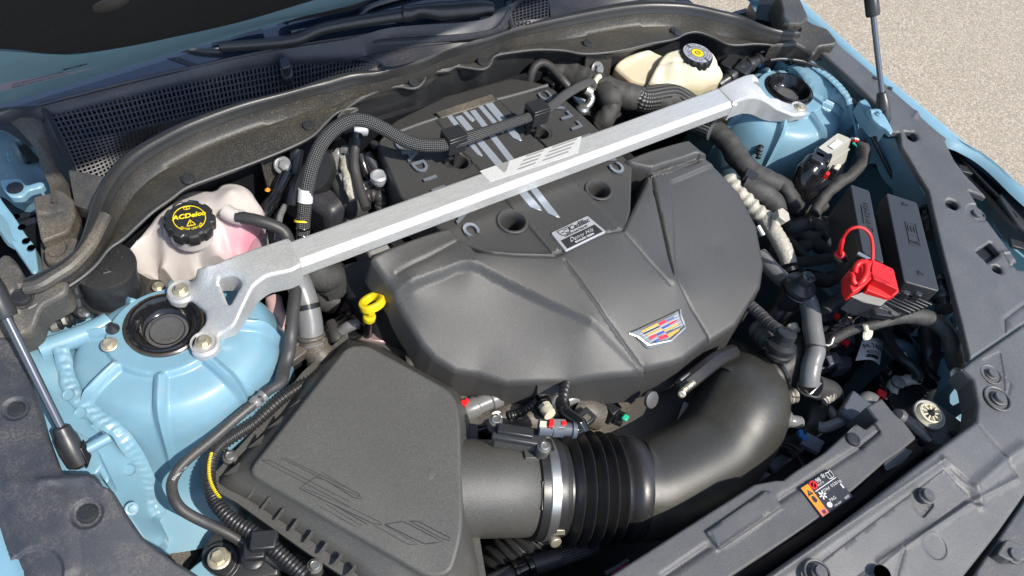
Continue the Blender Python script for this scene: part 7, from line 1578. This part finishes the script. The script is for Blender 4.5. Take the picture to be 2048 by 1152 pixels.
mk('dark_drum', xf(lathe([(.0005, 0), (.034, 0), (.036, .004), (.036, .05), (.0005, .052)], 30), fr(W(19, 240, 640, -.05), (-.5, -.3, .7))), M['black'], tbx, ang=40)
mk('dark_bulk', hexa(W(19, 330, 880, -.085), (.05, .02, 0), (-.02, .05, 0), (0, 0, .04)), M['cowl'], tbx, bevel=.016, seg=4)
ri = thing('fuel_rail_sensor', 'silver capped sensor and red lock clip beside the upper engine cover', 'sensor', W(19, 860, 760, -.02))
mk('sensor_post', xf(lathe([(.009, -.03), (.009, -.008), (.0105, -.006), (.0105, .0), (.0125, .002), (.0125, .010), (.009, .012), (.006, .0105), (.0005, .0105)], 22), fr(W(19, 865, 715, -.012), UPV)), M['labelslv'], ri, ang=40)
mk('black_ring', xf(lathe([(.0112, 0), (.0118, .001), (.0118, .005), (.0112, .006)], 22, cap=False), fr(W(19, 865, 760, -.020), UPV)), M['gloss'], ri)
mk('ivory_plug', hexa(W(19, 690, 760, -.03), (.010, .003, 0), (-.002, .005, 0), (0, 0, .005)), M['greyplug'], ri, bevel=.002); mk('ivory_plug', hexa(W(19, 725, 815, -.036), (.006, .002, 0), (-.002, .006, 0), (0, 0, .006)), M['greyplug'], ri, bevel=.002)
mk('red_lock', tube(L(19, '725,560,-.022 770,610,-.026 800,660,-.03'), .0065, 10), M['red'], ri); mk('red_lock', hexa(W(19, 800, 610, -.018), (.003, .001, 0), (.006, -.010, 0), (0, 0, .003)), M['red'], ri, bevel=.001)
mk('black_lever', tube(L(19, '650,420,-.004 680,520,-.014 720,640,-.024 760,720,-.03'), .011, 14), M['gloss'], ri); mk('grey_lever', tube(L(19, '730,430,-.006 800,540,-.014 880,660,-.022 960,800,-.03'), .009, 12), M['cowl'], ri)
mk('coil_hose', tube(L(19, '720,920,-.04 780,880,-.034 860,890,-.034 900,950,-.04 880,1020,-.05'), .010, 14, .0016, rfun=corr(.010, .006, .1)), M['hose'], ri)
mk('hex_cap', xf(hexv(.007, .008), fr(W(19, 815, 350, .002), UPV)), M['black'], ri, bevel=.001)
bkb = thing('bulkhead_bolt', 'steel bolt on the bulkhead between the white tank and the braided hose', 'bolt', W(1, 1650, 965, .0))
place('bolt', bolt_me['grey'], bkb, fr(W(1, 1650, 965, .004), (.1, -.7, .6)))
bkt = thing('bulkhead_bracket', 'dark bracket arms and pipes behind the white tank', 'bracket', W(1, 1600, 1050, -.02))
mk('bracket_arm', hexa(W(1, 1590, 1010, -.012), (.012, .0, 0), (.0, .008, .03), (0, .004, 0)), M['trim'], bkt, bevel=.002)
mk('pipe_run', tube(L(1, '1690,1000,-.005 1650,1080,-.02 1620,1152,-.035') + L(4, '1560,120,-.05 1500,260,-.07'), .012, 14), M['gloss'], bkt)
mk('pipe_run', tube(L(1, '1740,870,.01 1720,980,-.01 1700,1080,-.03 1690,1200,-.05'), .010, 12), M['black'], bkt)
mk('zip_tail', tube(L(4, '1670,90,-.02 1640,150,-.025 1625,240,-.03 1620,300,-.035'), .0042, 8, .0012, rfun=corr(.0042, .004, .15)), M['hose_grey'], bkt)
mk('amber_tip', lathe([(.004, 0), (.0005, .004)], 10), M['orange'], bkt, fr(W(1, 1565, 1110, -.02), UPV))
# ------------- driver's side behind the brace: cloth harness over the bulkhead
rh_ = thing('bulkhead_harness', 'thick wrinkled cloth harness crossing the bulkhead below the brake reservoir', 'wiring', W(18, 900, 450, .0))
mk('loom', tube(L(18, '420,420,-.02 560,370,-.014 720,370,-.010 880,430,-.008 1040,500,-.008 1180,580,-.008 1340,640,-.010 1500,690,-.012 1700,720,-.014') + L(3, '20,590,-.02 110,640,-.03'), .0215, 22, .003, rfun=wrap(.0215, .12, 40, 3)), M['tape'], rh_, ang=60)
mk('braid_sleeve', tube(L(18, '1680,710,-.012 1762,735,-.013') + L(3, '-20,560,-.014 60,600,-.02'), .0225, 22, .003), M['braid'], rh_)
mk('loom', tube(L(18, '1340,640,-.008 1320,760,-.012 1280,880,-.02 1220,1000,-.03 1150,1060,-.04'), .0165, 18, .003, rfun=wrap(.0165, .2, 70, 6)), M['tape'], rh_, ang=60)
mk('loom', tube(L(18, '1180,600,-.006 1260,700,-.004 1330,720,-.006'), .0185, 18, .003, rfun=wrap(.0185, .16, 60, 8)), M['tape'], rh_, ang=60)
mk('slick_loop', tube(L(18, '200,480,-.01 225,380,.002 280,280,.012 370,240,.016 470,285,.014 560,380,.010 650,480,.006 720,560,.0'), .0072, 12), M['hose'], rh_)
mk('harness_clip', hexa(W(18, 520, 500, -.012), (.018, .004, 0), (-.004, .012, 0), (0, 0, .010)), M['gloss'], rh_, bevel=.003)
mk('white_gusset', prism(L(18, '790,690,.004 960,740,.004 900,830,.002'), .004), M['labelslv'], rh_)
mk('grey_slab', hexa(W(18, 1130, 900, -.04), (.024, .006, 0), (-.01, .03, 0), (0, 0, .004)), M['trim'], rh_, bevel=.002)
bb2 = thing('bulkhead_bolt', 'steel bolt on the bulkhead beside the brake fluid reservoir', 'bolt', W(18, 1110, 320, .01))
place('bolt', bolt_me['grey'], bb2, fr(W(18, 1110, 330, .012), (.0, -.75, .55)) @ Matrix.Scale(1.05, 4))
mk('white_tie', tube(L(18, '1150,425,.016 1110,450,.016 1075,520,.012 1050,600,.008'), .0048, 8), M['ivory'], bb2)
mk('bolt_plate', hexa(W(18, 1120, 260, .012), (.03, 0, 0), (0, .006, .03), (0, .003, 0)), M['trim'], bb2, bevel=.002)
# ------------- gap between engine cover lip, air box and intake neck
fg = thing('front_sensor_cluster', 'cluster of metal fittings, plugs and ribbed conduits under the front lip of the engine cover', 'engine parts', W(14, 800, 250, -.12))
mk('metal_barrel', xf(lathe([(.0005, 0), (.013, 0), (.0145, .003), (.0145, .020), (.0125, .022), (.0125, .040), (.0145, .042), (.0145, .055), (.0005, .056)], 22), fr(W(14, 180, 330, -.115), W(14, 390, 240, -.115) - W(14, 180, 330, -.115))), M['hose_grey'], fg, ang=40)
mk('red_lock', hexa(W(14, 210, 245, -.10), (.003, .001, 0), (-.001, .003, 0), (0, 0, .003)), M['red'], fg, bevel=.001); mk('red_lock', hexa(W(14, 185, 268, -.10), (.003, .002, 0), (-.002, .004, 0), (0, 0, .004)), M['red'], fg, bevel=.001)
place('bolt', bolt_me['steel'], fg, fr(W(14, 445, 380, -.12), (-.2, -.5, .8)) @ Matrix.Scale(.85, 4))
for k, s, r, mt_ in ((14, '170,450,-.14 300,400,-.135 430,400,-.13 560,330,-.13 640,330,-.13', .016, 'trim_dusty'), (14, '190,500,-.13 330,460,-.125 460,430,-.12', .006, 'gloss'), (14, '540,360,-.115 620,340,-.11 700,290,-.105 760,240,-.10 830,205,-.10', .006, 'rubber'), (14, '760,330,-.13 850,250,-.12 920,190,-.115', .02, 'black'),
                   (14, '600,420,-.14 680,380,-.13 760,440,-.14', .018, 'trim_dusty'), (14, '1060,390,-.12 1120,370,-.118 1170,390,-.12', .010, 'black'), (14, '1090,300,-.13 1150,330,-.13 1230,360,-.14', .02, 'trim_dusty'), (14, '1380,370,-.17 1440,400,-.17', .012, 'dark'), (14, '1000,240,-.11 1080,210,-.11', .008, 'hose_grey')):
    mk('fitting', tube(L(k, s), r, 14, .0016 if r == .006 else .004, rfun=corr(r, .0045, .14) if mt_ == 'rubber' else wrap(r, .12, 40, 2)), M[mt_], fg, ang=60)
mk('ivory_plug', tube(L(14, '820,280,-.10 845,320,-.098 870,350,-.096'), .0085, 12, .002, rfun=wrap(.0085, .2, 160, 2)), M['ivory'], fg)
mk('black_sleeve', tube(L(14, '790,240,-.105 820,280,-.10'), .012, 14), M['gloss'], fg)
mk('bright_pipe', tube(L(14, '770,170,-.09 840,150,-.086 910,140,-.086'), .0085, 14), M['steel'], fg)
mk('bright_chip', hexa(W(14, 670, 365, -.118), (.010, -.004, 0), (.002, .003, 0), (0, 0, .002)), M['silverish'], fg); mk('bright_chip', hexa(W(14, 1185, 285, -.115), (.006, .006, 0), (.002, -.002, 0), (0, 0, .002)), M['ivory'], fg, bevel=.001)
mk('dark_plug', hexa(W(14, 1140, 385, -.108), (.012, .002, 0), (-.002, .010, 0), (0, 0, .008)), M['black'], fg, bevel=.002)
mk('plug_window', hexa(W(14, 1150, 380, -.099), (.006, .001, 0), (-.001, .004, 0), (0, 0, .0008)), M['trim_dusty'], fg)
mk('post', hexa(W(14, 1290, 400, -.19), (.010, .002, 0), (0, .012, 0), (0, 0, .05)), M['dark'], fg, bevel=.002)
mk('green_plug', hexa(W(14, 1460, 375, -.15), (.005, .002, 0), (-.002, .004, 0), (0, 0, .002)), M['green'], fg, bevel=.002)
mk('blue_cap', hexa(W(14, 1720, 375, -.19), (.012, .003, 0), (-.003, .010, 0), (0, 0, .004)), M['bluewire'], fg, bevel=.002)
mk('pale_bar', hexa(W(14, 1900, 360, -.15), (.020, .012, 0), (-.002, .003, 0), (0, 0, .002)), M['labelslv'], fg)
cs = thing('cover_stud', 'metal stud and ribbed sleeve at the left edge of the front engine cover', 'stud', W(10, 1440, 920, -.1))
mk('sleeve', tube(L(10, '1330,960,-.105 1400,920,-.10 1450,890,-.098 1500,860,-.095'), .0145, 16, .002, rfun=lambda s, a, t: .0135 + .0018 * (1 if math.sin(s * 350) > 0 else 0)), M['trim_dusty'], cs, ang=40)
mk('bright_edge', hexa(W(10, 1540, 830, -.068), (.004, -.014, -.002), (.0015, .0005, 0), (0, 0, .002)), M['silverish'], cs); mk('bright_edge', hexa(W(10, 1380, 930, -.098), (.010, -.004, 0), (.003, .006, 0), (0, 0, .004)), M['silverish'], cs, bevel=.001)
mk('conduit', tube(L(10, '1700,1000,-.13 1720,1080,-.14 1760,1152,-.16'), .012, 14, .0016, rfun=corr(.012, .005, .12)), M['rubber'], cs)
# ------------- below the intake neck
lo_ = thing('lower_duct', 'ribbed black duct in the shade below the intake neck', 'duct', W(8, 1100, 1050, -.2))
mk('ribbed_run', tube(L(8, '1230,880,-.18 1150,980,-.19 1060,1080,-.20 980,1200,-.21'), .036, 24, .0024, rfun=corr(.036, .011, .09)), M['rubber'], lo_)
bl_ = thing('lower_braided_hose', 'braided and smooth hose with a joint crossing below the bellows', 'hose', W(8, 1300, 1050, -.17))
mk('sleeve', tube(L(8, '1580,965,-.165 1500,1000,-.165 1430,1025,-.165 1355,1050,-.165'), .0115, 16, .003), M['braid'], bl_)
mk('hose_run', tube(L(8, '1370,1045,-.165 1300,1065,-.165 1230,1085,-.165 1170,1110,-.165 1100,1140,-.165 960,1200,-.165'), .0125, 16), M['hose'], bl_)
mk('hose_joint', tube(L(8, '1215,1090,-.164 1180,1105,-.164 1100,1140,-.163'), .0145, 16, .002, rfun=lambda s, a, t: .0135 + .003 * (1 if math.sin(s * 300) > .2 else 0)), M['gloss'], bl_)
hd = thing('pink_wire', 'pink and grey wires low between the bellows and the radiator shroud', 'wire', W(8, 1700, 1130, -.16))
mk('wire_run', tube(L(8, '1680,1152,-.16 1730,1115,-.158 1775,1085,-.158'), .0036, 8), simple('crimson_wire', (.35, .02, .07)), hd); mk('wire_run', tube(L(8, '1640,1140,-.165 1720,1095,-.162 1770,1060,-.162'), .003, 8), M['hose_grey'], hd)
